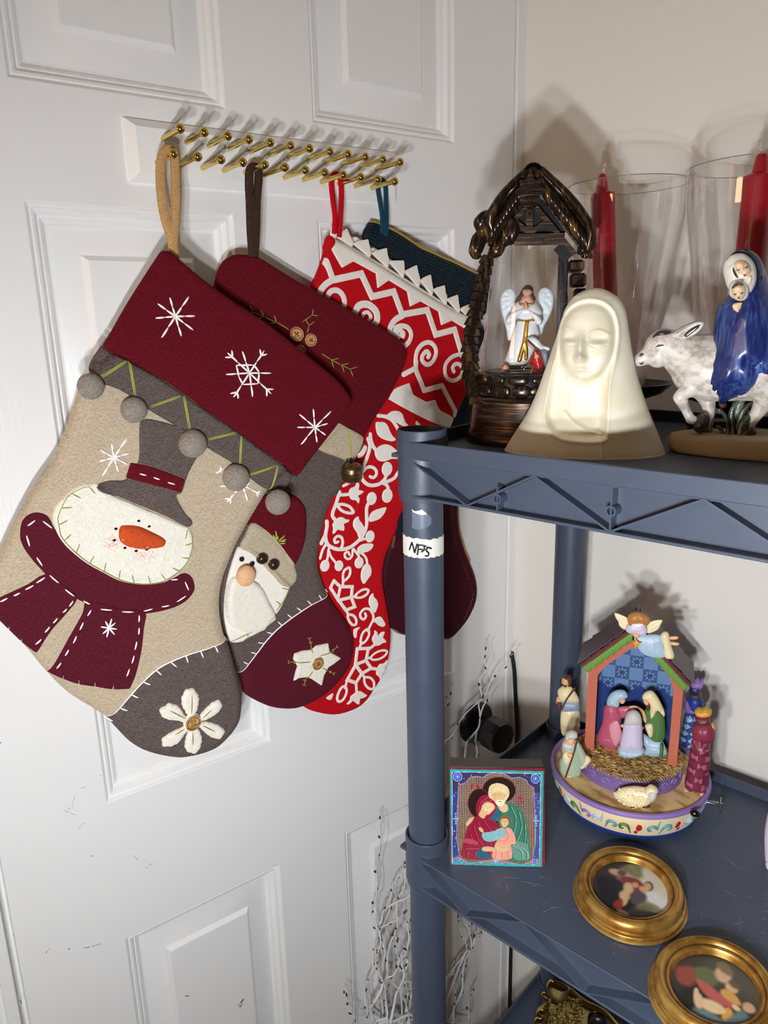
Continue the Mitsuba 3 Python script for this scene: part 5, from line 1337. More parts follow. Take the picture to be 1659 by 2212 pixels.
def hurricane(key, gu, gw, r, candle_px, lab, clab, slab, base_px=None):
    O = sh(gu, gw, ZT); h = ZR - ZT
    tag_glass = key
    st = thing('candle_stand')
    pr = [(0.0001, 0), (0.036, 0), (0.038, 0.002), (0.036, 0.006), (0.014, 0.012), (0.010, 0.020), (0.012, 0.028), (0.030, 0.033), (0.050, 0.040), (0.0605, 0.050), (0.0620, 0.0515), (0.0600, 0.0520), (0.046, 0.0445), (0.0001, 0.042)]
    add(st + '__dish', frame(lathe(pr[6:], 64), O, np.array([1.0, 0, 0]), np.array([0, 1.0, 0]), np.array([0, 0, 1.0])), 'dark_metal', smooth=40)
    add(st + '__stem', frame(lathe(pr[:7] + [(0.0001, 0.028)], 48), O, np.array([1.0, 0, 0]), np.array([0, 1.0, 0]), np.array([0, 0, 1.0])), 'dark_metal', smooth=40)
    tag(st, slab, 'candle stand', 'dark stands under the candle glasses')
    z0 = 0.0445
    prof = spline([(0.026, z0), (0.033, z0 + 0.015), (0.042, z0 + 0.05), (0.050, z0 + 0.09), (0.057, z0 + 0.14), (r * 0.985, z0 + 0.185), (r, h)], closed=False, n=6)
    prof[:, 0] *= r / prof[-1, 0]
    k = thing('hurricane_glass')
    g = lathe(prof, 96); g.vertices += O
    add(k + '__wall', g, 'clear_glass', smooth=True)
    g = lathe(np.c_[prof[:, 0] - 0.0012, prof[:, 1] + 0.0008 * (prof[:, 1] < h - 0.01)], 96); g.vertices += O
    add(k + '__inner_wall', g, 'clear_glass', smooth=True)
    t = np.linspace(0, 2 * np.pi, 97)[:-1]
    ring = tube(np.c_[O[0] + r * np.cos(t), O[1] + r * np.sin(t), np.full(96, ZR)], 0.00042, 8, closed=True)
    add(k + '__rim', ring, 'glass_rim', smooth=True)
    tag(k, lab, 'glass', 'tall clear candle glasses')
    # the candle
    c = thing('candle')
    n = CAM - O; n[2] = 0; n /= np.linalg.norm(n)
    a, b = on_plane(candle_px[0], O, n), on_plane(candle_px[1], O, n)
    ax = (a - b) / np.linalg.norm(a - b)
    foot = b + ax * ((ZT + 0.0450) - b[2]) / ax[2]
    L = np.linalg.norm(a - foot); rc = candle_px[2]
    ex = np.cross(ax, [0, 1.0, 0]); ex /= np.linalg.norm(ex); ey = np.cross(ax, ex)
    pc = [(0.0001, 0), (rc * 0.94, 0), (rc * 0.96, 0.003), (rc, L * 0.5), (rc, L - 0.0245), (rc * 0.96, L - 0.0215), (rc * 0.52, L - 0.0185), (rc * 0.50, L - 0.0170), (rc * 0.36, L - 0.004), (rc * 0.22, L - 0.001), (0.0001, L)]
    add(c + '__wax', frame(lathe(pc, 48), foot, ex, ey, ax), 'candle_wax', smooth=40)
    w = a + np.array([0, 0, -0.001]); s = RNG.normal(0, 0.0016, (9, 3)); s[:, 2] = np.linspace(0, 0.011, 9)
    wp = w + np.cumsum(np.r_[[[0, 0, 0]], np.diff(s, axis=0)], axis=0)
    add(c + '__wick', [tube(wp + RNG.normal(0, 0.0005, wp.shape), 0.0005, 5) for _ in range(3)], 'wick', smooth=True)
    tag(c, clab, 'candle', 'red dinner candles')


hurricane('a', 0.0763, 0.268, 0.0648, ((1301, 374), (1308, 630), 0.0130), 'tall clear candle glass right of the bronze lantern, behind the bust', 'dark red candle rising behind the bust beside the bronze lantern', 'dark dish stand behind the bust')
hurricane('b', 0.212, 0.266, 0.0650, ((1647, 328), (1622, 560), 0.0148), 'tall clear candle glass behind the rider on the donkey', 'dark red candle behind the blue-cloaked rider', 'dark dish stand behind the donkey')

# ---------------------------------------------------------------- the bronze lantern with the angel inside
def _bronze(p, n, uv):
    s = fbm(p.x * 300, p.y * 300, p.z * 60, octaves=2)
    return mix(srgb(50, 40, 34), srgb(122, 92, 58), smoothstep(0.48, 0.80, s))


def _brush(p, n, uv):
    s = noise(p.x * 40, p.y * 40, p.z * 1500) * 0.6 + noise(p.x * 90, p.y * 90, p.z * 700) * 0.4
    return mix(srgb(40, 30, 26), srgb(126, 90, 58), smoothstep(0.45, 0.85, s))


mat('bronze', proc(_bronze), 0.24, 0.6, metallic=0.72)
mat('bronze_brushed', proc(_brush), 0.34, 0.6, metallic=0.6)
mat('bronze_black', srgb(26, 22, 24), 0.3, 0.5, metallic=0.3)
mat('paint_white', srgb(228, 230, 232), 0.3, 0.5)
mat('paint_wing', srgb(206, 214, 220), 0.4, 0.5)
mat('paint_gold', srgb(170, 132, 50), 0.3, 0.5, metallic=0.7)
mat('paint_skin', srgb(214, 164, 142), 0.45, 0.4)
mat('paint_hair', srgb(84, 62, 50), 0.5, 0.4)
mat('paint_red', srgb(178, 18, 24), 0.28, 0.5)
mat('paint_bluegrey', srgb(122, 134, 152), 0.4, 0.4)
mat('paint_brown', srgb(112, 82, 66), 0.5, 0.4)
L1 = Fig('lantern', sh(0.039, 0.127, ZT))
tag('lantern', 'dark bronze nativity lantern with a star, a palm and a white angel behind glass', 'lantern')
_lb = [(0.0001, 0), (0.0615, 0), (0.0630, 0.002), (0.0632, 0.006), (0.0615, 0.010), (0.0590, 0.014), (0.0560, 0.030), (0.0545, 0.043), (0.0550, 0.0455), (0.0565, 0.0470), (0.0550, 0.0490), (0.0500, 0.0500), (0.0001, 0.0500)]
L1.put('base', lathe(_lb, 72), 'bronze_brushed', label='round brushed bronze base', smooth=40)
ZL1, ZL2, ZL3 = (1010, 360, 3.4), (1000, 560, 3.025), (1060, 590, 5.29)
# stones round the foot of the glass
_bed = lathe([(0.0001, 0.049), (0.0500, 0.049), (0.0515, 0.056), (0.0490, 0.0700), (0.0440, 0.0740), (0.0001, 0.0735)], 60)
L1.put('stone_ring', _bed, 'bronze_black', smooth=40)
for row, (zc, nr) in enumerate(((0.0560, 15), (0.0670, 13))):
    for k in range(nr):
        a = (k + 0.5 * row) * 2 * np.pi / nr + RNG.uniform(-0.05, 0.05)
        m = ball((0, 0, 0), 1, 3); v = m.vertices.copy()
        v = np.sign(v) * np.abs(v) ** 0.8
        v *= np.array([0.0106 + RNG.uniform(-0.0012, 0.0016), 0.0040, 0.0056 + RNG.uniform(-0.0008, 0.0006)])
        v *= (1 + 0.12 * (meshkit.noise(v * 160 + k * 7.1 + row) - 0.5))[:, None]
        rr = 0.0512 - 0.0012 * row
        c, s = math.cos(a), math.sin(a)
        m.vertices = np.c_[rr * c + v[:, 1] * c - v[:, 0] * s, rr * s + v[:, 1] * s + v[:, 0] * c, zc + v[:, 2]]
        L1.put('stone', m, 'bronze')
labels['lantern__stone'] = {'label': 'rounded bronze stone'}
g = lathe(spline([(0.0450, 0.0735), (0.0458, 0.085), (0.0445, 0.11), (0.0410, 0.15), (0.0360, 0.19), (0.0335, 0.205)], closed=False, n=5), 72)
L1.put('glass', g, 'clear_glass', label='clear glass dome')
# palm trunk of stacked segments on the left
_tr = spline(L1.pts([(1034, 868), (1026, 845), (1017, 815), (1014, 775), (1015, 740), (1020, 705), (1029, 665), (1038, 625), (1046, 585), (1054, 552)], None, 0.014), closed=False, n=8)
_Ls = np.r_[0, np.cumsum(np.linalg.norm(np.diff(_tr, axis=0), axis=1))]
_ns = 17
for k in range(_ns):
    s0, s1 = _Ls[-1] * k / _ns, _Ls[-1] * (k + 1.08) / _ns
    p0, p1 = (np.array([np.interp(s, _Ls, _tr[:, 0]), np.interp(s, _Ls, _tr[:, 1])]) for s in (s0, min(s1, _Ls[-1])))
    d = np.array([p1[0] - p0[0], 0, p1[1] - p0[1]]); L = np.linalg.norm(d); d /= L
    w = np.interp(k, [0, 6, _ns], [0.0098, 0.0092, 0.0068])
    seg = lathe([(0.0001, 0), (w * 1.10, 0.0), (w * 1.14, L * 0.08), (w * 0.92, L * 0.7), (w * 0.70, L * 1.0), (0.0001, L)], 7)
    ex = np.cross([0, 1.0, 0], d); ex /= np.linalg.norm(ex)
    tilt = np.array([math.cos(k * 1.3), math.sin(k * 1.3), 0]) * 0.10
    ez = d + tilt * 0.4; ez /= np.linalg.norm(ez); ey = np.cross(ez, ex); ey /= np.linalg.norm(ey); ex = np.cross(ey, ez)
    L1.put('trunk_ring', frame(seg, np.array([p0[0], -0.014, p0[1]]), ex, ey, ez), 'bronze', smooth=25)
labels['lantern__trunk_ring'] = {'label': 'ring of the bronze palm trunk'}
# palm crown: drooping fronds with ribs
for i, c in enumerate([[(215, 470), (200, 415), (150, 385), (110, 410), (100, 460), (125, 490)], [(215, 470), (250, 400), (300, 410), (330, 470), (325, 545), (300, 565)], [(215, 470), (150, 490), (100, 530), (75, 600), (62, 650), (85, 668)],
                       [(215, 470), (235, 530), (225, 600), (205, 640), (170, 665)], [(215, 470), (225, 405), (260, 378), (290, 400), (280, 450)], [(215, 470), (170, 450), (140, 470), (130, 520), (150, 550)], [(215, 470), (265, 480), (290, 530), (275, 585)]]):
    q = spline(L1.pts(c, ZL1, 0.016), closed=False, n=5); t = np.linspace(0, 1, len(q)); dy = 0.012 + 0.016 * np.sin(t * 2.2) * (1 if i != 4 else -0.4)
    body = tube(np.c_[q[:, 0], -dy, q[:, 1]], np.interp(t, [0, 0.3, 0.7, 1], [0.0060, 0.0082, 0.0066, 0.0024]), 14)
    rib_ = [tube(np.c_[q[:, 0], -dy, q[:, 1]] + np.interp(t, [0, 0.3, 0.7, 1], [0.0050, 0.0074, 0.0058, 0.0018])[:, None] * np.array([math.cos(a), -abs(math.sin(a)), math.sin(a) * 0.6]), 0.0016, 6) for a in (0.4, 1.2, 2.0, 2.8)]
    L1.put('palm_frond', [body] + rib_, 'bronze')
labels['lantern__palm_frond'] = {'label': 'curled bronze palm frond'}
# right stone column
for i, (a, b) in enumerate((((735, 690), (850, 780)), ((735, 785), (862, 890)), ((775, 895), (868, 990)), ((770, 995), (872, 1095)), ((775, 1100), (880, 1200)), ((780, 1205), (890, 1310)), ((780, 1315), (895, 1420)), ((770, 1425), (900, 1530)))):
    q = L1.pts([a, b], ZL1, 0.0)
    L1.put('column_stone', box(q[0, 0] + 0.002 * (i % 2), q[1, 0], -0.017, 0.015, q[1, 1] + 0.0006, q[0, 1] - 0.0006, 0.0022), 'bronze', smooth=False)
L1.put('side_post', box(*sorted(L1.pts([(668, 600), (740, 600)], ZL1)[:, 0]), -0.012, 0.012, 0.070, L1.pts([(700, 590)], ZL1)[0, 1], 0.001), 'bronze_black', smooth=False)
# gable: panel, beam, braces
_gp = L1.pts([(455, 190), (290, 420), (300, 500), (350, 510), (690, 505), (720, 480), (560, 250)], ZL1, 0.022)
m = extr(poly(_gp), 0.004); L1.put('gable', frame(m, np.array([0, -0.022, 0]), np.array([1.0, 0, 0]), np.array([0, 0, 1.0]), np.array([0, 1.0, 0])), 'bronze_black', smooth=False)


def beam(p, w, name='brace', z=ZL1, dy=0.024, t=0.005, m='bronze_brushed'):
    q = L1.pts(p, z, dy); P = stroke(q, w)
    e = extr(P, t)
    return L1.put(name, frame(e, np.array([0, -dy - t, 0]), np.array([1.0, 0, 0]), np.array([0, 0, 1.0]), np.array([0, 1.0, 0])), m, smooth=False)


beam([(345, 540), (710, 535)], 0.0105, 'crossbeam', t=0.007); labels['lantern__crossbeam'] = {'label': 'brushed bronze beam over the glass'}
beam([(455, 230), (455, 495)], 0.0065)
for p in ([(330, 415), (440, 290)], [(440, 480), (350, 405)], [(475, 480), (590, 400)], [(500, 300), (790, 650)]):
    beam(p, 0.0048)
beam([(660, 585), (740, 680)], 0.010, 'corner_bracket', m='bronze_black')
# thatched roof: two slopes of strands from the ridge outwards, through the whole depth
_ridge, _eR, _eL = L1.pts([(480, 110)], ZL1)[0], L1.pts([(905, 640)], ZL1)[0], L1.pts([(150, 560)], ZL1)[0]
for nm, e in (('r', _eR), ('l', _eL)):
    pts3 = [(_ridge[0], 0.0, _ridge[1] + 0.0), (e[0], 0.0, e[1])]
    d = np.array([e[0] - _ridge[0], e[1] - _ridge[1]]); Ld = np.linalg.norm(d); d /= Ld; nn = np.array([-d[1], d[0]]) * (1 if nm == 'r' else -1)
    _rt = []
    Pr = [_ridge - nn * 0.002, _ridge + d * Ld * 0.96 - nn * 0.004, _ridge + d * Ld * 0.98 + nn * 0.006, _ridge + d * Ld * 0.6 + nn * 0.008, _ridge + nn * 0.003]
    sl = extr(poly(Pr), 0.052)
    L1.put('roof_slope', frame(sl, np.array([0, -0.031, 0]), np.array([1.0, 0, 0]), np.array([0, 0, 1.0]), np.array([0, 1.0, 0])), 'bronze_black', smooth=False)
    for k in range(44):
        y = -0.036 + 0.060 * ((k * 0.618) % 1) ** 1.0; s0 = 0.0 if k % 3 else 0.2 * Ld; lift = 0.0075 + RNG.uniform(-0.0015, 0.0020)
        t = np.linspace(0, 1, 10)
        bul = lift + 0.004 * np.sin(np.pi * t) + np.where(t > 0.85, -(t - 0.85) * 0.09, 0)
        q = _ridge[None] + d[None] * (s0 + t[:, None] * (Ld * RNG.uniform(0.90, 1.0) - s0)) + nn[None] * bul[:, None]
        tw = 0.004 * np.sin(t * 3 + k)
        _rt.append(tube(np.c_[q[:, 0], y + tw, q[:, 1]], np.interp(t, [0, 0.5, 0.9, 1], [0.0028, 0.0040, 0.0044, 0.0022]), 7))
    # the front edge of the thatch hangs over the gable
    for k in range(12):
        t = np.linspace(0, 1, 8); a = k / 11
        st = _ridge + d * Ld * (0.02 + 0.70 * a); q = st[None] + d[None] * (t[:, None] * Ld * 0.32) + nn[None] * (0.004 - 0.010 * t[:, None])
        _rt.append(tube(np.c_[q[:, 0], -0.034 - 0.004 * np.sin(t * np.pi), q[:, 1]], np.interp(t, [0, 0.4, 1], [0.0026, 0.0040, 0.0018]), 7))
    L1.put('thatch', trimesh.util.concatenate(_rt), 'bronze')
labels['lantern__thatch'] = {'label': 'shiny bronze thatch strands', 'kind': 'stuff'}; labels['lantern__thatch_001'] = {'label': 'shiny bronze thatch strands', 'kind': 'stuff'}
L1.put('ridge', tube([(_ridge[0], -0.036, _ridge[1] + 0.002), (_ridge[0], 0.022, _ridge[1] + 0.002)], 0.0095, 14), 'bronze')
# eight-pointed star, its rays ridged
_sc = L1.pts([(458, 197)], ZL1, 0.030)[0]
_sp = L1.pts([(465, 35), (540, 108), (586, 186), (528, 275), (455, 400), (385, 285), (338, 203), (384, 115)], ZL1, 0.030)
_V, _F = [(_sc[0], -0.0520, _sc[1]), (_sc[0], -0.042, _sc[1])], []
for k in range(8):
    a, b = _sp[k] - _sc, _sp[(k + 1) % 8] - _sc
    ang = math.atan2(*(a / np.linalg.norm(a) + b / np.linalg.norm(b))[::-1]); v = np.array([math.cos(ang), math.sin(ang)]) * 0.0105
    _V += [(_sp[k][0], -0.0445, _sp[k][1]), (_sc[0] + v[0], -0.0445, _sc[1] + v[1])]
for k in range(8):
    t0, v0, t1 = 2 + 2 * k, 3 + 2 * k, 2 + 2 * ((k + 1) % 8)
    _F += [[0, t0, v0], [0, v0, t1], [1, v0, t0], [1, t1, v0]]
_m = trimesh.Trimesh(np.array(_V), _F, process=False); trimesh.repair.fix_normals(_m)
L1.put('star', _m, 'bronze_brushed', smooth=False, label='eight-pointed bronze star on the gable')
# the angel
AY = -0.004
A = 'lantern__angel'
for w in ([(290, 270), (270, 200), (230, 172), (170, 190), (125, 250), (110, 330), (120, 430), (150, 540), (180, 660), (195, 760), (225, 772), (250, 700), (290, 580), (280, 450), (270, 360)], [(540, 240), (570, 180), (630, 162), (690, 200), (718, 280), (708, 400), (660, 520), (610, 610), (580, 710), (540, 690), (530, 560), (590, 460), (545, 330)]):
    L1.solid('wing', w, 'paint_wing', 0.0022, ZL3, AY - 0.008, parent=A, R=0.003, grooves=[([tuple(np.array(w[a]) * 0.55 + np.array(w[0]) * 0.45), tuple(np.array(w[a]) * 0.85 + np.array(w[0]) * 0.15)], 0.0004, 0.0012) for a in (3, 4, 5, 6, 7, 8)])
labels['lantern__angel__wing'] = {'label': 'pale feathered wing'}
L1.solid('gown', [(320, 480), (300, 560), (250, 700), (210, 850), (175, 960), (155, 1030), (200, 1075), (300, 1088), (380, 1085), (440, 1000), (500, 900), (560, 720), (545, 620), (510, 540), (500, 470)], 'paint_white', 0.0105, ZL3, AY, parent=A, R=0.012, grooves=[([(350, 560), (300, 700), (260, 860), (260, 1000)], 0.0008, 0.0012), ([(460, 570), (500, 660), (490, 800)], 0.0008, 0.0012), ([(330, 700), (355, 800), (330, 950)], 0.0009, 0.0011)], label='white gown')
L1.solid('bodice', [(320, 320), (270, 370), (225, 440), (260, 500), (320, 530), (410, 535), (500, 525), (560, 490), (590, 450), (545, 370), (500, 320), (410, 350)], 'paint_white', 0.0095, ZL3, AY + 0.002, parent=A, R=0.010)
for s in ([(345, 400), (270, 430), (200, 480), (165, 540), (185, 585), (240, 575), (310, 510), (390, 430), (400, 400)], [(430, 410), (500, 440), (560, 490), (590, 540), (580, 590), (530, 590), (490, 540), (440, 470), (415, 420)]):
    L1.solid('sleeve', s, 'paint_white', 0.0068, ZL3, AY + 0.0075, parent=A, grooves=[([s[2], s[6]], 0.0007, 0.001)])
L1.solid('hair', [(360, 180), (400, 140), (450, 138), (485, 170), (490, 230), (515, 290), (500, 320), (460, 300), (360, 300), (310, 320), (275, 335), (290, 300), (330, 240)], 'paint_hair', 0.0060, ZL3, AY + 0.002, parent=A, grooves=[([(350, 220), (320, 280), (290, 320)], 0.0005, 0.001), ([(480, 220), (500, 300)], 0.0005, 0.001), ([(420, 145), (380, 190), (350, 260)], 0.0005, 0.0008)], label='brown wavy hair')
L1.solid('neck', [(370, 260), (345, 300), (325, 345), (410, 365), (495, 345), (480, 290), (450, 250)], 'paint_skin', 0.0072, ZL3, AY + 0.0055, parent=A)
_fq = dict(grooves=[([(385, 215), (400, 218), (410, 216)], 0.0003, 0.0008), ([(425, 216), (440, 217), (452, 213)], 0.0003, 0.0008), ([(412, 215), (412, 240)], 0.0004, -0.0012), ([(402, 255), (424, 255)], 0.0003, 0.0007)])
L1.solid('face', [(370, 190), (415, 178), (465, 190), (475, 215), (455, 250), (415, 275), (380, 255), (365, 220)], 'paint_skin', 0.0070, ZL3, AY + 0.0080, parent=A, step=0.0008, **_fq)
L1.solid('collar', [(318, 325), (330, 370), (410, 368), (495, 362), (500, 325), (490, 345), (410, 352), (332, 350)], 'paint_gold', 0.0020, ZL3, AY + 0.0115, parent=A, sm=False, label='gold collar')
L1.solid('hands', [(400, 318), (415, 345), (430, 400), (400, 418), (370, 410), (385, 370), (390, 330)], 'paint_skin', 0.0035, ZL3, AY + 0.0145, parent=A, grooves=[([(402, 325), (398, 410)], 0.0003, 0.001)], label='praying hands')
L1.solid('sash', [(300, 530), (400, 535), (500, 525), (500, 550), (440, 555), (430, 650), (420, 780), (430, 880), (420, 990), (385, 985), (380, 900), (350, 1010), (300, 1005), (330, 900), (365, 760), (385, 600), (390, 555), (310, 552)], 'paint_gold', 0.0022, ZL3, AY + 0.0105, parent=A, n=3, grooves=[([(405, 560), (395, 750), (375, 920)], 0.0006, 0.001)], label='gold sash')
# kneeling woman and child
K = 'lantern__kneeling_woman'
L1.solid('robe', [(500, 880), (470, 950), (440, 1010), (450, 1040), (480, 1060), (450, 1130), (430, 1185), (500, 1215), (590, 1200), (615, 1100), (600, 1000), (580, 900), (550, 870)], 'paint_red', 0.0085, ZL3, 0.014, parent=K, grooves=[([(500, 1060), (560, 1090), (600, 1080)], 0.0006, 0.0012), ([(470, 1010), (520, 1000)], 0.0006, 0.001)], label='red robe')
L1.solid('cloak', [(560, 890), (600, 870), (650, 880), (675, 990), (650, 1100), (610, 1180), (600, 1050), (570, 960)], 'paint_bluegrey', 0.0075, ZL3, 0.011, parent=K, label='blue-grey cloak')
L1.solid('veil', [(415, 745), (450, 725), (510, 730), (560, 770), (600, 820), (680, 850), (660, 890), (610, 870), (560, 880), (500, 850), (450, 800), (420, 780)], 'paint_white', 0.0065, ZL3, 0.013, parent=K, grooves=[([(470, 750), (540, 800), (620, 850)], 0.0006, 0.0014)], label='white veil')
L1.solid('face', [(425, 770), (460, 800), (510, 850), (500, 870), (460, 855), (430, 830), (422, 800)], 'paint_skin', 0.0045, ZL3, 0.0165, parent=K)
L1.solid('hair', [(418, 752), (440, 770), (500, 830), (560, 880), (540, 890), (480, 840), (425, 785)], 'paint_hair', 0.0030, ZL3, 0.0185, parent=K)
L1.solid('hands', [(505, 890), (530, 920), (558, 945), (540, 975), (500, 980), (500, 930)], 'paint_skin', 0.0035, ZL3, 0.0215, parent=K)
I = 'lantern__infant'
L1.solid('body', [(190, 1110), (240, 1105), (300, 1130), (360, 1150), (370, 1190), (280, 1190), (180, 1180), (130, 1150)], 'paint_brown', 0.0060, ZL3, 0.014, parent=I, grooves=[([(240, 1110), (260, 1180)], 0.0005, 0.001), ([(290, 1130), (310, 1180)], 0.0005, 0.001)])
L1.solid('head', [(140, 1055), (180, 1045), (210, 1080), (215, 1120), (170, 1140), (130, 1115)], 'paint_skin', 0.0045, ZL3, 0.017, parent=I)
L1.solid('hair', [(122, 1075), (140, 1050), (165, 1050), (150, 1085), (140, 1115), (125, 1105)], 'paint_red', 0.0036, ZL3, 0.017, parent=I)
# ---------------------------------------------------------------- the ceramic rider on a donkey
def _donkey(p, n, uv):
    t = fbm(p.x * 160, p.y * 160, p.z * 160, octaves=3); s = noise(p.x * 900, p.y * 900, p.z * 500)
    return mix(mix(srgb(150, 138, 126), srgb(204, 196, 184), smoothstep(0.25, 0.65, t)), srgb(232, 228, 220), 0.35 * s)


def _cloak(p, n, uv):
    s = noise(p.x * 420, p.y * 420, p.z * 45) * 0.6 + noise(p.x * 900, p.y * 900, p.z * 90) * 0.4
    t = fbm(p.x * 45, p.y * 45, p.z * 25, octaves=2)
    return mix(srgb(20, 34, 92), srgb(84, 112, 182), smoothstep(0.42, 0.86, 0.5 * s + 0.5 * t))


def _stump(p, n, uv):
    s = noise(p.x * 300, p.y * 300, p.z * 60)
    return mix(srgb(58, 66, 52), srgb(142, 150, 132), smoothstep(0.4, 0.8, s))


GZ = dict(clearcoat=1.0, clearcoat_gloss=0.95)
mat('glaze_donkey', proc(_donkey), 0.40, 0.5, clearcoat=0.6, clearcoat_gloss=0.9)
mat('glaze_blue', proc(_cloak), 0.30, 0.5, **GZ)
mat('glaze_stump', proc(_stump), 0.40, 0.5, clearcoat=0.5, clearcoat_gloss=0.9)
mat('glaze_navy', srgb(34, 38, 58), 0.3, 0.5, **GZ)
mat('glaze_white', srgb(224, 220, 210), 0.28, 0.5, **GZ)
mat('glaze_face', srgb(230, 200, 164), 0.32, 0.5, **GZ)
mat('glaze_dark', srgb(42, 34, 34), 0.3, 0.5, **GZ)
mat('glaze_brown', srgb(86, 54, 44), 0.3, 0.5, **GZ)
mat('glaze_blush', srgb(224, 150, 110), 0.35, 0.5, **GZ)
mat('glaze_lip', srgb(176, 66, 60), 0.3, 0.5, **GZ)
mat('glaze_base', srgb(170, 152, 122), 0.6, 0.3)
D1 = Fig('donkey_figurine', sh(0.262, 0.164, ZT))
tag('donkey_figurine', 'glazed figurine of a blue-cloaked rider with a child on a grey donkey', 'figurine')
ZK6, ZK5, ZK8 = (1370, 680, 4.095), (1480, 520, 3.737), (1360, 780, 5.548)
q = D1.pts([(1441, 972), (1820, 1010)], None, 0.0)
_cxb, _rx = (q[0, 0] + 0.122) , 0.122
_bs = lathe([(0.0001, 0), (0.94, 0), (0.985, 0.002), (1.0, 0.006), (1.0, 0.0135), (0.975, 0.0175), (0.90, 0.0195), (0.0001, 0.0205)], 72)
_bs.vertices *= [_rx, 0.042, 1]; _bs.vertices += [_cxb, 0, 0]
D1.put('base', _bs, 'glaze_base', label='oval tan base', smooth=50)
DK = 'donkey_figurine__donkey'
_b = D1.at


def ch(pts, z, rs, dys):
    return [(D1.at(p, dy, z), r) for p, r, dy in zip(pts, rs, dys)]


_dk = [ch([(52, 398), (110, 370), (190, 320), (250, 270)], ZK6, [0.0062, 0.0078, 0.0118, 0.0155], [0.016, 0.014, 0.012, 0.010]), ch([(250, 275), (215, 350)], ZK6, [0.014, 0.0125], [0.010, 0.012]),
       ch([(270, 270), (400, 330), (520, 400), (620, 450)], ZK6, [0.0150, 0.0185, 0.0235, 0.0290], [0.009, 0.006, 0.002, 0.0]), ch([(320, 330), (430, 390), (560, 520)], ZK6, [0.010, 0.015, 0.020], [0.009, 0.006, 0.002]),
       ch([(620, 460), (760, 470), (950, 460), (1120, 470)], ZK6, [0.030, 0.031, 0.031, 0.030], [0, 0, 0, 0]),
       ch([(560, 600), (440, 690), (405, 730), (450, 830), (500, 925)], ZK6, [0.0105, 0.0066, 0.0062, 0.0040, 0.0043], [0.012, 0.018, 0.020, 0.018, 0.016]), ch([(500, 925), (575, 945)], ZK6, [0.0044, 0.0038], [0.016, 0.015]),
       ch([(590, 600), (630, 720), (655, 780), (668, 900), (645, 1020)], ZK6, [0.0140, 0.0080, 0.0066, 0.0042, 0.0048], [-0.006, -0.004, -0.003, -0.002, 0.0])]
_dk += [ch([(1690, 200), (1660, 330), (1615, 480), (1520, 640), (1420, 780), (1385, 850)], ZK8, [0.022, 0.015, 0.0085, 0.0058, 0.0048, 0.0056], [0.0, 0.006, 0.008, 0.008, 0.008, 0.008]),
        ch([(1720, 200), (1790, 400), (1830, 600), (1810, 800), (1790, 905)], ZK8, [0.022, 0.015, 0.0075, 0.0052, 0.0055], [-0.004, -0.008, -0.010, -0.010, -0.010])]
D1.put('body', blend(_dk, 0.0028, 0.45, 6), 'glaze_donkey', parent=DK, label='grey donkey stepping with lowered head')
for e in ([(335, 165), (400, 118), (490, 82), (575, 55), (617, 68), (605, 110), (545, 170), (470, 212), (395, 218), (340, 200)],):
    k = D1.solid('ear', e, 'glaze_donkey', 0.0042, ZK6, 0.018, parent=DK, grooves=[([(440, 185), (500, 140), (575, 98)], 0.0022, 0.0030)])
D1.solid('ear', [(345, 150), (430, 100), (540, 58), (600, 52), (560, 75), (470, 110), (390, 150)], 'glaze_donkey', 0.0035, ZK6, 0.004, parent=DK)
D1.solid('ear_hollow', [(440, 185), (468, 150), (520, 112), (580, 92), (560, 125), (510, 165), (465, 195)], 'glaze_dark', 0.0012, ZK6, 0.0208, parent=DK, label='dark inside of the ear')
D1.solid('forelock', [(148, 232), (172, 178), (225, 138), (290, 132), (335, 152), (300, 185), (250, 195), (200, 205), (170, 222)], 'glaze_dark', 0.0090, ZK6, 0.014, parent=DK, label='dark tuft between the ears')
D1.solid('mane', [(460, 228), (500, 212), (560, 236), (630, 258), (640, 275), (560, 272), (480, 262)], 'glaze_dark', 0.0070, ZK6, 0.006, parent=DK, label='dark mane')
D1.solid('eye', [(183, 292), (210, 266), (238, 262), (268, 268), (235, 280), (205, 284)], 'glaze_dark', 0.0016, ZK6, 0.0248, parent=DK, step=0.0006, label='closed dark eye')
D1.solid('nostril', [(45, 358), (60, 342), (82, 346), (75, 362), (55, 368)], 'glaze_dark', 0.0012, ZK6, 0.0215, parent=DK, step=0.0006)
D1.solid('mouth', [(26, 405), (60, 408), (92, 402), (95, 425), (70, 442), (40, 438)], 'glaze_dark', 0.0040, ZK6, 0.0175, parent=DK, step=0.0008)
for p, dy in (((618, 1075), 0.002), ((600, 950), 0.015)):
    c = D1.at(p, dy, ZK6)
    D1.put('hoof', hull([(c + [0, 0, 0.002], 0.0068), (c + [-0.001, -0.001, -0.0035], 0.0072)]) if 0 else manifold_mesh(hull([(c + [0, 0, 0.002], 0.0062), (c + [-0.001, -0.001, -0.0035], 0.0068)])), 'glaze_dark', parent=DK, smooth=50)
for p, dy in (((1390, 905), 0.009), ((1790, 930), -0.010)):
    c = D1.at(p, dy, ZK8)
    D1.put('hoof', manifold_mesh(hull([(c + [0.002, 0, 0.004], 0.0068), (c + [-0.001, -0.001, -0.004], 0.0074)])), 'glaze_dark', parent=DK, smooth=50)
labels[DK + '__hoof'] = {'label': 'black hoof'}
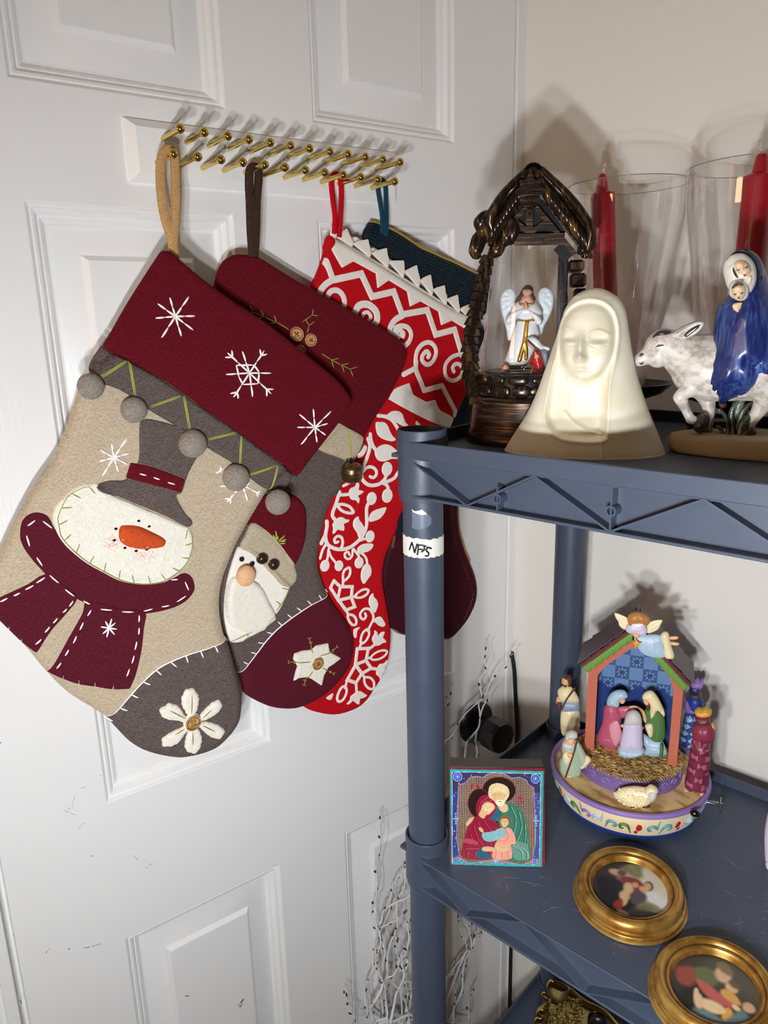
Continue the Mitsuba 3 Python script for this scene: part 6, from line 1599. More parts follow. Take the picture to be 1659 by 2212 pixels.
# leafy stump under the belly
_lf = [[(1130, 960), (1150, 850), (1150, 740), (1110, 650), (1060, 600), (1075, 570), (1130, 590), (1180, 680), (1200, 800), (1200, 950)], [(1150, 960), (1180, 800), (1180, 640), (1230, 520), (1300, 470), (1310, 500), (1260, 620), (1270, 780), (1290, 950)], [(1230, 950), (1260, 800), (1310, 640), (1390, 520), (1480, 485), (1500, 510), (1440, 560), (1370, 680), (1330, 820), (1340, 950)],
       [(1270, 950), (1300, 780), (1360, 670), (1430, 640), (1460, 680), (1440, 780), (1390, 860), (1340, 950)], [(1070, 960), (1090, 870), (1050, 800), (1020, 790), (1050, 770), (1110, 800), (1140, 880), (1140, 960)], [(1200, 950), (1210, 700), (1230, 500), (1260, 300), (1420, 300), (1380, 520), (1320, 760), (1320, 950)]]
for i, l in enumerate(_lf):
    a = np.array(l)
    D1.solid('leaf', l, 'glaze_stump', 0.0065, ZK8, 0.010 - 0.004 * (i % 3) - (0.010 if i == 5 else 0), n=5, parent='donkey_figurine__stump', grooves=[([tuple((a[0] + a[-1]) / 2), tuple((a[2] + a[-3]) / 2), tuple((a[4] + a[5]) / 2)], 0.0008, 0.002)])
labels['donkey_figurine__stump__leaf'] = {'label': 'grey-green curled leaf'}
D1.solid('mound', [(1020, 990), (1080, 910), (1180, 880), (1300, 890), (1360, 940), (1390, 1000), (1200, 1020)], 'glaze_stump', 0.020, ZK8, 0.002, parent='donkey_figurine__stump')
# the rider
R1 = 'donkey_figurine__rider'
_cl = zm([(372, 112), (420, 76), (480, 64), (560, 92), (622, 170), (662, 262)], *ZK5) + [(1672, 640), (1690, 700), (1700, 760), (1704, 800), (1690, 826)] + zm([(1659, 262), (1550, 345), (1420, 415), (1300, 442), (1200, 468), (1150, 505), (1060, 492), (1050, 442), (960, 400), (872, 312), (850, 280)], *ZK8) + zm([(128, 1100), (140, 960), (205, 860), (228, 720), (250, 600), (280, 512), (350, 440), (330, 250), (340, 160)], *ZK5)
D1.solid('cloak', _cl, 'glaze_blue', 0.034, None, 0.006, parent=R1, R=0.034, step=0.0017, n=4, label='streaky blue glazed cloak',
         grooves=[(zm(p, *ZK5), w, d) for p, w, d in (([(430, 580), (362, 730), (302, 900), (268, 1100), (258, 1275)], 0.0014, 0.0040), ([(330, 640), (345, 760), (330, 900)], 0.0040, 0.0022), ([(150, 980), (160, 1100), (200, 1180), (240, 1120)], 0.0026, 0.0030), ([(500, 950), (560, 1010), (669, 920)], 0.0035, 0.0036), ([(440, 1150), (430, 1240)], 0.0016, 0.0030), ([(560, 700), (600, 860), (560, 1000)], 0.006, 0.0018), ([(380, 760), (350, 1000), (340, 1200)], 0.005, -0.0018), ([(500, 1040), (480, 1180)], 0.004, -0.0020))])
D1.solid('hood', [(360, 125), (420, 76), (480, 64), (560, 92), (622, 170), (640, 280), (600, 360), (560, 420), (590, 300), (560, 180), (490, 108), (420, 100)], 'glaze_navy', 0.0145, ZK5, 0.028, parent=R1, R=0.010, label='dark blue hood')
D1.solid('veil', [(303, 240), (312, 180), (352, 130), (420, 98), (492, 105), (552, 160), (580, 240), (576, 330), (532, 425), (500, 420), (430, 440), (350, 390), (320, 320)], 'glaze_white', 0.0150, ZK5, 0.030, parent=R1, R=0.012, grooves=[([(330, 200), (350, 290), (360, 380)], 0.0010, 0.0016), ([(372, 200), (400, 158), (450, 143), (505, 165), (540, 225), (532, 290)], 0.0012, 0.0032)], label='white inner veil')
D1.solid('head', [(378, 205), (402, 162), (450, 146), (502, 166), (536, 222), (532, 270), (500, 310), (455, 305), (415, 285), (390, 250)], 'glaze_face', 0.0125, ZK5, 0.036, parent=R1, step=0.0008, grooves=[([(462, 200), (463, 250)], 0.0010, -0.0018), ([(400, 235), (425, 245), (440, 235)], 0.0008, 0.0010), ([(478, 218), (500, 218), (512, 205)], 0.0008, 0.0010), ([(450, 292), (478, 292)], 0.0006, 0.0006)])
labels[R1 + '__head'] = {'label': 'pale face looking down'}
D1.solid('hair', [(383, 218), (395, 235), (420, 285), (430, 302), (410, 295), (388, 258)], 'glaze_dark', 0.0030, ZK5, 0.0470, parent=R1, label='dark hair at the temple')
D1.solid('neck', [(490, 300), (530, 270), (545, 310), (520, 370), (500, 340)], 'glaze_face', 0.006, ZK5, 0.038, parent=R1)


def face_marks(parent, marks, dy):
    for nm, p, m in marks:
        D1.solid(nm, p, m, 0.0007, ZK5, dy, parent=parent, step=0.0005)


face_marks(R1, [('eye', [(408, 236), (422, 240), (438, 230), (430, 242), (416, 244)], 'glaze_dark'), ('eye', [(476, 214), (492, 216), (512, 204), (502, 219), (486, 220)], 'glaze_dark'), ('lips', [(468, 280), (480, 275), (494, 278), (484, 290), (474, 288)], 'glaze_lip')], 0.0485)
B1 = 'donkey_figurine__child'
D1.solid('veil', [(352, 400), (365, 345), (410, 312), (465, 318), (508, 360), (515, 420), (495, 470), (440, 488), (385, 465), (358, 440)], 'glaze_white', 0.0105, ZK5, 0.043, parent=B1, R=0.009, label='white bonnet round the small head')
D1.solid('head', [(372, 400), (385, 360), (430, 340), (478, 355), (492, 400), (480, 455), (435, 484), (390, 462)], 'glaze_face', 0.0100, ZK5, 0.0485, parent=B1, step=0.0008, grooves=[([(430, 420), (431, 445)], 0.0008, -0.0012)])
D1.solid('hair', [(375, 385), (395, 352), (440, 338), (468, 350), (465, 362), (430, 358), (405, 370), (388, 386)], 'glaze_dark', 0.0024, ZK5, 0.0575, parent=B1, label='dark fringe')
face_marks(B1, [('eye', [(390, 436), (402, 430), (414, 434), (402, 440)], 'glaze_dark'), ('eye', [(446, 426), (458, 420), (470, 424), (458, 430)], 'glaze_dark'), ('lips', [(422, 462), (432, 456), (441, 462), (432, 474)], 'glaze_lip')], 0.0588)
D1.solid('hand', [(380, 520), (398, 506), (430, 500), (462, 500), (456, 520), (452, 540), (440, 560), (428, 580), (405, 568), (385, 550)], 'glaze_face', 0.0050, ZK5, 0.0430, parent=R1, step=0.0007, grooves=[([(400, 520), (452, 512)], 0.0005, 0.0016), ([(398, 535), (450, 528)], 0.0005, 0.0016), ([(405, 552), (442, 545)], 0.0005, 0.0016)], label='small hand clasping the cloak')
D1.solid('shoe', [(1070, 500), (1130, 495), (1165, 520), (1140, 560), (1095, 560), (1075, 530)], 'glaze_brown', 0.0060, ZK8, 0.014, parent=R1, label='brown shoe tip')
# the little dark red case behind the donkey's legs
mat('lacquer', srgb(70, 14, 20), 0.2, 0.5, clearcoat=0.6, clearcoat_gloss=0.9)
_o = on_plane((1527, 943), (0, 0, ZT), np.array([0, 0, 1.0])); _o[2] = ZT
X1 = Fig('trinket_box', _o)
X1.put('body', box(-0.020, 0.028, -0.012, 0.014, 0, 0.012, 0.002), 'lacquer', smooth=25)
X1.put('lid', box(-0.022, 0.030, -0.014, 0.016, 0.0125, 0.018, 0.002), 'lacquer', smooth=25)
X1.put('clasp', [tube([(0.010, -0.0135, 0.008), (0.024, -0.0135, 0.008)], 0.0009, 8), tube([(0.010, -0.0135, 0.0045), (0.024, -0.0135, 0.0045)], 0.0009, 8)], 'brass')
tag('trinket_box', 'small dark red lacquer box behind the legs of the donkey', 'box')
# ================================================================ on the lower shelves
# ---------------------------------------------------------------- the printed block (a haloed family, in its ornamental border)
mat('print_gloss', 'vertex', 0.22, 0.5, clearcoat=0.5, clearcoat_gloss=0.9)
mat('block_wood', srgb(84, 76, 70), 0.7, 0.2, FB, 0.0002)
mat('block_edge', srgb(112, 40, 52), 0.5, 0.3)
_a, _b3 = on_plane((970.9, 1866.8), (0, 0, ZL), np.array([0, 0, 1.0])), on_plane((1170, 1873.5), (0, 0, ZL), np.array([0, 0, 1.0]))
_ex = (_b3 - _a); IW = np.linalg.norm(_ex); _ex /= IW
_nn = np.cross(_ex, [0, 0, 1.0])
if _nn @ (CAM - _a) < 0:
    _nn = -_nn
IH = 0.5 * (on_plane((973.3, 1656.6), _a, _nn)[2] + on_plane((1179.4, 1661.4), _a, _nn)[2]) - ZL
IT = 0.019
_fr = lambda m: frame(m, _a, _ex, -_nn, np.array([0, 0, 1.0]))
add('icon_block', _fr(box(0, IW, 0, IT, 0, IH, 0.0012)), 'block_wood', smooth=False)
tag('icon_block', 'square wooden block printed with a haloed family under a blue arch', 'picture')
add('icon_block__edge', _fr(box(0.0001, IW - 0.0001, -0.0007, 0.0002, 0.0001, IH - 0.0001, 0.0004)), 'block_edge', smooth=False)
labels['icon_block__edge'] = {'label': 'chipped maroon rim of the print'}
_c4 = np.array([(55, 110), (908, 130), (870, 1008), (45, 980)], float)       # the front's corners on the enlargement
_fit = np.linalg.lstsq(np.c_[[[x, y, 1, x * y] for x, y in _c4]], np.array([[0, IH], [IW, IH], [IW, 0], [0, 0]]), rcond=None)[0]
Pn = Print(np.linspace(62, 900, 270), np.linspace(118, 998, 285))
Pn.fill(Polygon([(0, 0), (1000, 0), (1000, 1100), (0, 1100)]), (116, 34, 52))
bq = lambda x0, y0, x1, y1: Polygon([(x0, y0), (x1, y0 + (x1 - x0) * 0.023), (x1 - 24 * (y1 - y0) / 880, y1 + (x1 - x0) * 0.034), (x0 - 10 * (y1 - y0) / 880, y1)])
Pn.fill(bq(64, 126, 894, 975), (28, 160, 158)); Pn.fill(bq(80, 146, 872, 955), (206, 206, 204)); Pn.fill(bq(84, 150, 868, 950), (58, 50, 84))
_h = meshkit.noise(np.c_[Pn.q * 0.055, np.zeros(len(Pn.q))])
_in = bq(140, 200, 806, 915)
Pn.fill(bq(84, 310, 140, 900), (52, 58, 132)); Pn.fill(bq(808, 330, 862, 930), (70, 72, 138)); Pn.fill(bq(84, 905, 860, 955), (128, 124, 128))
for k in range(260):
    side = k % 4
    x, y = (RNG.uniform(92, 135), RNG.uniform(320, 960)) if side == 0 else (RNG.uniform(805, 855), RNG.uniform(335, 965)) if side == 1 else (RNG.uniform(95, 845), RNG.uniform(925, 968)) if side == 2 else (RNG.uniform(90, 850), RNG.uniform(158, 300))
    Pn.fill(Point(x, y).buffer(RNG.uniform(2, 5.5), 3), ((190, 196, 214), (96, 112, 190), (40, 36, 60))[k % 3], 0.8)
_arch = Polygon(list(spline([(140, 915), (138, 300), (150, 262), (205, 245), (235, 205), (300, 190), (360, 200), (400, 172), (480, 160), (560, 176), (610, 205), (680, 200), (740, 225), (760, 262), (800, 290), (806, 350), (785, 938), (460, 930)], n=3)))
Pn.fill(_arch.buffer(5), (160, 150, 190)); Pn.fill(_arch, (150, 128, 112))
_ar = shapely.contains_xy(_arch, Pn.q[:, 0], Pn.q[:, 1])
_fx, _fy = Pn.q[:, 0] % 22 - 11, Pn.q[:, 1] % 22 - 11
_pat = (np.abs(np.hypot(_fx, _fy) - 7) < 2.2) | ((np.abs(_fx) < 1.8) & (np.abs(_fy) > 6))
Pn.c[_ar & _pat] = srgb(62, 42, 34)
_lo = np.clip((Pn.q[:, 1] - 500) / 420, 0, 1)[:, None] * _ar[:, None]
Pn.c = Pn.c * (1 - _lo * 0.6) + np.where(_pat[:, None], srgb(60, 44, 26), srgb(150, 122, 74)) * _lo * 0.6
for x, y in ((130, 190), (822, 210), (110, 935), (808, 952)):
    for r, c in ((40, (206, 214, 236)), (36, (44, 74, 168)), (24, (98, 134, 208)), (14, (40, 60, 150)), (7, (220, 226, 240))):
        Pn.fill(Point(x, y).buffer(r * (1 if y < 400 else 0.55)), c)
for x, y in ((108, 560), (826, 580), (460, 940)):
    for dx, dy in ((0, -44), (0, 44), (0, 0), (-16, 0), (16, 0), (0, -22), (0, 22)):
        Pn.fill(Point(x + dx, y + dy * (0.4 if y > 900 else 1)).buffer(8), (150, 178, 226), 0.9)
for st in ([(246, 255), (250, 295)], [(262, 255), (258, 296)], [(240, 275), (275, 272)], [(304, 258), (308, 296)], [(318, 262), (312, 296)], [(300, 276), (326, 276)], [(676, 345), (670, 410)], [(690, 350), (688, 412)], [(664, 376), (700, 380)], [(708, 350), (712, 408)], [(664, 420), (676, 432)], [(700, 418), (712, 405)]):
    Pn.line(st, 7, (150, 26, 40))
HALO, RIM = (38, 24, 20), (150, 30, 46)
for c, rx, ry in (((498, 308), 145, 112), ((322, 425), 100, 126), ((545, 580), 92, 86)):
    e = affinity.scale(Point(c).buffer(1, 24), rx, ry); Pn.fill(e.buffer(5), RIM); Pn.fill(e, HALO)


def folds(P, lines, lo, hi, w=9):
    P = P if hasattr(P, 'geom_type') else poly(spline(P, n=4))
    for l in lines:
        Pn.line(l, w * 1.5, lo, 0.7, P); Pn.line([(x + w * 0.9, y + w * 0.3) for x, y in l], w * 0.6, hi, 0.8, P)


_g1 = poly(spline([(560, 410), (640, 440), (700, 490), (735, 580), (755, 720), (758, 930), (560, 930), (520, 700), (480, 560), (500, 480)], n=4))
Pn.fill(_g1, (54, 112, 92)); folds(_g1, [[(600, 450), (640, 560), (620, 700)], [(670, 500), (690, 640), (640, 780)], [(720, 600), (720, 760), (650, 860)], [(740, 740), (735, 920)], [(660, 830), (640, 920)], [(700, 830), (690, 920)]], (30, 78, 66), (152, 186, 164))
Pn.fill([(590, 780), (660, 765), (740, 790), (758, 850), (755, 930), (640, 930), (610, 860)], (92, 140, 122)); folds(Polygon([(590, 770), (758, 780), (758, 930), (610, 930)]), [[(610, 800), (680, 840), (700, 920)], [(640, 790), (730, 850), (740, 920)]], (40, 92, 80), (190, 206, 190))
Pn.fill([(400, 540), (470, 470), (520, 480), (500, 560), (430, 600)], (40, 96, 112)); Pn.fill([(500, 440), (560, 430), (578, 480), (540, 505), (500, 480)], (206, 178, 132))
_r1 = poly(spline([(300, 540), (240, 590), (200, 680), (172, 780), (165, 915), (430, 920), (470, 800), (500, 700), (480, 600), (400, 560), (340, 570)], n=4))
Pn.fill(_r1, (142, 26, 52)); folds(_r1, [[(300, 590), (350, 700), (420, 800)], [(260, 620), (300, 740), (360, 820)], [(350, 570), (430, 680), (480, 720)], [(230, 700), (270, 800)], [(190, 830), (300, 830)], [(210, 850), (200, 910)], [(280, 850), (270, 910)], [(380, 820), (420, 900)]], (88, 10, 32), (196, 84, 108))
Pn.fill([(175, 745), (230, 740), (300, 770), (300, 792), (230, 790), (175, 770)], (170, 70, 86)); Pn.fill([(300, 860), (340, 820), (380, 860), (420, 915), (300, 915)], (28, 90, 112))
_v = poly(spline([(292, 490), (300, 420), (335, 365), (390, 348), (440, 370), (475, 420), (470, 480), (430, 540), (370, 580), (310, 550)], n=4))
Pn.fill(_v, (146, 28, 54)); folds(_v, [[(310, 480), (330, 410), (390, 370)], [(330, 440), (370, 400), (430, 400)]], (92, 12, 34), (200, 90, 112))
SK, SKD, SKL = (208, 172, 124), (150, 108, 72), (236, 210, 168)
Pn.fill([(335, 480), (350, 440), (390, 412), (440, 425), (462, 460), (440, 490), (410, 520), (380, 530), (360, 560), (315, 530)], SK); Pn.fill([(360, 450), (400, 430), (440, 445), (430, 480), (400, 505), (370, 490)], SKL, 0.6, 20)
for l, w in (([(372, 452), (390, 446)], 4), ([(410, 455), (430, 452)], 4), ([(398, 450), (395, 480)], 3), ([(382, 497), (402, 500)], 4)):
    Pn.line(l, w, SKD)
Pn.fill([(404, 320), (420, 270), (470, 248), (530, 255), (580, 290), (588, 350), (560, 400), (520, 450), (480, 440), (450, 400), (410, 370)], (216, 196, 150)); Pn.fill([(430, 370), (450, 330), (510, 320), (545, 340), (540, 390), (510, 420), (470, 420), (445, 395)], SK)
for k in range(14):
    a = 2.6 + k * 0.32; Pn.line([(500 + 62 * math.cos(a), 320 + 52 * math.sin(a)), (500 + 84 * math.cos(a + 0.1), 318 + 68 * math.sin(a + 0.1))], 5, (160, 136, 96), 0.7)
Pn.fill([(470, 405), (500, 392), (545, 402), (540, 435), (510, 452), (482, 442)], (226, 214, 184))
for l, w in (([(440, 352), (462, 345)], 4), ([(490, 346), (515, 342)], 4), ([(470, 350), (462, 388)], 3), ([(492, 408), (520, 408)], 4), ([(545, 340), (555, 370)], 4)):
    Pn.line(l, w, SKD)
Pn.fill([(470, 660), (540, 640), (600, 650), (635, 720), (640, 790), (600, 800), (600, 922), (435, 920), (455, 800), (490, 720)], (222, 148, 128)); folds(Polygon([(430, 640), (645, 640), (640, 925), (430, 925)]), [[(560, 660), (580, 720), (540, 780)], [(470, 850), (460, 915)], [(520, 860), (520, 915)], [(570, 850), (580, 915)], [(470, 770), (560, 760)]], (186, 96, 86), (244, 196, 176), 7)
Pn.fill([(345, 690), (400, 680), (470, 665), (540, 650), (555, 700), (480, 750), (400, 768), (350, 740)], (124, 176, 178)); folds(Polygon([(345, 650), (560, 650), (560, 770), (345, 770)]), [[(370, 700), (440, 740)], [(420, 690), (470, 730)], [(500, 670), (500, 730)]], (64, 128, 138), (196, 224, 220), 6)
for p in ([(312, 645), (330, 636), (355, 665), (350, 685), (325, 672)], [(202, 600), (230, 560), (270, 545), (260, 575), (225, 615), (205, 628)], [(345, 820), (400, 812), (460, 830), (465, 852), (400, 858), (345, 850)], [(470, 840), (520, 815), (575, 805), (590, 835), (540, 862), (490, 860)], [(455, 800), (490, 785), (520, 800), (500, 830), (460, 826)]):
    Pn.fill(p, SK); Pn.line([tuple(np.mean(p[:2], axis=0)), tuple(np.mean(p[2:4], axis=0))], 3, SKD, 0.7)
Pn.fill([(500, 570), (515, 538), (550, 525), (585, 540), (595, 580), (580, 620), (550, 650), (520, 630), (505, 600)], (124, 92, 58)); Pn.fill([(510, 580), (530, 560), (570, 565), (580, 600), (560, 630), (540, 640), (520, 620)], SK)
for l, w in (([(520, 585), (534, 583)], 4), ([(552, 585), (567, 583)], 4), ([(542, 588), (542, 606)], 3), ([(534, 618), (552, 618)], 3), ([(478, 562), (478, 574)], 4), ([(608, 566), (608, 582)], 4), ([(600, 566), (614, 566)], 3), ([(536, 512), (550, 520), (556, 508)], 3)):
    Pn.line(l, w, SKD if l[0][1] > 580 else (150, 110, 90))
Pn.c *= (1 + 0.10 * (_h[:, None] - 0.5))


def _icon_at(q):
    st = np.c_[q[:, 0], q[:, 1], np.ones(len(q)), q[:, 0] * q[:, 1]] @ _fit
    return _a + st[:, :1] * _ex + st[:, 1:2] * np.array([0, 0, 1.0]) + _nn * 0.0009


_m, _cc = Pn.mesh(_icon_at)
add('icon_block__print', _m, 'print_gloss', smooth=False, color=_cc); labels['icon_block__print'] = {'label': 'glossy coloured print with blue and teal borders'}

# ---------------------------------------------------------------- two oval gilt frames lying on the shelf
def _gilt(p, n, uv):
    t = fbm(p.x * 90, p.y * 90, p.z * 90, octaves=3)
    return mix(srgb(150, 106, 44), srgb(190, 150, 78), smoothstep(0.3, 0.7, t))


mat('gilt', proc(_gilt), 0.33, 0.5, metallic=0.75)
mat('gilt_dark', srgb(66, 44, 20), 0.5, 0.4, metallic=0.4)
mat('painting', 'vertex', 0.3, 0.5, clearcoat=0.6, clearcoat_gloss=0.9)


def oval_frame(u, w, a, b, rot, up, paint, label):
    k = thing('oval_frame')
    c, s = math.cos(rot), math.sin(rot)
    O = sh(u, w, ZL)
    ea, eb = c * U + s * Wd, -s * U + c * Wd
    prof = [(0.30, 0.001), (0.97, 0.001), (1.0, 0.003), (1.0, 0.0055), (0.985, 0.0072), (0.955, 0.0078), (0.945, 0.0086), (0.955, 0.0105), (0.955, 0.013), (0.925, 0.0170), (0.87, 0.0195), (0.82, 0.0190), (0.775, 0.0165), (0.765, 0.0150), (0.755, 0.0152), (0.735, 0.0160), (0.71, 0.0155), (0.69, 0.0135), (0.672, 0.0110), (0.660, 0.0095), (0.650, 0.0093)]
    m = lathe(spline(prof, closed=False, n=3), 96)
    m.vertices = m.vertices * [a, b, 1]
    M = frame(m, O, ea, eb, np.array([0, 0, 1.0]))
    add(k, M, 'gilt', smooth=50)
    t = np.linspace(0, 2 * np.pi, 97)[:-1]
    add(k + '__sight_line', frame(tube(np.c_[a * 0.772 * np.cos(t), b * 0.772 * np.sin(t), np.full(96, 0.0156)], 0.0005, 6, closed=True), O, ea, eb, np.array([0, 0, 1.0])), 'gilt_dark', smooth=True)
    g = np.linspace(-1, 1, 150)
    P = Print(g, g); paint(P)
    ca, sa = math.cos(up), math.sin(up)

    def at(q):
        # the disc: the picture's square pressed into the oval
        x, y = q[:, 0] * np.sqrt(1 - q[:, 1] ** 2 / 2), q[:, 1] * np.sqrt(1 - q[:, 0] ** 2 / 2)
        xx, yy = ca * x - sa * y, sa * x + ca * y
        return O + np.outer(xx * a * 0.665, ea) + np.outer(yy * b * 0.665, eb) + np.array([0, 0, 0.0098])
    P.q0 = P.q.copy()
    mm, cc = P.mesh(at)
    if mm.face_normals[0][2] < 0:
        mm.invert()
    add(k + '__painting', mm, 'painting', smooth=False, color=cc); labels[k + '__painting'] = {'label': 'small soft oil painting'}
    tag(k, label, 'picture frame', 'oval gilt frames on the lower shelf')


def ov(x, y, rx, ry, r=0.0):
    return affinity.rotate(affinity.scale(Point(x, y).buffer(1, 16), rx, ry), math.degrees(r))


def paint_a(P):
    P.fill(Polygon([(-2, -2), (2, -2), (2, 2), (-2, 2)]), (46, 42, 34)); P.fill(ov(0.55, 0.55, 0.95, 0.75), (196, 190, 164), 1, 0.5); P.fill(ov(0.85, 0.1, 0.5, 0.35), (206, 206, 198), 1, 0.3)
    for x, y, r in ((0.6, -0.25, 0.22), (0.8, -0.2, 0.18), (0.42, -0.35, 0.2), (-0.3, 0.75, 0.3), (-0.1, 0.62, 0.2)):
        P.fill(ov(x, y, r, r * 0.8), (98, 96, 62), 0.85, 0.16); P.fill(ov(x - 0.05, y + 0.06, r * 0.5, r * 0.4), (138, 132, 88), 0.6, 0.15)
    P.fill([(-0.9, -0.1), (-0.3, 0.15), (0.3, 0.0), (0.35, -0.6), (-0.1, -0.95), (-0.7, -0.7)], (22, 24, 26), 1, 0.12)
    P.fill([(-0.4, 0.3), (0.0, 0.48), (0.35, 0.3), (0.3, -0.1), (0.0, -0.05), (-0.3, 0.1)], (122, 42, 40), 1, 0.1); P.fill([(0.2, 0.1), (0.45, 0.1), (0.5, -0.15), (0.3, -0.4), (0.12, -0.2)], (74, 70, 78), 1, 0.1)
    P.fill(ov(0.38, 0.45, 0.14, 0.18), (92, 66, 48), 1, 0.06); P.fill(ov(0.36, 0.42, 0.10, 0.13), (196, 150, 112), 1, 0.06); P.fill(ov(0.3, 0.24, 0.12, 0.1), (200, 156, 118), 1, 0.08)
    P.fill(ov(-0.05, 0.02, 0.13, 0.2, 0.4), (204, 166, 122), 1, 0.08); P.fill(ov(0.05, 0.24, 0.09, 0.1), (190, 146, 104), 1, 0.06); P.fill(ov(-0.02, -0.28, 0.14, 0.18, 0.3), (200, 164, 118), 1, 0.08); P.fill(ov(0.08, -0.5, 0.07, 0.14), (198, 160, 116), 1, 0.06)
    P.fill([(-0.05, -0.45), (0.1, -0.6), (0.1, -0.85), (-0.15, -0.75)], (140, 44, 34), 1, 0.08); P.fill(ov(-0.62, 0.35, 0.16, 0.13), (188, 152, 112), 1, 0.1); P.fill(ov(-0.45, 0.42, 0.12, 0.12), (98, 62, 46), 1, 0.08); P.fill(ov(0.25, -0.85, 0.2, 0.07), (170, 140, 104), 0.9, 0.08)
    P.c *= 1 + 0.10 * (meshkit.fbm(np.c_[P.q * 14, np.zeros(len(P.q))], 3)[:, None] - 0.5)


def paint_b(P):
    P.fill(Polygon([(-2, -2), (2, -2), (2, 2), (-2, 2)]), (52, 46, 36)); P.fill(ov(0.3, 0.7, 0.8, 0.5), (82, 76, 60), 0.7, 0.5); P.fill(ov(-0.3, -0.6, 0.4, 0.5), (26, 22, 20), 0.9, 0.3)
    P.fill([(-0.95, 0.0), (-0.7, 0.3), (-0.4, 0.2), (-0.5, -0.3), (-0.8, -0.4)], (140, 62, 48), 1, 0.12); P.fill([(-0.6, 0.35), (-0.3, 0.5), (0.0, 0.3), (-0.1, 0.0), (-0.45, 0.0)], (92, 96, 58), 1, 0.1)
    P.fill(ov(0.02, 0.52, 0.2, 0.24, 0.4), (198, 160, 128), 1, 0.1); P.fill(ov(-0.02, 0.72, 0.26, 0.14, -0.3), (120, 98, 66), 1, 0.1)
    P.fill([(-0.45, 0.0), (-0.1, 0.02), (0.3, -0.1), (0.55, -0.1), (0.55, -0.25), (0.2, -0.33), (-0.2, -0.25)], (176, 82, 76), 1, 0.07); P.fill(ov(0.32, 0.3, 0.15, 0.16), (200, 162, 122), 1, 0.07); P.fill(ov(0.36, 0.42, 0.16, 0.1), (96, 74, 50), 1, 0.08)
    P.fill([(0.2, 0.15), (0.45, 0.15), (0.65, -0.05), (0.4, -0.12), (0.15, -0.02)], (198, 148, 72), 1, 0.07); P.fill([(0.45, -0.3), (0.6, -0.4), (0.7, -0.7), (0.55, -0.75), (0.4, -0.5)], (204, 142, 60), 1, 0.07)
    P.fill(ov(0.15, -0.5, 0.32, 0.17, 0.1), (214, 182, 140), 1, 0.08); P.fill(ov(-0.18, -0.55, 0.12, 0.22, 0.5), (206, 172, 130), 1, 0.08); P.fill(ov(-0.3, -0.4, 0.06, 0.16, 0.3), (208, 174, 134), 1, 0.06); P.fill(ov(0.6, -0.2, 0.12, 0.07, -0.5), (210, 176, 138), 1, 0.06)
    P.fill(ov(0.82, 0.0, 0.14, 0.17), (188, 150, 112), 1, 0.08); P.fill([(0.7, -0.2), (0.95, -0.4), (0.9, -0.9), (0.6, -0.8)], (86, 108, 108), 1, 0.1); P.fill(ov(0.2, -0.88, 0.45, 0.2), (104, 126, 126), 1, 0.1)
    P.c *= 1 + 0.10 * (meshkit.fbm(np.c_[P.q * 14, np.zeros(len(P.q))], 3)[:, None] - 0.5)


oval_frame(0.2115, 0.0755, 0.0557, 0.0623, 0.35, -0.35, paint_a, 'oval gilt frame nearest the music box, with a painting of pale sky and dark cloaks')
oval_frame(0.3190, 0.0128, 0.0528, 0.0583, -0.067, 0.067, paint_b, 'oval gilt frame over the shelf edge, its painting with a pink sleeve')

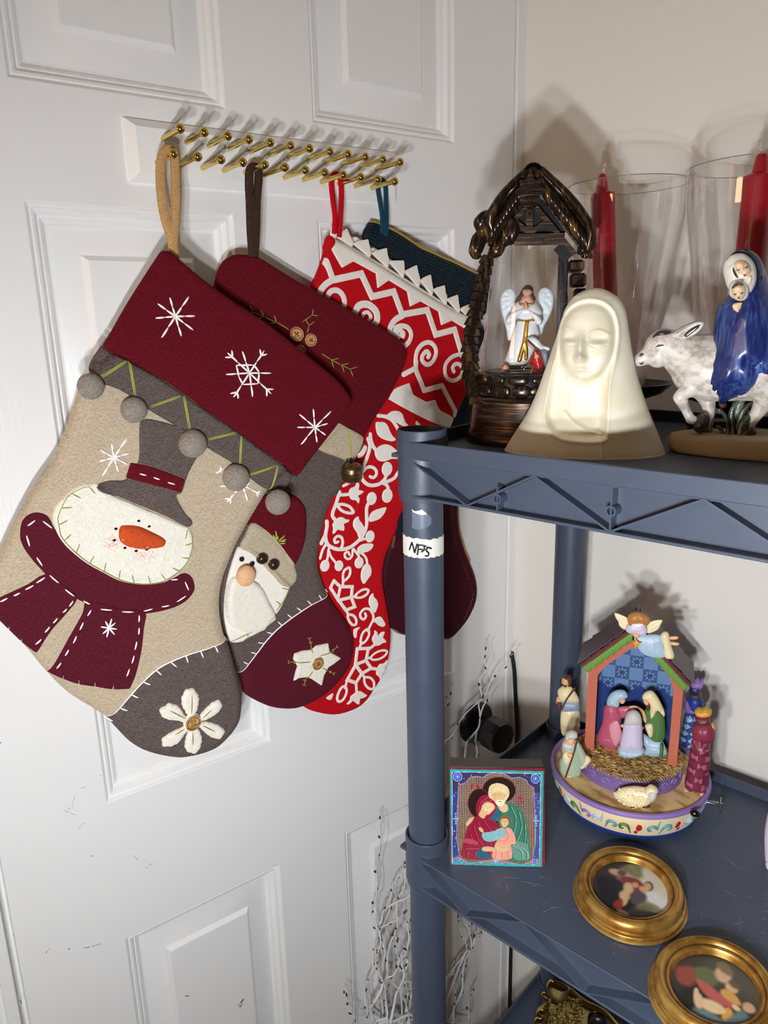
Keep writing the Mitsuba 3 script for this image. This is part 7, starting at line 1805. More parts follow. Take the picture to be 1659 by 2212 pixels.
# ---------------------------------------------------------------- white twigs beside the post, their vase on the floor
mat('twig_white', srgb(206, 206, 206), 0.7, 0.2, FB, 0.0003)
mat('twig_bud', srgb(58, 48, 42), 0.7, 0.2)
ZTW = (740, 1740, 2.6906)
_vx = dxz([(905, 2212)], -0.085)[0, 0]
add('floor_vase', lathe(spline([(0.0001, 0.0), (0.055, 0.0), (0.060, 0.01), (0.072, 0.12), (0.060, 0.30), (0.040, 0.40), (0.044, 0.44), (0.040, 0.44), (0.034, 0.40), (0.0001, 0.10)], closed=False, n=3), 48, (_vx, -0.09, 0)), 'dark_metal', smooth=40)
tag('floor_vase', 'dark floor vase holding the white twigs beside the post', 'vase')
_tw = [([(205, 1275), (160, 1235), (135, 1180), (140, 1060), (170, 920), (200, 800), (180, 680), (178, 560), (205, 420), (205, 250), (225, 80)], 4.2, -0.050), ([(180, 1262), (175, 1150), (235, 1020), (240, 860), (225, 760), (215, 660), (270, 600), (395, 505)], 6.0, -0.070), ([(250, 1270), (260, 1140), (235, 1040), (200, 900), (215, 780), (250, 700), (370, 612)], 4.2, -0.085),
       ([(300, 1275), (260, 1180), (255, 940), (300, 760), (318, 620), (345, 490), (368, 340)], 5.0, -0.060), ([(270, 1270), (330, 1080), (350, 960), (355, 880), (385, 740), (390, 660)], 5.0, -0.095), ([(225, 1270), (228, 1120), (200, 960), (205, 820), (265, 590), (310, 450), (365, 330)], 3.6, -0.045), ([(340, 1270), (385, 1120), (405, 1040)], 4.0, -0.080), ([(370, 1270), (405, 1130), (430, 1000)], 4.2, -0.070),
       ([(255, 1000), (320, 940), (360, 830), (310, 770), (280, 740)], 3.0, -0.088), ([(380, 890), (350, 960), (330, 930), (320, 860), (310, 780)], 2.6, -0.092), ([(350, 1010), (380, 1080), (405, 1130)], 2.6, -0.090), ([(75, 1275), (45, 1200), (25, 1150), (12, 1090)], 2.4, -0.055), ([(640, 1275), (665, 1160), (695, 1020), (730, 870), (745, 760), (745, 680)], 5.2, -0.075), ([(722, 850), (700, 760), (665, 640)], 3.0, -0.075), ([(728, 850), (770, 760), (800, 735)], 3.0, -0.070),
       ([(720, 1270), (735, 1180), (752, 1065)], 3.4, -0.065), ([(600, 1030), (650, 930), (730, 830), (800, 745)], 2.4, -0.045), ([(610, 1000), (680, 940), (720, 900)], 2.4, -0.048), ([(610, 1270), (660, 1100), (710, 930)], 3.0, -0.060)]
_tw2 = [([(235, 1215), (300, 1040), (380, 860), (470, 655)], 5.0, -0.075), ([(345, 1215), (365, 1080), (375, 870), (400, 700), (395, 600), (415, 430), (440, 300), (455, 140)], 3.6, -0.060), ([(60, 1035), (190, 890), (380, 645), (510, 490), (620, 310), (740, 190)], 3.2, -0.070), ([(50, 700), (75, 620), (95, 580)], 3.0, -0.060)]
for L, z in ((_tw, ZTW), (_tw2, (950, 1370, 4.535))):
    for pth, r, y in L:
        k = thing('twig')
        q = spline(dxz(zm(pth, *z), y), closed=False, n=5)
        down = z is not ZTW or pth[0][1] < 1240
        # below what the photograph shows, each twig runs on into the vase
        foot = np.array([_vx + RNG.uniform(-0.02, 0.02), 0.40]); mid = 0.5 * (q[0] + foot) + [RNG.uniform(-0.02, 0.02), 0.05]
        low = spline([foot, mid, q[0]], closed=False, n=6)[:-1]
        allq = np.vstack([low, q]); yy = np.r_[np.linspace(-0.09, y, len(low)), y + 0.004 * np.sin(np.arange(len(q)) * 0.7 + r)]
        wob = 0.0006 * np.c_[np.sin(np.arange(len(allq)) * 1.9 + r), np.cos(np.arange(len(allq)) * 2.3)]
        rad = np.r_[np.full(len(low), 1.0), np.linspace(1.0, 0.42, len(q))] * r * 0.00042
        P3 = np.c_[allq[:, 0] + wob[:, 0], yy, allq[:, 1] + wob[:, 1]]
        add(k, tube(P3, rad, 7), 'twig_white', smooth=True)
        bd = []
        for i in range(len(low) + 2, len(allq) - 1, 3):
            d = P3[i + 1] - P3[i]; d /= np.linalg.norm(d)
            side = np.cross(d, [0, 1.0, 0]) * (1 if i % 2 else -1)
            s = RNG.uniform(0.0011, 0.0019) * (1.0 if r < 4.5 else 0.8)
            bm = ball((0, 0, 0), s, 1, (0.8, 0.8, 1.7)); bm = frame(bm, P3[i] + side * (rad[i] + s * 0.5), np.cross([0, 1.0, 0], d + side * 0.6), np.array([0, 1.0, 0]), (d + side * 0.6) / np.linalg.norm(d + side * 0.6))
            bd.append(bm)
        bd.append(ball(P3[-1], 0.0016, 1, (0.8, 0.8, 1.8)))
        add(k + '__buds', bd, 'twig_bud', smooth=True); labels[k + '__buds'] = {'label': 'small dark buds', 'kind': 'stuff'}
        tag(k, 'white painted twig with dark buds in the bunch beside the shelf post', 'twig', 'white twigs beside the shelf post')

# ---------------------------------------------------------------- the door's black knob, and the black flex hanging in the corner
mat('black_plastic', srgb(22, 22, 24), 0.3, 0.5)
q = dxz([(1027, 1560)], 0)[0]
_kf = lambda m: frame(m, np.array([q[0], 0, q[1]]), np.array([1.0, 0, 0]), np.array([0, 0, 1.0]), np.array([0, -1.0, 0]))
add('door_1__knob', _kf(lathe([(0.0105, 0.004), (0.0110, 0.022), (0.0150, 0.026), (0.0235, 0.030), (0.0262, 0.036), (0.0262, 0.056), (0.0240, 0.0625), (0.0001, 0.0632)], 10)), 'black_plastic', smooth=False)
labels['door_1__knob'] = {'label': 'black faceted door knob'}
add('door_1__knob__rosette', _kf(lathe([(0.0001, 0.0), (0.034, 0.0), (0.0345, 0.002), (0.033, 0.005), (0.026, 0.009), (0.014, 0.011), (0.012, 0.0085), (0.0001, 0.008)], 56)), 'black_plastic', smooth=40)
_cp = [(1088, 1378), (1097, 1395), (1106, 1418), (1111, 1450), (1113, 1490), (1115, 1530), (1117, 1570), (1116, 1610), (1112, 1660), (1110, 1760)]
_cw = np.array([on_plane(p, CORNER - Wd * 0.004, Wd) for p in _cp])
_cw[0] = _cw[0] + np.array([-0.004, 0.004, 0.0])
_cw = np.vstack([_cw, [_cw[-1] * [1, 1, 0] + [0, 0, 0.55], _cw[-1] * [1, 1, 0] + [0, 0, 0.02]]])
_cw = spline(_cw, closed=False, n=6)
add('power_cord', [tube(_cw + U * 0.0017, 0.0019, 8), tube(_cw - U * 0.0017, 0.0019, 8), tube(_cw - Wd * 0.0004, 0.0016, 8)], 'black_plastic', smooth=True)
tag('power_cord', 'black flat cord hanging down the wall beside the rear post', 'cord')

# ---------------------------------------------------------------- the gold embossed ornament on the bottom shelf, and what shows at the right edge
mat('gold_mirror', srgb(206, 180, 104), 0.10, 0.5, metallic=1.0)
ZOR = (1140, 2110, 3.4)
G1 = Fig('gold_ornament', on_plane((1215, 2330), (0, 0, ZB), np.array([0, 0, 1.0])))
tag('gold_ornament', 'shiny embossed gold ornament under the lower shelf edge', 'ornament')
_gb = 0
for nm, p, dy, dp in (('plate', [(60, 250), (110, 200), (180, 60), (300, 75), (420, 170), (560, 240), (640, 320), (700, 420), (690, 640), (60, 640), (30, 420)], 0.0, 0.006), ('leaf', [(135, 60), (170, 18), (230, 40), (300, 75), (305, 130), (270, 180), (210, 180), (150, 130)], 0.008, 0.0045), ('leaf', [(95, 130), (130, 108), (170, 160), (230, 195), (200, 215), (120, 190)], 0.007, 0.004), ('leaf', [(65, 250), (110, 230), (150, 270), (150, 320), (100, 330), (60, 300)], 0.008, 0.0045), ('leaf', [(45, 310), (90, 290), (130, 320), (140, 420), (90, 460), (40, 400)], 0.010, 0.005),
                      ('leaf', [(300, 170), (400, 160), (410, 170), (330, 190)], 0.006, 0.003), ('bauble', [(440, 330), (480, 285), (540, 290), (590, 330), (610, 430), (540, 500), (450, 450)], 0.010, 0.007)):
    a = np.array(p, float)
    G1.solid(nm, p, 'gold_mirror' if nm != 'bauble' else 'bronze_black', dp, ZOR, dy, R=0.012, grooves=[([tuple(a[0] * 0.85 + a.mean(0) * 0.15), tuple(a.mean(0)), tuple(a[len(a) // 2] * 0.85 + a.mean(0) * 0.15)], 0.0012, 0.002)] if nm == 'leaf' and _gb else [])
    _gb += nm == 'leaf'
_nd = []
for k in range(120):
    c = np.array([RNG.uniform(110, 400), RNG.uniform(150, 420)]); a = RNG.choice([0.3, -0.4, 1.3]) + RNG.normal(0, 0.15); d = np.array([math.cos(a), math.sin(a)]) * RNG.uniform(8, 20)
    q = G1.pts([c - d, c + d], ZOR, 0.0062)
    _nd.append(tube(np.c_[q[:, 0], [-0.0075, -0.0095], q[:, 1]], [0.0009, 0.0004], 6))
G1.put('needles', _nd, 'gold_mirror'); labels['gold_ornament__needles'] = {'label': 'embossed gold needles', 'kind': 'stuff'}
mat('lavender_glaze', srgb(212, 202, 220), 0.35, 0.5)
E1 = Fig('ceramic_figure', on_plane((1672, 1868), (0, 0, ZL), np.array([0, 0, 1.0])))
tag('ceramic_figure', 'white and lavender ceramic figure cut off at the right edge of the photo', 'figurine')
E1.solid('body', [(1657, 1762), (1651, 1800), (1651, 1835), (1652, 1850), (1656, 1858), (1690, 1866), (1720, 1850), (1722, 1780), (1700, 1700), (1676, 1690)], 'lavender_glaze', 0.016, dy=0.0)
E1.solid('base', [(1655, 1856), (1660, 1880), (1690, 1886), (1720, 1878), (1722, 1856), (1690, 1850)], 'glaze_white', 0.016, dy=0.0)
# ---------------------------------------------------------------- the round nativity music box
def pm(name, c, **k):
    mat(name, srgb(*c), k.pop('rough', 0.42), 0.45, **k)


mat('resin', 'vertex', 0.42, 0.45)
for n_, c_ in (('mb_purple', (136, 112, 172)), ('mb_violet', (112, 88, 138)), ('mb_cream', (226, 204, 164)), ('mb_blue', (28, 58, 132)), ('mb_terracotta', (182, 98, 76)), ('mb_green', (98, 140, 60)), ('mb_wine', (132, 44, 66)), ('mb_pink', (176, 82, 104)), ('mb_rose', (206, 140, 150)), ('mb_sky', (164, 188, 206)), ('mb_ivory', (226, 210, 166)),
               ('mb_skin', (222, 166, 116)), ('mb_hair', (84, 52, 36)), ('mb_curls', (172, 116, 60)), ('mb_lilac', (200, 188, 212)), ('mb_white', (224, 218, 212)), ('mb_forest', (80, 116, 66)), ('mb_sage', (164, 178, 152)), ('mb_gold', (206, 152, 62)), ('mb_navy', (34, 46, 96)), ('mb_grey', (190, 188, 182)), ('mb_brown', (88, 58, 44)), ('mb_teal', (92, 150, 158)), ('mb_red', (166, 40, 46)), ('mb_slate', (142, 152, 178)), ('mb_ink', (40, 32, 34))):
    pm(n_, c_)


def _straw(p, n, uv):
    t = fbm(p.x * 260, p.y * 260, p.z * 200, octaves=3)
    return mix(srgb(112, 80, 38), srgb(204, 170, 102), smoothstep(0.3, 0.7, t))


def _ground(p, n, uv):
    t = fbm(p.x * 120, p.y * 60, p.z * 60, octaves=3)
    return mix(srgb(160, 120, 72), srgb(212, 180, 126), smoothstep(0.3, 0.7, t))


mat('mb_straw', proc(_straw), 0.4, 0.5)
mat('mb_ground', proc(_ground), 0.5, 0.4)
mat('chrome', srgb(206, 206, 208), 0.15, 0.5, metallic=1.0)
MB = 'nativity_music_box'
MU, MW, MR, MH = 0.1365, 0.2300, 0.0955, 0.0455
MO = sh(MU, MW, ZL)
N1 = Fig(MB, MO)
tag(MB, 'round painted nativity music box with a stable, figures and a blue foot', 'music box')
M0 = (1160, 1280, 3.77)
N1.put('foot', lathe([(0.0001, 0.0), (0.070, 0.0), (0.0785, 0.002), (0.0835, 0.0060), (0.0850, 0.0105), (0.0001, 0.0105)], 96), 'mb_blue', label='deep blue foot', smooth=40)
N1.put('band', lathe([(0.0838, 0.0100), (0.0868, 0.0170), (0.0898, 0.0260), (0.0922, 0.0370), (0.0915, 0.040), (0.0800, 0.040)], 96), 'mb_cream', label='cream band painted with scrolls', smooth=40)
N1.put('rim', lathe([(0.0915, 0.0385), (0.0945, 0.0395), (MR, 0.0425), (0.0945, 0.0452), (0.0915, 0.0455), (0.0895, 0.0440), (0.0890, 0.0400), (0.0800, 0.0400)], 96), 'mb_purple', label='purple rim', smooth=40)
_gr = lathe([(0.0895, 0.0405), (0.085, 0.0418), (0.06, 0.0425), (0.0001, 0.0425)], 96)
N1.put('ground', _gr, 'mb_ground', label='tan ground inside the rim', smooth=40)
# painted scrolls on the band: little raised curls in turn
_cols = ['mb_teal', 'mb_red', 'mb_sky', 'mb_forest', 'mb_purple', 'mb_sky', 'mb_teal', 'mb_forest', 'mb_red', 'mb_teal']
BR = lambda t: np.interp(t, [0, 0.25, 0.6, 1], [0.0838, 0.0868, 0.0898, 0.0922])
for k in range(36):
    a0 = k * 2 * np.pi / 36; s = 1 if k % 2 else -1; c = _cols[k % 10]
    if c == 'mb_red':
        P = [ov(0, 0.52, 0.0042, 0.22), ov(0.003 * s, 0.22, 0.0022, 0.10)]
    else:
        tt = np.linspace(0, 1, 18); r = 0.0062 * (1 - 0.75 * tt); th = tt * 5.2
        x, y = s * (r * np.cos(th) - 0.002), 0.45 + (r * np.sin(th)) / 0.028
        tail = np.c_[np.linspace(s * 0.0068, x[0], 6)[:-1], np.linspace(0.92 if k % 4 < 2 else 0.12, y[0], 6)[:-1]]
        P = [(np.vstack([tail, np.c_[x, y]]), None)]
    ms = []
    for p in P:
        if isinstance(p, tuple):
            q = p[0]; ang = a0 + q[:, 0] / 0.088; rr = BR(q[:, 1]) + 0.0002
            z = 0.0100 + 0.0280 * q[:, 1]
            pth = np.c_[rr * np.cos(ang), rr * np.sin(ang), z]
            n_ = len(pth); ms.append(tube(pth, np.interp(np.arange(n_), [0, n_ * 0.35, n_ * 0.7, n_ - 1], [0.0005, 0.0022, 0.0018, 0.0010]), 7))
        else:
            q = np.array(p.exterior.coords)[:-1]; cc = q.mean(0); q = np.vstack([q, cc]); ang = a0 + q[:, 0] / 0.088; rr = BR(q[:, 1]) + np.r_[np.zeros(len(q) - 1), 0.0009]
            V = np.c_[rr * np.cos(ang), rr * np.sin(ang), 0.0100 + 0.0280 * q[:, 1]]; m_ = len(q) - 1
            ms.append(trimesh.Trimesh(V, [[i, (i + 1) % m_, m_] for i in range(m_)], process=False))
    N1.put('band__scroll', ms, c)
labels[MB + '__band__scroll'] = {'label': 'painted scroll or leaf'}
# raised platform of straw with its carved purple side
PX, PZ, PRr = 0.004, 0.0640, 0.0610
_po = np.array([0.0, 0.006, 0])
_pl = lathe([(PRr * 1.03, 0.040), (PRr * 1.02, 0.046), (PRr, PZ - 0.004), (PRr * 0.97, PZ - 0.001)], 96); _pl.vertices += _po
N1.put('platform', _pl, 'mb_violet', label='carved purple side of the platform', smooth=40)
_sw = []
for k in range(22):
    a0 = k * 2 * np.pi / 22; tt = np.linspace(0, 1, 16); th = tt * 5.5; r = 0.0058 * (1 - 0.75 * tt); s = 1 if k % 2 else -1
    ang = a0 + s * (r * np.cos(th)) / PRr; z = 0.0525 + r * np.sin(th)
    _sw.append(tube(np.c_[PRr * 1.015 * np.cos(ang), PRr * 1.015 * np.sin(ang), z] + _po, 0.0009, 6))
N1.put('platform__scrolls', _sw, 'mb_purple'); labels[MB + '__platform__scrolls'] = {'label': 'raised lilac scrolls', 'kind': 'stuff'}
_st = []
for k in range(420):
    a, r = RNG.uniform(0, 2 * np.pi), PRr * math.sqrt(RNG.uniform(0.0, 1.0)); d = RNG.normal(0.3, 0.7); L = RNG.uniform(0.004, 0.009)
    c = np.array([r * math.cos(a), r * math.sin(a), PZ - 0.0005]) + _po; e = np.array([math.cos(d), math.sin(d), 0]) * L / 2; b = np.array([-e[1], e[0], 0]) * RNG.normal(0, 0.3)
    _st.append(tube([c - e, c + b + [0, 0, 0.0008], c + e], [0.0003, 0.0009, 0.0003], 5, caps=False))
for k in range(110):
    a = k * 2 * np.pi / 110; c = np.array([PRr * math.cos(a), PRr * math.sin(a), PZ - 0.0006]) + _po; o = np.array([math.cos(a + 0.4), math.sin(a + 0.4), 0])
    _st.append(tube([c - o * 0.006 + [0, 0, 0.0008], c, c + o * 0.0022 - [0, 0, 0.0022]], [0.0006, 0.0012, 0.0004], 5, caps=False))
_t = lathe([(PRr * 0.985, PZ - 0.0012), (0.0001, PZ - 0.0008)], 72); _t.vertices += _po
N1.put('straw', [_t] + _st, 'mb_straw'); labels[MB + '__straw'] = {'label': 'golden straw', 'kind': 'stuff'}
# the stable
HN = 0.0359 * U - 0.0895 * Wd
H1 = Fig(MB, sh(0.1405, 0.2230, ZL), HN)
ST = MB + '__stable'
HF, HB = 0.0, -0.052                # front and back planes (towards the viewer is +)
_fe = lambda P, t, dy: frame(extr(P, t), np.array([0, -dy, 0]), np.array([1.0, 0, 0]), np.array([0, 0, 1.0]), np.array([0, 1.0, 0]))
_out = H1.pts([(388, 1250), (424, 606), (790, 372), (830, 385), (1196, 716), (1137, 1402)], M0); _inn = H1.pts([(463, 1420), (465, 1288), (497, 665), (545, 600), (700, 490), (790, 432), (880, 470), (955, 530), (1080, 675), (1112, 790), (1063, 1395), (1060, 1500)], M0)
H1.put('frame', _fe(poly(_out).difference(poly(_inn)), 0.006, 0.004), 'mb_terracotta', parent=ST, label='terracotta posts and arch', smooth=False)
_ap, _el, _er = H1.pts([(808, 268), (370, 582), (1240, 738)], M0)
_eb = H1.pts([(430, 640)], M0)[0]
_base_z = PZ - 0.001
_bp = poly([(_out[1][0] + 0.001, _base_z), (_out[1][0] + 0.001, _el[1] + 0.002), (_ap[0], _ap[1] - 0.004), (_out[4][0] - 0.001, _er[1] + 0.004), (_out[4][0] - 0.001, _base_z)])
H1.put('back_wall', _fe(_bp, 0.003, -0.040), 'mb_navy', parent=ST, smooth=False)
_x0, _z0, _x1, _z1 = _bp.bounds
Q = Print(np.linspace(_x0, _x1, 170), np.linspace(_z0, _z1, 220))
Q.fill(_bp.buffer(0.01), (36, 58, 104)); _sq = 0.0165
_zq = _z0 + (_z1 - _z0) * 0.40
for i in range(-6, 7):
    for j in range(-1, 7):
        c0 = np.array([(_x0 + _x1) / 2 + (i - 0.5) * _sq, _zq + j * _sq])
        s_ = Polygon([c0, c0 + [_sq, 0], c0 + [_sq, _sq], c0 + [0, _sq]]); c1 = c0 + _sq / 2
        if (i + j) % 2:
            Q.fill(s_, (96, 126, 168))
        else:
            Q.fill(s_, (52, 80, 124))
            for k in range(8):
                a = k * np.pi / 4 + 0.0
                tip, b1, b2 = (c1 + np.array([math.cos(a + o), math.sin(a + o)]) * r_ for o, r_ in ((0, _sq * 0.46), (0.32, _sq * 0.22), (-0.32, _sq * 0.22)))
                Q.fill(Polygon([tip, b1, b2]), (120, 148, 186))
            Q.fill(Polygon([c1 + np.array(v) * _sq * 0.16 for v in ((-1, -1), (1, -1), (1, 1), (-1, 1))]), (40, 66, 112))
_nb = np.clip((_zq + 0.006 + 0.004 * np.sin(Q.q[:, 0] * 260) - Q.q[:, 1]) / 0.0008, 0, 1)[:, None]
Q.c = Q.c * (1 - _nb) + _nb * np.array(srgb(26, 52, 110))
_m, _cc = Q.mesh(lambda q: np.c_[q[:, 0], np.full(len(q), 0.0395), q[:, 1]])
_keep = shapely.contains_xy(_bp, *_m.triangles_center[:, [0, 2]].T); _m.update_faces(_keep)
add(ST + '__quilt', H1.world(_m), 'resin', smooth=False, color=_cc); labels[ST + '__quilt'] = {'label': 'blue quilt pattern painted on the back wall'}
for x in (_out[1][0] + 0.001, _out[4][0] - 0.004):
    H1.put('side_wall', box(x, x + 0.003, 0.0025, 0.042, _base_z, _el[1] + 0.001), 'mb_terracotta', parent=ST, smooth=False)
for nm, e in (('l', _el), ('r', _er)):
    d = e - _ap; L = np.linalg.norm(d); d /= L; nn = np.array([-d[1], d[0]]); nn *= np.sign(nn[1])
    Ps = poly([_ap, e, e + nn * 0.003, _ap + np.array([0, 0.003 / abs(d[0])])])
    H1.put('roof_slope', _fe(Ps, 0.066, 0.007), 'mb_brown', parent=ST, smooth=False)
    _shg = []
    for r in range(10):
        for c in range(9):
            s0 = L * (r + 0.02) / 10; a = _ap + d * s0 + nn * (0.0036 + 0.0002); b_ = _ap + d * (s0 + L / 10 * 1.25) + nn * (0.0048)
            y0 = -0.0075 + 0.007 * (c + 0.5 * (r % 2)) - 0.001; y1 = min(0.0590, y0 + 0.0064); y0 = max(-0.0075, y0)
            pl = poly([a, b_, b_ + nn * 0.0009, a + nn * 0.0004])
            _shg.append(frame(extr(pl, y1 - y0), np.array([0, y0, 0]), np.array([1.0, 0, 0]), np.array([0, 0, 1.0]), np.array([0, 1.0, 0])))
    H1.put('shingles', _shg, 'mb_violetbrown' if 0 else 'mb_shingle', parent=ST, smooth=False)
    H1.put('edge_line', tube([np.array([_ap[0], -0.0085, _ap[1] + 0.001]), np.array([e[0], -0.0085, e[1] + 0.001])], 0.0011, 6), 'mb_wine', parent=ST)
    t = np.linspace(0.03, 1.0, 40); sc = 0.0072 + 0.0024 * np.abs(np.sin(t * 28))
    up = _ap[None] + d[None] * (t * L)[:, None] - nn[None] * 0.0005
    lo = up - nn[None] * (sc * np.clip(t * 6, 0.2, 1))[:, None]
    H1.put('garland', H1.pillow(poly(np.vstack([up, lo[::-1]])), 0.0018, 0.0085, R=0.002), 'mb_green', parent=ST)
for k in [k for k in scene if k.startswith(ST + '__shingles')]:
    labels[k] = {'label': 'rows of dark purple-brown shingles', 'kind': 'stuff'}
labels[ST + '__garland'] = {'label': 'scalloped green garland'}
pm('mb_shingle', (92, 74, 80))


def fig(name, parts, dy, F=None, z=M0):
    """A little figure: (part, outline, material, half thickness, extra depth, options)."""
    F = F or H1
    for p in parts:
        nm, o, m, dp, d2 = p[:5]; kw = p[5] if len(p) > 5 else {}
        F.solid(nm, o, m, dp, z, dy + d2, parent=f'{MB}__{name}', step=0.0011, **kw)


def gr(*ls, w=0.0006, d=0.0008):
    return dict(grooves=[(l, w, d) for l in ls])


fig('angel', [('wing', [(632, 166), (690, 182), (742, 215), (745, 290), (705, 300), (668, 268), (662, 240), (640, 205)], 'mb_ivory', 0.0016, 0, gr([(650, 180), (735, 250)], [(668, 235), (730, 275)])), ('wing', [(888, 320), (875, 270), (935, 232), (1018, 222), (1008, 262), (985, 300), (945, 322), (910, 332)], 'mb_ivory', 0.0016, 0, gr([(1000, 235), (900, 290)], [(985, 285), (910, 310)])),
              ('gown', [(790, 350), (850, 345), (1012, 348), (1030, 440), (1046, 525), (930, 526), (850, 490), (805, 420)], 'mb_sky', 0.0055, 0.002, gr([(880, 370), (900, 500)], [(960, 360), (980, 515)])), ('hem', [(1008, 342), (1066, 322), (1090, 420), (1118, 528), (1045, 530), (1030, 440)], 'mb_ivory', 0.0050, 0.002, gr([(1030, 360), (1075, 500)])), ('foot', [(1080, 360), (1140, 355), (1152, 372), (1130, 384), (1085, 382)], 'mb_skin', 0.0016, 0.002), ('foot', [(1085, 402), (1150, 408), (1160, 422), (1135, 432), (1090, 425)], 'mb_skin', 0.0016, 0.002),
              ('sleeve', [(720, 300), (745, 255), (800, 240), (870, 250), (895, 295), (888, 345), (845, 350), (800, 335), (750, 330)], 'mb_lilac', 0.0052, 0.005, gr([(745, 300), (800, 318), (870, 300)])), ('collar', [(768, 250), (870, 250), (850, 285), (820, 292), (785, 280)], 'mb_white', 0.0030, 0.0085), ('hair', [(735, 220), (745, 180), (790, 155), (850, 158), (905, 190), (922, 228), (900, 268), (850, 255), (800, 258), (755, 268)], 'mb_curls', 0.0062, 0.006, gr([(760, 200), (780, 240)], [(820, 170), (830, 240)], [(880, 200), (890, 245)], d=0.0014)), ('hands', [(775, 335), (800, 325), (835, 340), (830, 365), (795, 362)], 'mb_skin', 0.0030, 0.0075),
              ('star', [(765, 400), (765, 400), (795, 400), (805, 345), (805, 345), (820, 395), (862, 405), (862, 405), (825, 425), (800, 475), (800, 475), (790, 425)], 'mb_gold', 0.0018, 0.010)], 0.012)
t = np.linspace(0, 2 * np.pi, 25)[:-1]; _c = H1.at((822, 172), 0.019, M0)
H1.put('halo', tube(_c + np.c_[0.006 * np.cos(t), 0.001 + 0 * t, 0.0028 * np.sin(t)], 0.0005, 6, closed=True), 'mb_ink', parent=MB + '__angel', label='thin dark ring over the curls')
fig('kneeling_woman', [('robe', [(545, 930), (600, 900), (660, 930), (690, 1010), (680, 1110), (690, 1230), (640, 1272), (560, 1260), (488, 1200), (500, 1130), (530, 1050)], 'mb_pink', 0.0085, -0.004, gr([(560, 980), (600, 1060), (560, 1140)], [(540, 1160), (620, 1180), (660, 1240)], [(620, 1000), (650, 1100)])), ('trim', [(590, 1080), (650, 1040), (680, 1090), (690, 1180), (640, 1250), (600, 1180)], 'mb_rose', 0.0030, 0.0035), ('sleeve', [(660, 935), (745, 925), (765, 940), (748, 1005), (690, 1022), (665, 990)], 'mb_pink', 0.0040, 0.002, gr([(690, 950), (720, 1000)])), ('veil', [(565, 905), (590, 830), (650, 795), (715, 800), (742, 845), (715, 862), (680, 880), (665, 930), (620, 925)], 'mb_sky', 0.0065, -0.001, gr([(610, 850), (640, 900)], [(660, 810), (630, 870)])),
                       ('face', [(672, 880), (705, 860), (722, 875), (714, 895), (690, 905)], 'mb_skin', 0.0040, 0.001), ('hand', [(745, 928), (790, 920), (822, 928), (815, 942), (760, 950)], 'mb_skin', 0.0020, 0.002), ('hand', [(680, 1078), (720, 1070), (742, 1090), (720, 1104), (690, 1098)], 'mb_skin', 0.0022, 0.006)], -0.010)
fig('kneeling_man', [('robe', [(875, 960), (940, 930), (1030, 1000), (1046, 1080), (1040, 1190), (980, 1222), (920, 1190), (880, 1090)], 'mb_forest', 0.0080, -0.004, gr([(930, 960), (980, 1060), (960, 1160)], [(1000, 1000), (1020, 1120)])), ('sleeve', [(880, 1080), (940, 1070), (945, 1150), (925, 1180), (900, 1150)], 'mb_ivory', 0.0040, 0.003), ('skirt', [(858, 1150), (930, 1185), (1010, 1200), (1050, 1260), (1060, 1310), (1000, 1332), (880, 1320), (860, 1250)], 'mb_sky', 0.0080, -0.003, gr([(880, 1230), (980, 1250)], [(890, 1290), (1000, 1300)])), ('skirt_edge', [(1000, 1225), (1030, 1240), (1028, 1325), (990, 1332)], 'mb_forest', 0.0060, 0.000),
                     ('headcloth', [(855, 850), (880, 812), (935, 800), (985, 850), (1040, 965), (1035, 1010), (985, 960), (950, 1010), (918, 1030), (920, 930), (900, 880), (868, 868)], 'mb_ivory', 0.0060, 0.000, gr([(900, 830), (960, 900), (1010, 970)], [(930, 890), (935, 990)])), ('face', [(862, 868), (900, 880), (918, 905), (900, 918), (875, 905)], 'mb_skin', 0.0040, 0.0005), ('beard', [(880, 900), (918, 900), (925, 950), (900, 960), (885, 930)], 'mb_hair', 0.0030, 0.0015), ('hand', [(815, 928), (850, 945), (880, 975), (895, 1050), (870, 1050), (845, 980)], 'mb_skin', 0.0022, 0.001), ('hand', [(808, 1095), (840, 1085), (872, 1100), (850, 1125), (818, 1118)], 'mb_skin', 0.0024, 0.006)], -0.010)
fig('robed_child', [('gown', [(715, 1030), (735, 975), (790, 955), (838, 985), (855, 1060), (860, 1180), (858, 1270), (800, 1282), (680, 1262), (695, 1130)], 'mb_lilac', 0.0085, 0, gr([(740, 1060), (715, 1240)], [(780, 1060), (775, 1260)], [(825, 1060), (830, 1260)])), ('hood', [(712, 1050), (740, 980), (790, 958), (840, 990), (856, 1060), (820, 1075), (750, 1080)], 'mb_grey', 0.0072, 0.003), ('frill', [(672, 1248), (760, 1262), (862, 1268), (874, 1305), (830, 1328), (760, 1340), (700, 1330), (660, 1305)], 'mb_sky', 0.0088, 0.0005, gr([(700, 1260), (690, 1320)], [(740, 1265), (735, 1330)], [(780, 1270), (785, 1335)], [(830, 1270), (840, 1325)]))], 0.006)


def local(name, px, parts):
    """A figure standing on the music box at the measured foot point px, on the plane facing the camera there."""
    z = ZL + (0.0425)
    o = on_plane((M0[0] + px[0] / M0[2], M0[1] + px[1] / M0[2]), (0, 0, z), np.array([0, 0, 1.0])); o[2] = ZL
    n = CAM - o; n[2] = 0; n /= np.linalg.norm(n)
    fig(name, parts, 0.0, Fig(MB, o - n * 0.006))


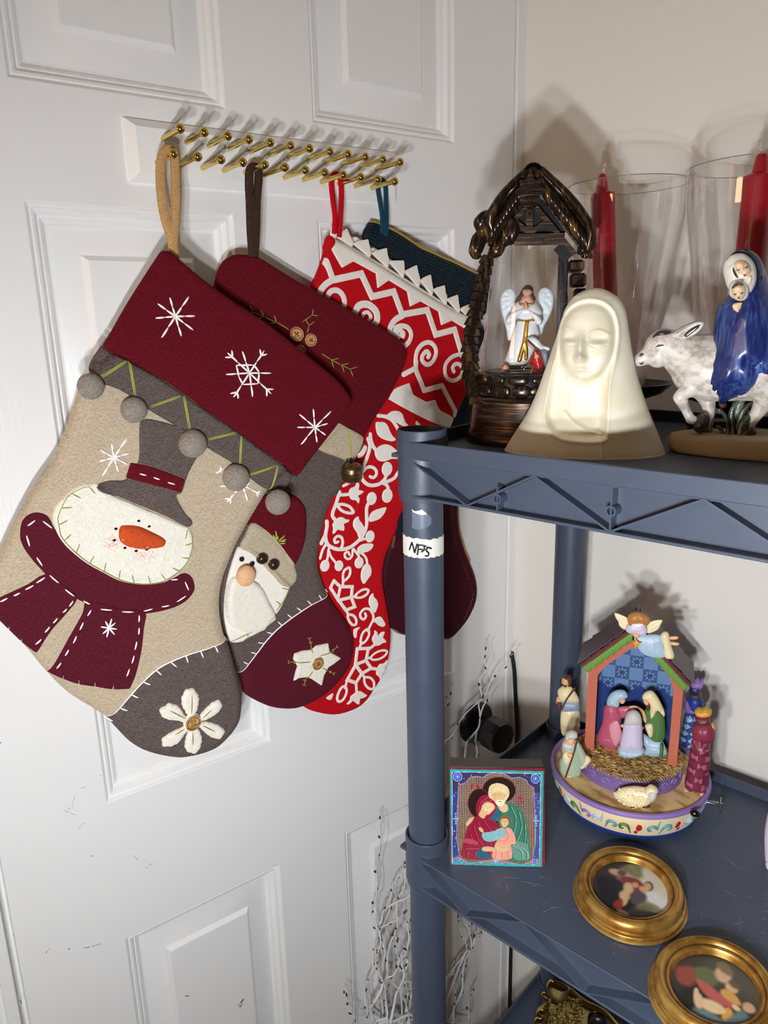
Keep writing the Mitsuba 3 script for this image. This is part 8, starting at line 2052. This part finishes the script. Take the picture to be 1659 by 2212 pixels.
local('standing_shepherd', (270, 1175), [('skirt', [(205, 945), (335, 945), (348, 1080), (335, 1150), (285, 1175), (198, 1145)], 'mb_ivory', 0.0080, 0, gr([(235, 960), (230, 1140)], [(290, 960), (292, 1150)])), ('tunic', [(200, 870), (330, 875), (348, 930), (332, 958), (205, 960)], 'mb_slate', 0.0086, 0.0005), ('mantle', [(168, 800), (205, 765), (250, 758), (290, 780), (335, 850), (338, 888), (260, 895), (195, 880), (175, 850)], 'mb_ivory', 0.0086, 0.001, gr([(185, 800), (240, 850), (300, 880)], [(210, 790), (260, 820)])), ('arm', [(165, 850), (200, 870), (205, 930), (170, 920), (155, 890)], 'mb_skin', 0.0040, 0.003), ('bag', [(165, 880), (205, 895), (202, 955), (165, 945)], 'mb_brown', 0.0050, 0.004), ('strap', [(300, 780), (312, 786), (250, 870), (205, 960), (195, 950), (240, 860)], 'mb_brown', 0.0012, 0.0095),
                                         ('head', [(202, 745), (205, 700), (235, 685), (265, 700), (265, 745), (235, 765)], 'mb_skin', 0.0055, 0.001), ('hair', [(215, 690), (245, 672), (280, 690), (282, 745), (255, 765), (250, 720), (230, 700)], 'mb_hair', 0.0060, 0.0015), ('beard', [(203, 738), (225, 742), (245, 740), (240, 768), (215, 762)], 'mb_hair', 0.0040, 0.0035)])
local('kneeling_shepherd', (270, 1500), [('body', [(200, 1265), (215, 1205), (260, 1190), (320, 1215), (345, 1290), (360, 1400), (355, 1480), (280, 1502), (195, 1475), (180, 1380), (205, 1330)], 'mb_sage', 0.0085, 0, gr([(220, 1300), (230, 1440)], [(300, 1320), (330, 1460)], [(260, 1400), (275, 1490)])), ('arm', [(310, 1215), (345, 1225), (400, 1320), (420, 1360), (370, 1430), (335, 1350)], 'mb_sage', 0.0055, 0.002, gr([(335, 1250), (380, 1360)])), ('cuff', [(395, 1330), (440, 1350), (430, 1385), (370, 1435), (352, 1410)], 'mb_ivory', 0.0045, 0.003), ('sleeve', [(210, 1320), (265, 1290), (300, 1320), (295, 1350), (255, 1400), (225, 1390)], 'mb_ivory', 0.0042, 0.007), ('hand', [(250, 1305), (290, 1310), (300, 1335), (270, 1350), (248, 1335)], 'mb_skin', 0.0028, 0.0095), ('head', [(235, 1215), (250, 1180), (305, 1180), (312, 1230), (285, 1270), (250, 1265)], 'mb_skin', 0.0058, 0.002),
                                         ('beard', [(205, 1230), (240, 1215), (290, 1220), (312, 1225), (300, 1270), (265, 1300), (225, 1270)], 'mb_grey', 0.0055, 0.0035, gr([(240, 1230), (260, 1280)], [(270, 1230), (280, 1280)])), ('hair', [(228, 1200), (240, 1145), (285, 1125), (325, 1140), (330, 1175), (300, 1190), (260, 1190)], 'mb_grey', 0.0065, 0.0025, gr([(250, 1160), (260, 1185)], [(280, 1140), (285, 1180)], [(305, 1145), (310, 1180)], d=0.0012)), ('staff', [(345, 1185), (352, 1170), (362, 1180), (358, 1210), (330, 1225), (300, 1330), (240, 1500), (228, 1496), (290, 1320), (318, 1215), (350, 1205)], 'mb_hair', 0.0011, 0.0115), ('foot', [(235, 1490), (282, 1485), (280, 1508), (240, 1510)], 'mb_skin', 0.0030, 0.004)])


def chk(c1, c2, sx, sz, rot=0.0, hour=False):
    """Two-colour patchwork as vertex colours of (x, z)."""
    def f(v):
        c, s = math.cos(rot), math.sin(rot); x, z = (v[:, 0] * c - v[:, 2] * s) / sx, (v[:, 0] * s + v[:, 2] * c) / sz
        k = (np.floor(x) + np.floor(z)) % 2
        if hour:
            fx, fz = x - np.floor(x) - 0.5, z - np.floor(z) - 0.5
            k = np.where(k > 0.5, np.abs(fx) > np.abs(fz), np.floor(x) % 2 * 0.0)
        ln = np.minimum(np.abs((x + 0.5) % 1 - 0.5), np.abs((z + 0.5) % 1 - 0.5)) < 0.05
        return np.where(ln[:, None], np.array(srgb(*c2)) * 0.55, np.where(k[:, None] > 0.5, srgb(*c1), srgb(*c2)))
    return f


def patch(name, part, o, dp, dy, F, cf):
    m = F.pillow(poly(spline(F.pts(o, M0, dy), n=4)), dp, dy, step=0.0006)
    add(f'{MB}__{name}__{part}', F.world(m), 'resin', smooth=True, color=cf(m.vertices))


def king(name, px, skirt, cf, parts):
    z = ZL + 0.0425
    o = on_plane((M0[0] + px[0] / M0[2], M0[1] + px[1] / M0[2]), (0, 0, z), np.array([0, 0, 1.0])); o[2] = ZL
    n = CAM - o; n[2] = 0; n /= np.linalg.norm(n)
    F = Fig(MB, o - n * 0.007)
    patch(name, 'skirt', skirt, 0.0105, 0.0, F, cf)
    fig(name, parts, 0.0, F)


king('red_king', (1300, 1635), [(1268, 1190), (1330, 1200), (1405, 1205), (1412, 1400), (1400, 1500), (1385, 1612), (1300, 1622), (1205, 1582), (1225, 1420), (1245, 1300)], chk((176, 88, 112), (112, 40, 62), 0.0088, 0.0094, 0.08, True),
     [('hem', [(1203, 1578), (1300, 1615), (1388, 1606), (1376, 1640), (1300, 1650), (1225, 1625)], 'mb_cream', 0.0105, 0), ('shoulders', [(1262, 1110), (1285, 1070), (1340, 1058), (1410, 1065), (1452, 1120), (1445, 1200), (1385, 1218), (1280, 1195)], 'mb_wine', 0.0105, 0.001, gr([(1340, 1080), (1350, 1200)], [(1400, 1100), (1420, 1180)])), ('head', [(1302, 1010), (1400, 1010), (1408, 1062), (1350, 1080), (1298, 1060)], 'mb_hair', 0.0080, 0.001), ('scarf', [(1300, 1010), (1400, 1010), (1400, 1030), (1300, 1030)], 'mb_wine', 0.0084, 0.0012), ('crown', [(1283, 962), (1310, 940), (1340, 946), (1370, 934), (1400, 948), (1424, 962), (1412, 1000), (1350, 1012), (1298, 998)], 'mb_gold', 0.0084, 0.001, gr([(1320, 950), (1325, 1000)], [(1370, 950), (1372, 1005)])), ('jar', [(1420, 1060), (1445, 1075), (1450, 1120), (1430, 1150), (1415, 1100)], 'mb_gold', 0.0045, 0.000)])
king('blue_king', (1255, 1268), [(1205, 975), (1270, 985), (1330, 970), (1312, 1060), (1290, 1180), (1258, 1275), (1168, 1235), (1182, 1110)], chk((150, 180, 214), (44, 76, 132), 0.0060, 0.0085, 0.785),
     [('shoulders', [(1212, 880), (1255, 830), (1320, 836), (1358, 880), (1355, 930), (1325, 965), (1270, 975), (1215, 960)], 'mb_blue', 0.0100, 0.001), ('sleeve', [(1190, 905), (1230, 880), (1300, 965), (1290, 985), (1210, 975)], 'mb_purple', 0.0060, 0.005), ('collar', [(1245, 815), (1320, 820), (1345, 845), (1300, 850), (1245, 835)], 'mb_brown', 0.0085, 0.0015), ('head', [(1248, 750), (1335, 760), (1325, 815), (1290, 825), (1250, 812)], 'mb_navy', 0.0080, 0.001), ('crown', [(1248, 720), (1262, 698), (1285, 712), (1305, 696), (1325, 712), (1348, 702), (1358, 730), (1345, 775), (1300, 782), (1255, 770)], 'mb_purple', 0.0082, 0.0012, gr([(1280, 720), (1280, 770)], [(1315, 720), (1315, 775)]))])
_o = on_plane((M0[0] + 800 / M0[2], M0[1] + 1752 / M0[2]), (0, 0, ZL + 0.0425), np.array([0, 0, 1.0])); _o[2] = ZL
FS = Fig(MB, _o + (MO - _o) * [0.06, 0.06, 0])
_wl = FS.pillow(poly(spline(FS.pts([(632, 1645), (680, 1598), (780, 1580), (870, 1588), (925, 1600), (950, 1660), (905, 1735), (830, 1745), (750, 1740), (690, 1705)], M0), n=4)), 0.0085, 0.0, step=0.0009)
_sh2 = []
for k in range(150):
    i = RNG.integers(len(_wl.vertices)); v = _wl.vertices[i]
    if v[1] < 0.002:
        _sh2.append(ball(v, RNG.uniform(0.0011, 0.0017), 1))
FS.put('fleece', [_wl] + _sh2, 'mb_ivory', parent=MB + '__sheep', label='curly cream fleece')
fig('sheep', [('head', [(905, 1640), (935, 1615), (970, 1625), (978, 1655), (955, 1690), (925, 1695), (908, 1670)], 'mb_grey', 0.0050, 0.006, gr([(950, 1645), (958, 1652)])), ('topknot', [(870, 1620), (900, 1580), (940, 1572), (982, 1600), (985, 1625), (940, 1620), (900, 1640)], 'mb_ivory', 0.0062, 0.005), ('hoof', [(760, 1728), (795, 1725), (800, 1745), (765, 1748)], 'mb_ink', 0.0030, 0.004), ('hoof', [(860, 1732), (915, 1728), (915, 1748), (865, 1750)], 'mb_ink', 0.0030, 0.004)], 0.0, FS)
# winding key on the right, and the little dark knob at the foot
_k = N1.pts([(1400, 1700), (1512, 1722), (1498, 1655), (1486, 1798)], M0, 0.0)
_kd = -0.002
N1.put('winding_key', [tube([(_k[0, 0] - 0.004, _kd, _k[0, 1]), (_k[1, 0], _kd, _k[1, 1])], 0.0024, 10), tube([(_k[2, 0], _kd, _k[2, 1]), ((_k[2, 0] + _k[3, 0]) / 2, _kd, (_k[2, 1] + _k[3, 1]) / 2), (_k[3, 0], _kd, _k[3, 1])], [0.0008, 0.0021, 0.0008], 8)], 'chrome', label='chrome winding key')
_c = N1.pts([(1288, 1835)], M0, 0.080)[0]
N1.put('peg', ball((_c[0], -0.0745, _c[1] + 0.002), 0.0042, 2, (1.3, 1, 1)), 'bead_black', smooth=False, label='small dark stone')
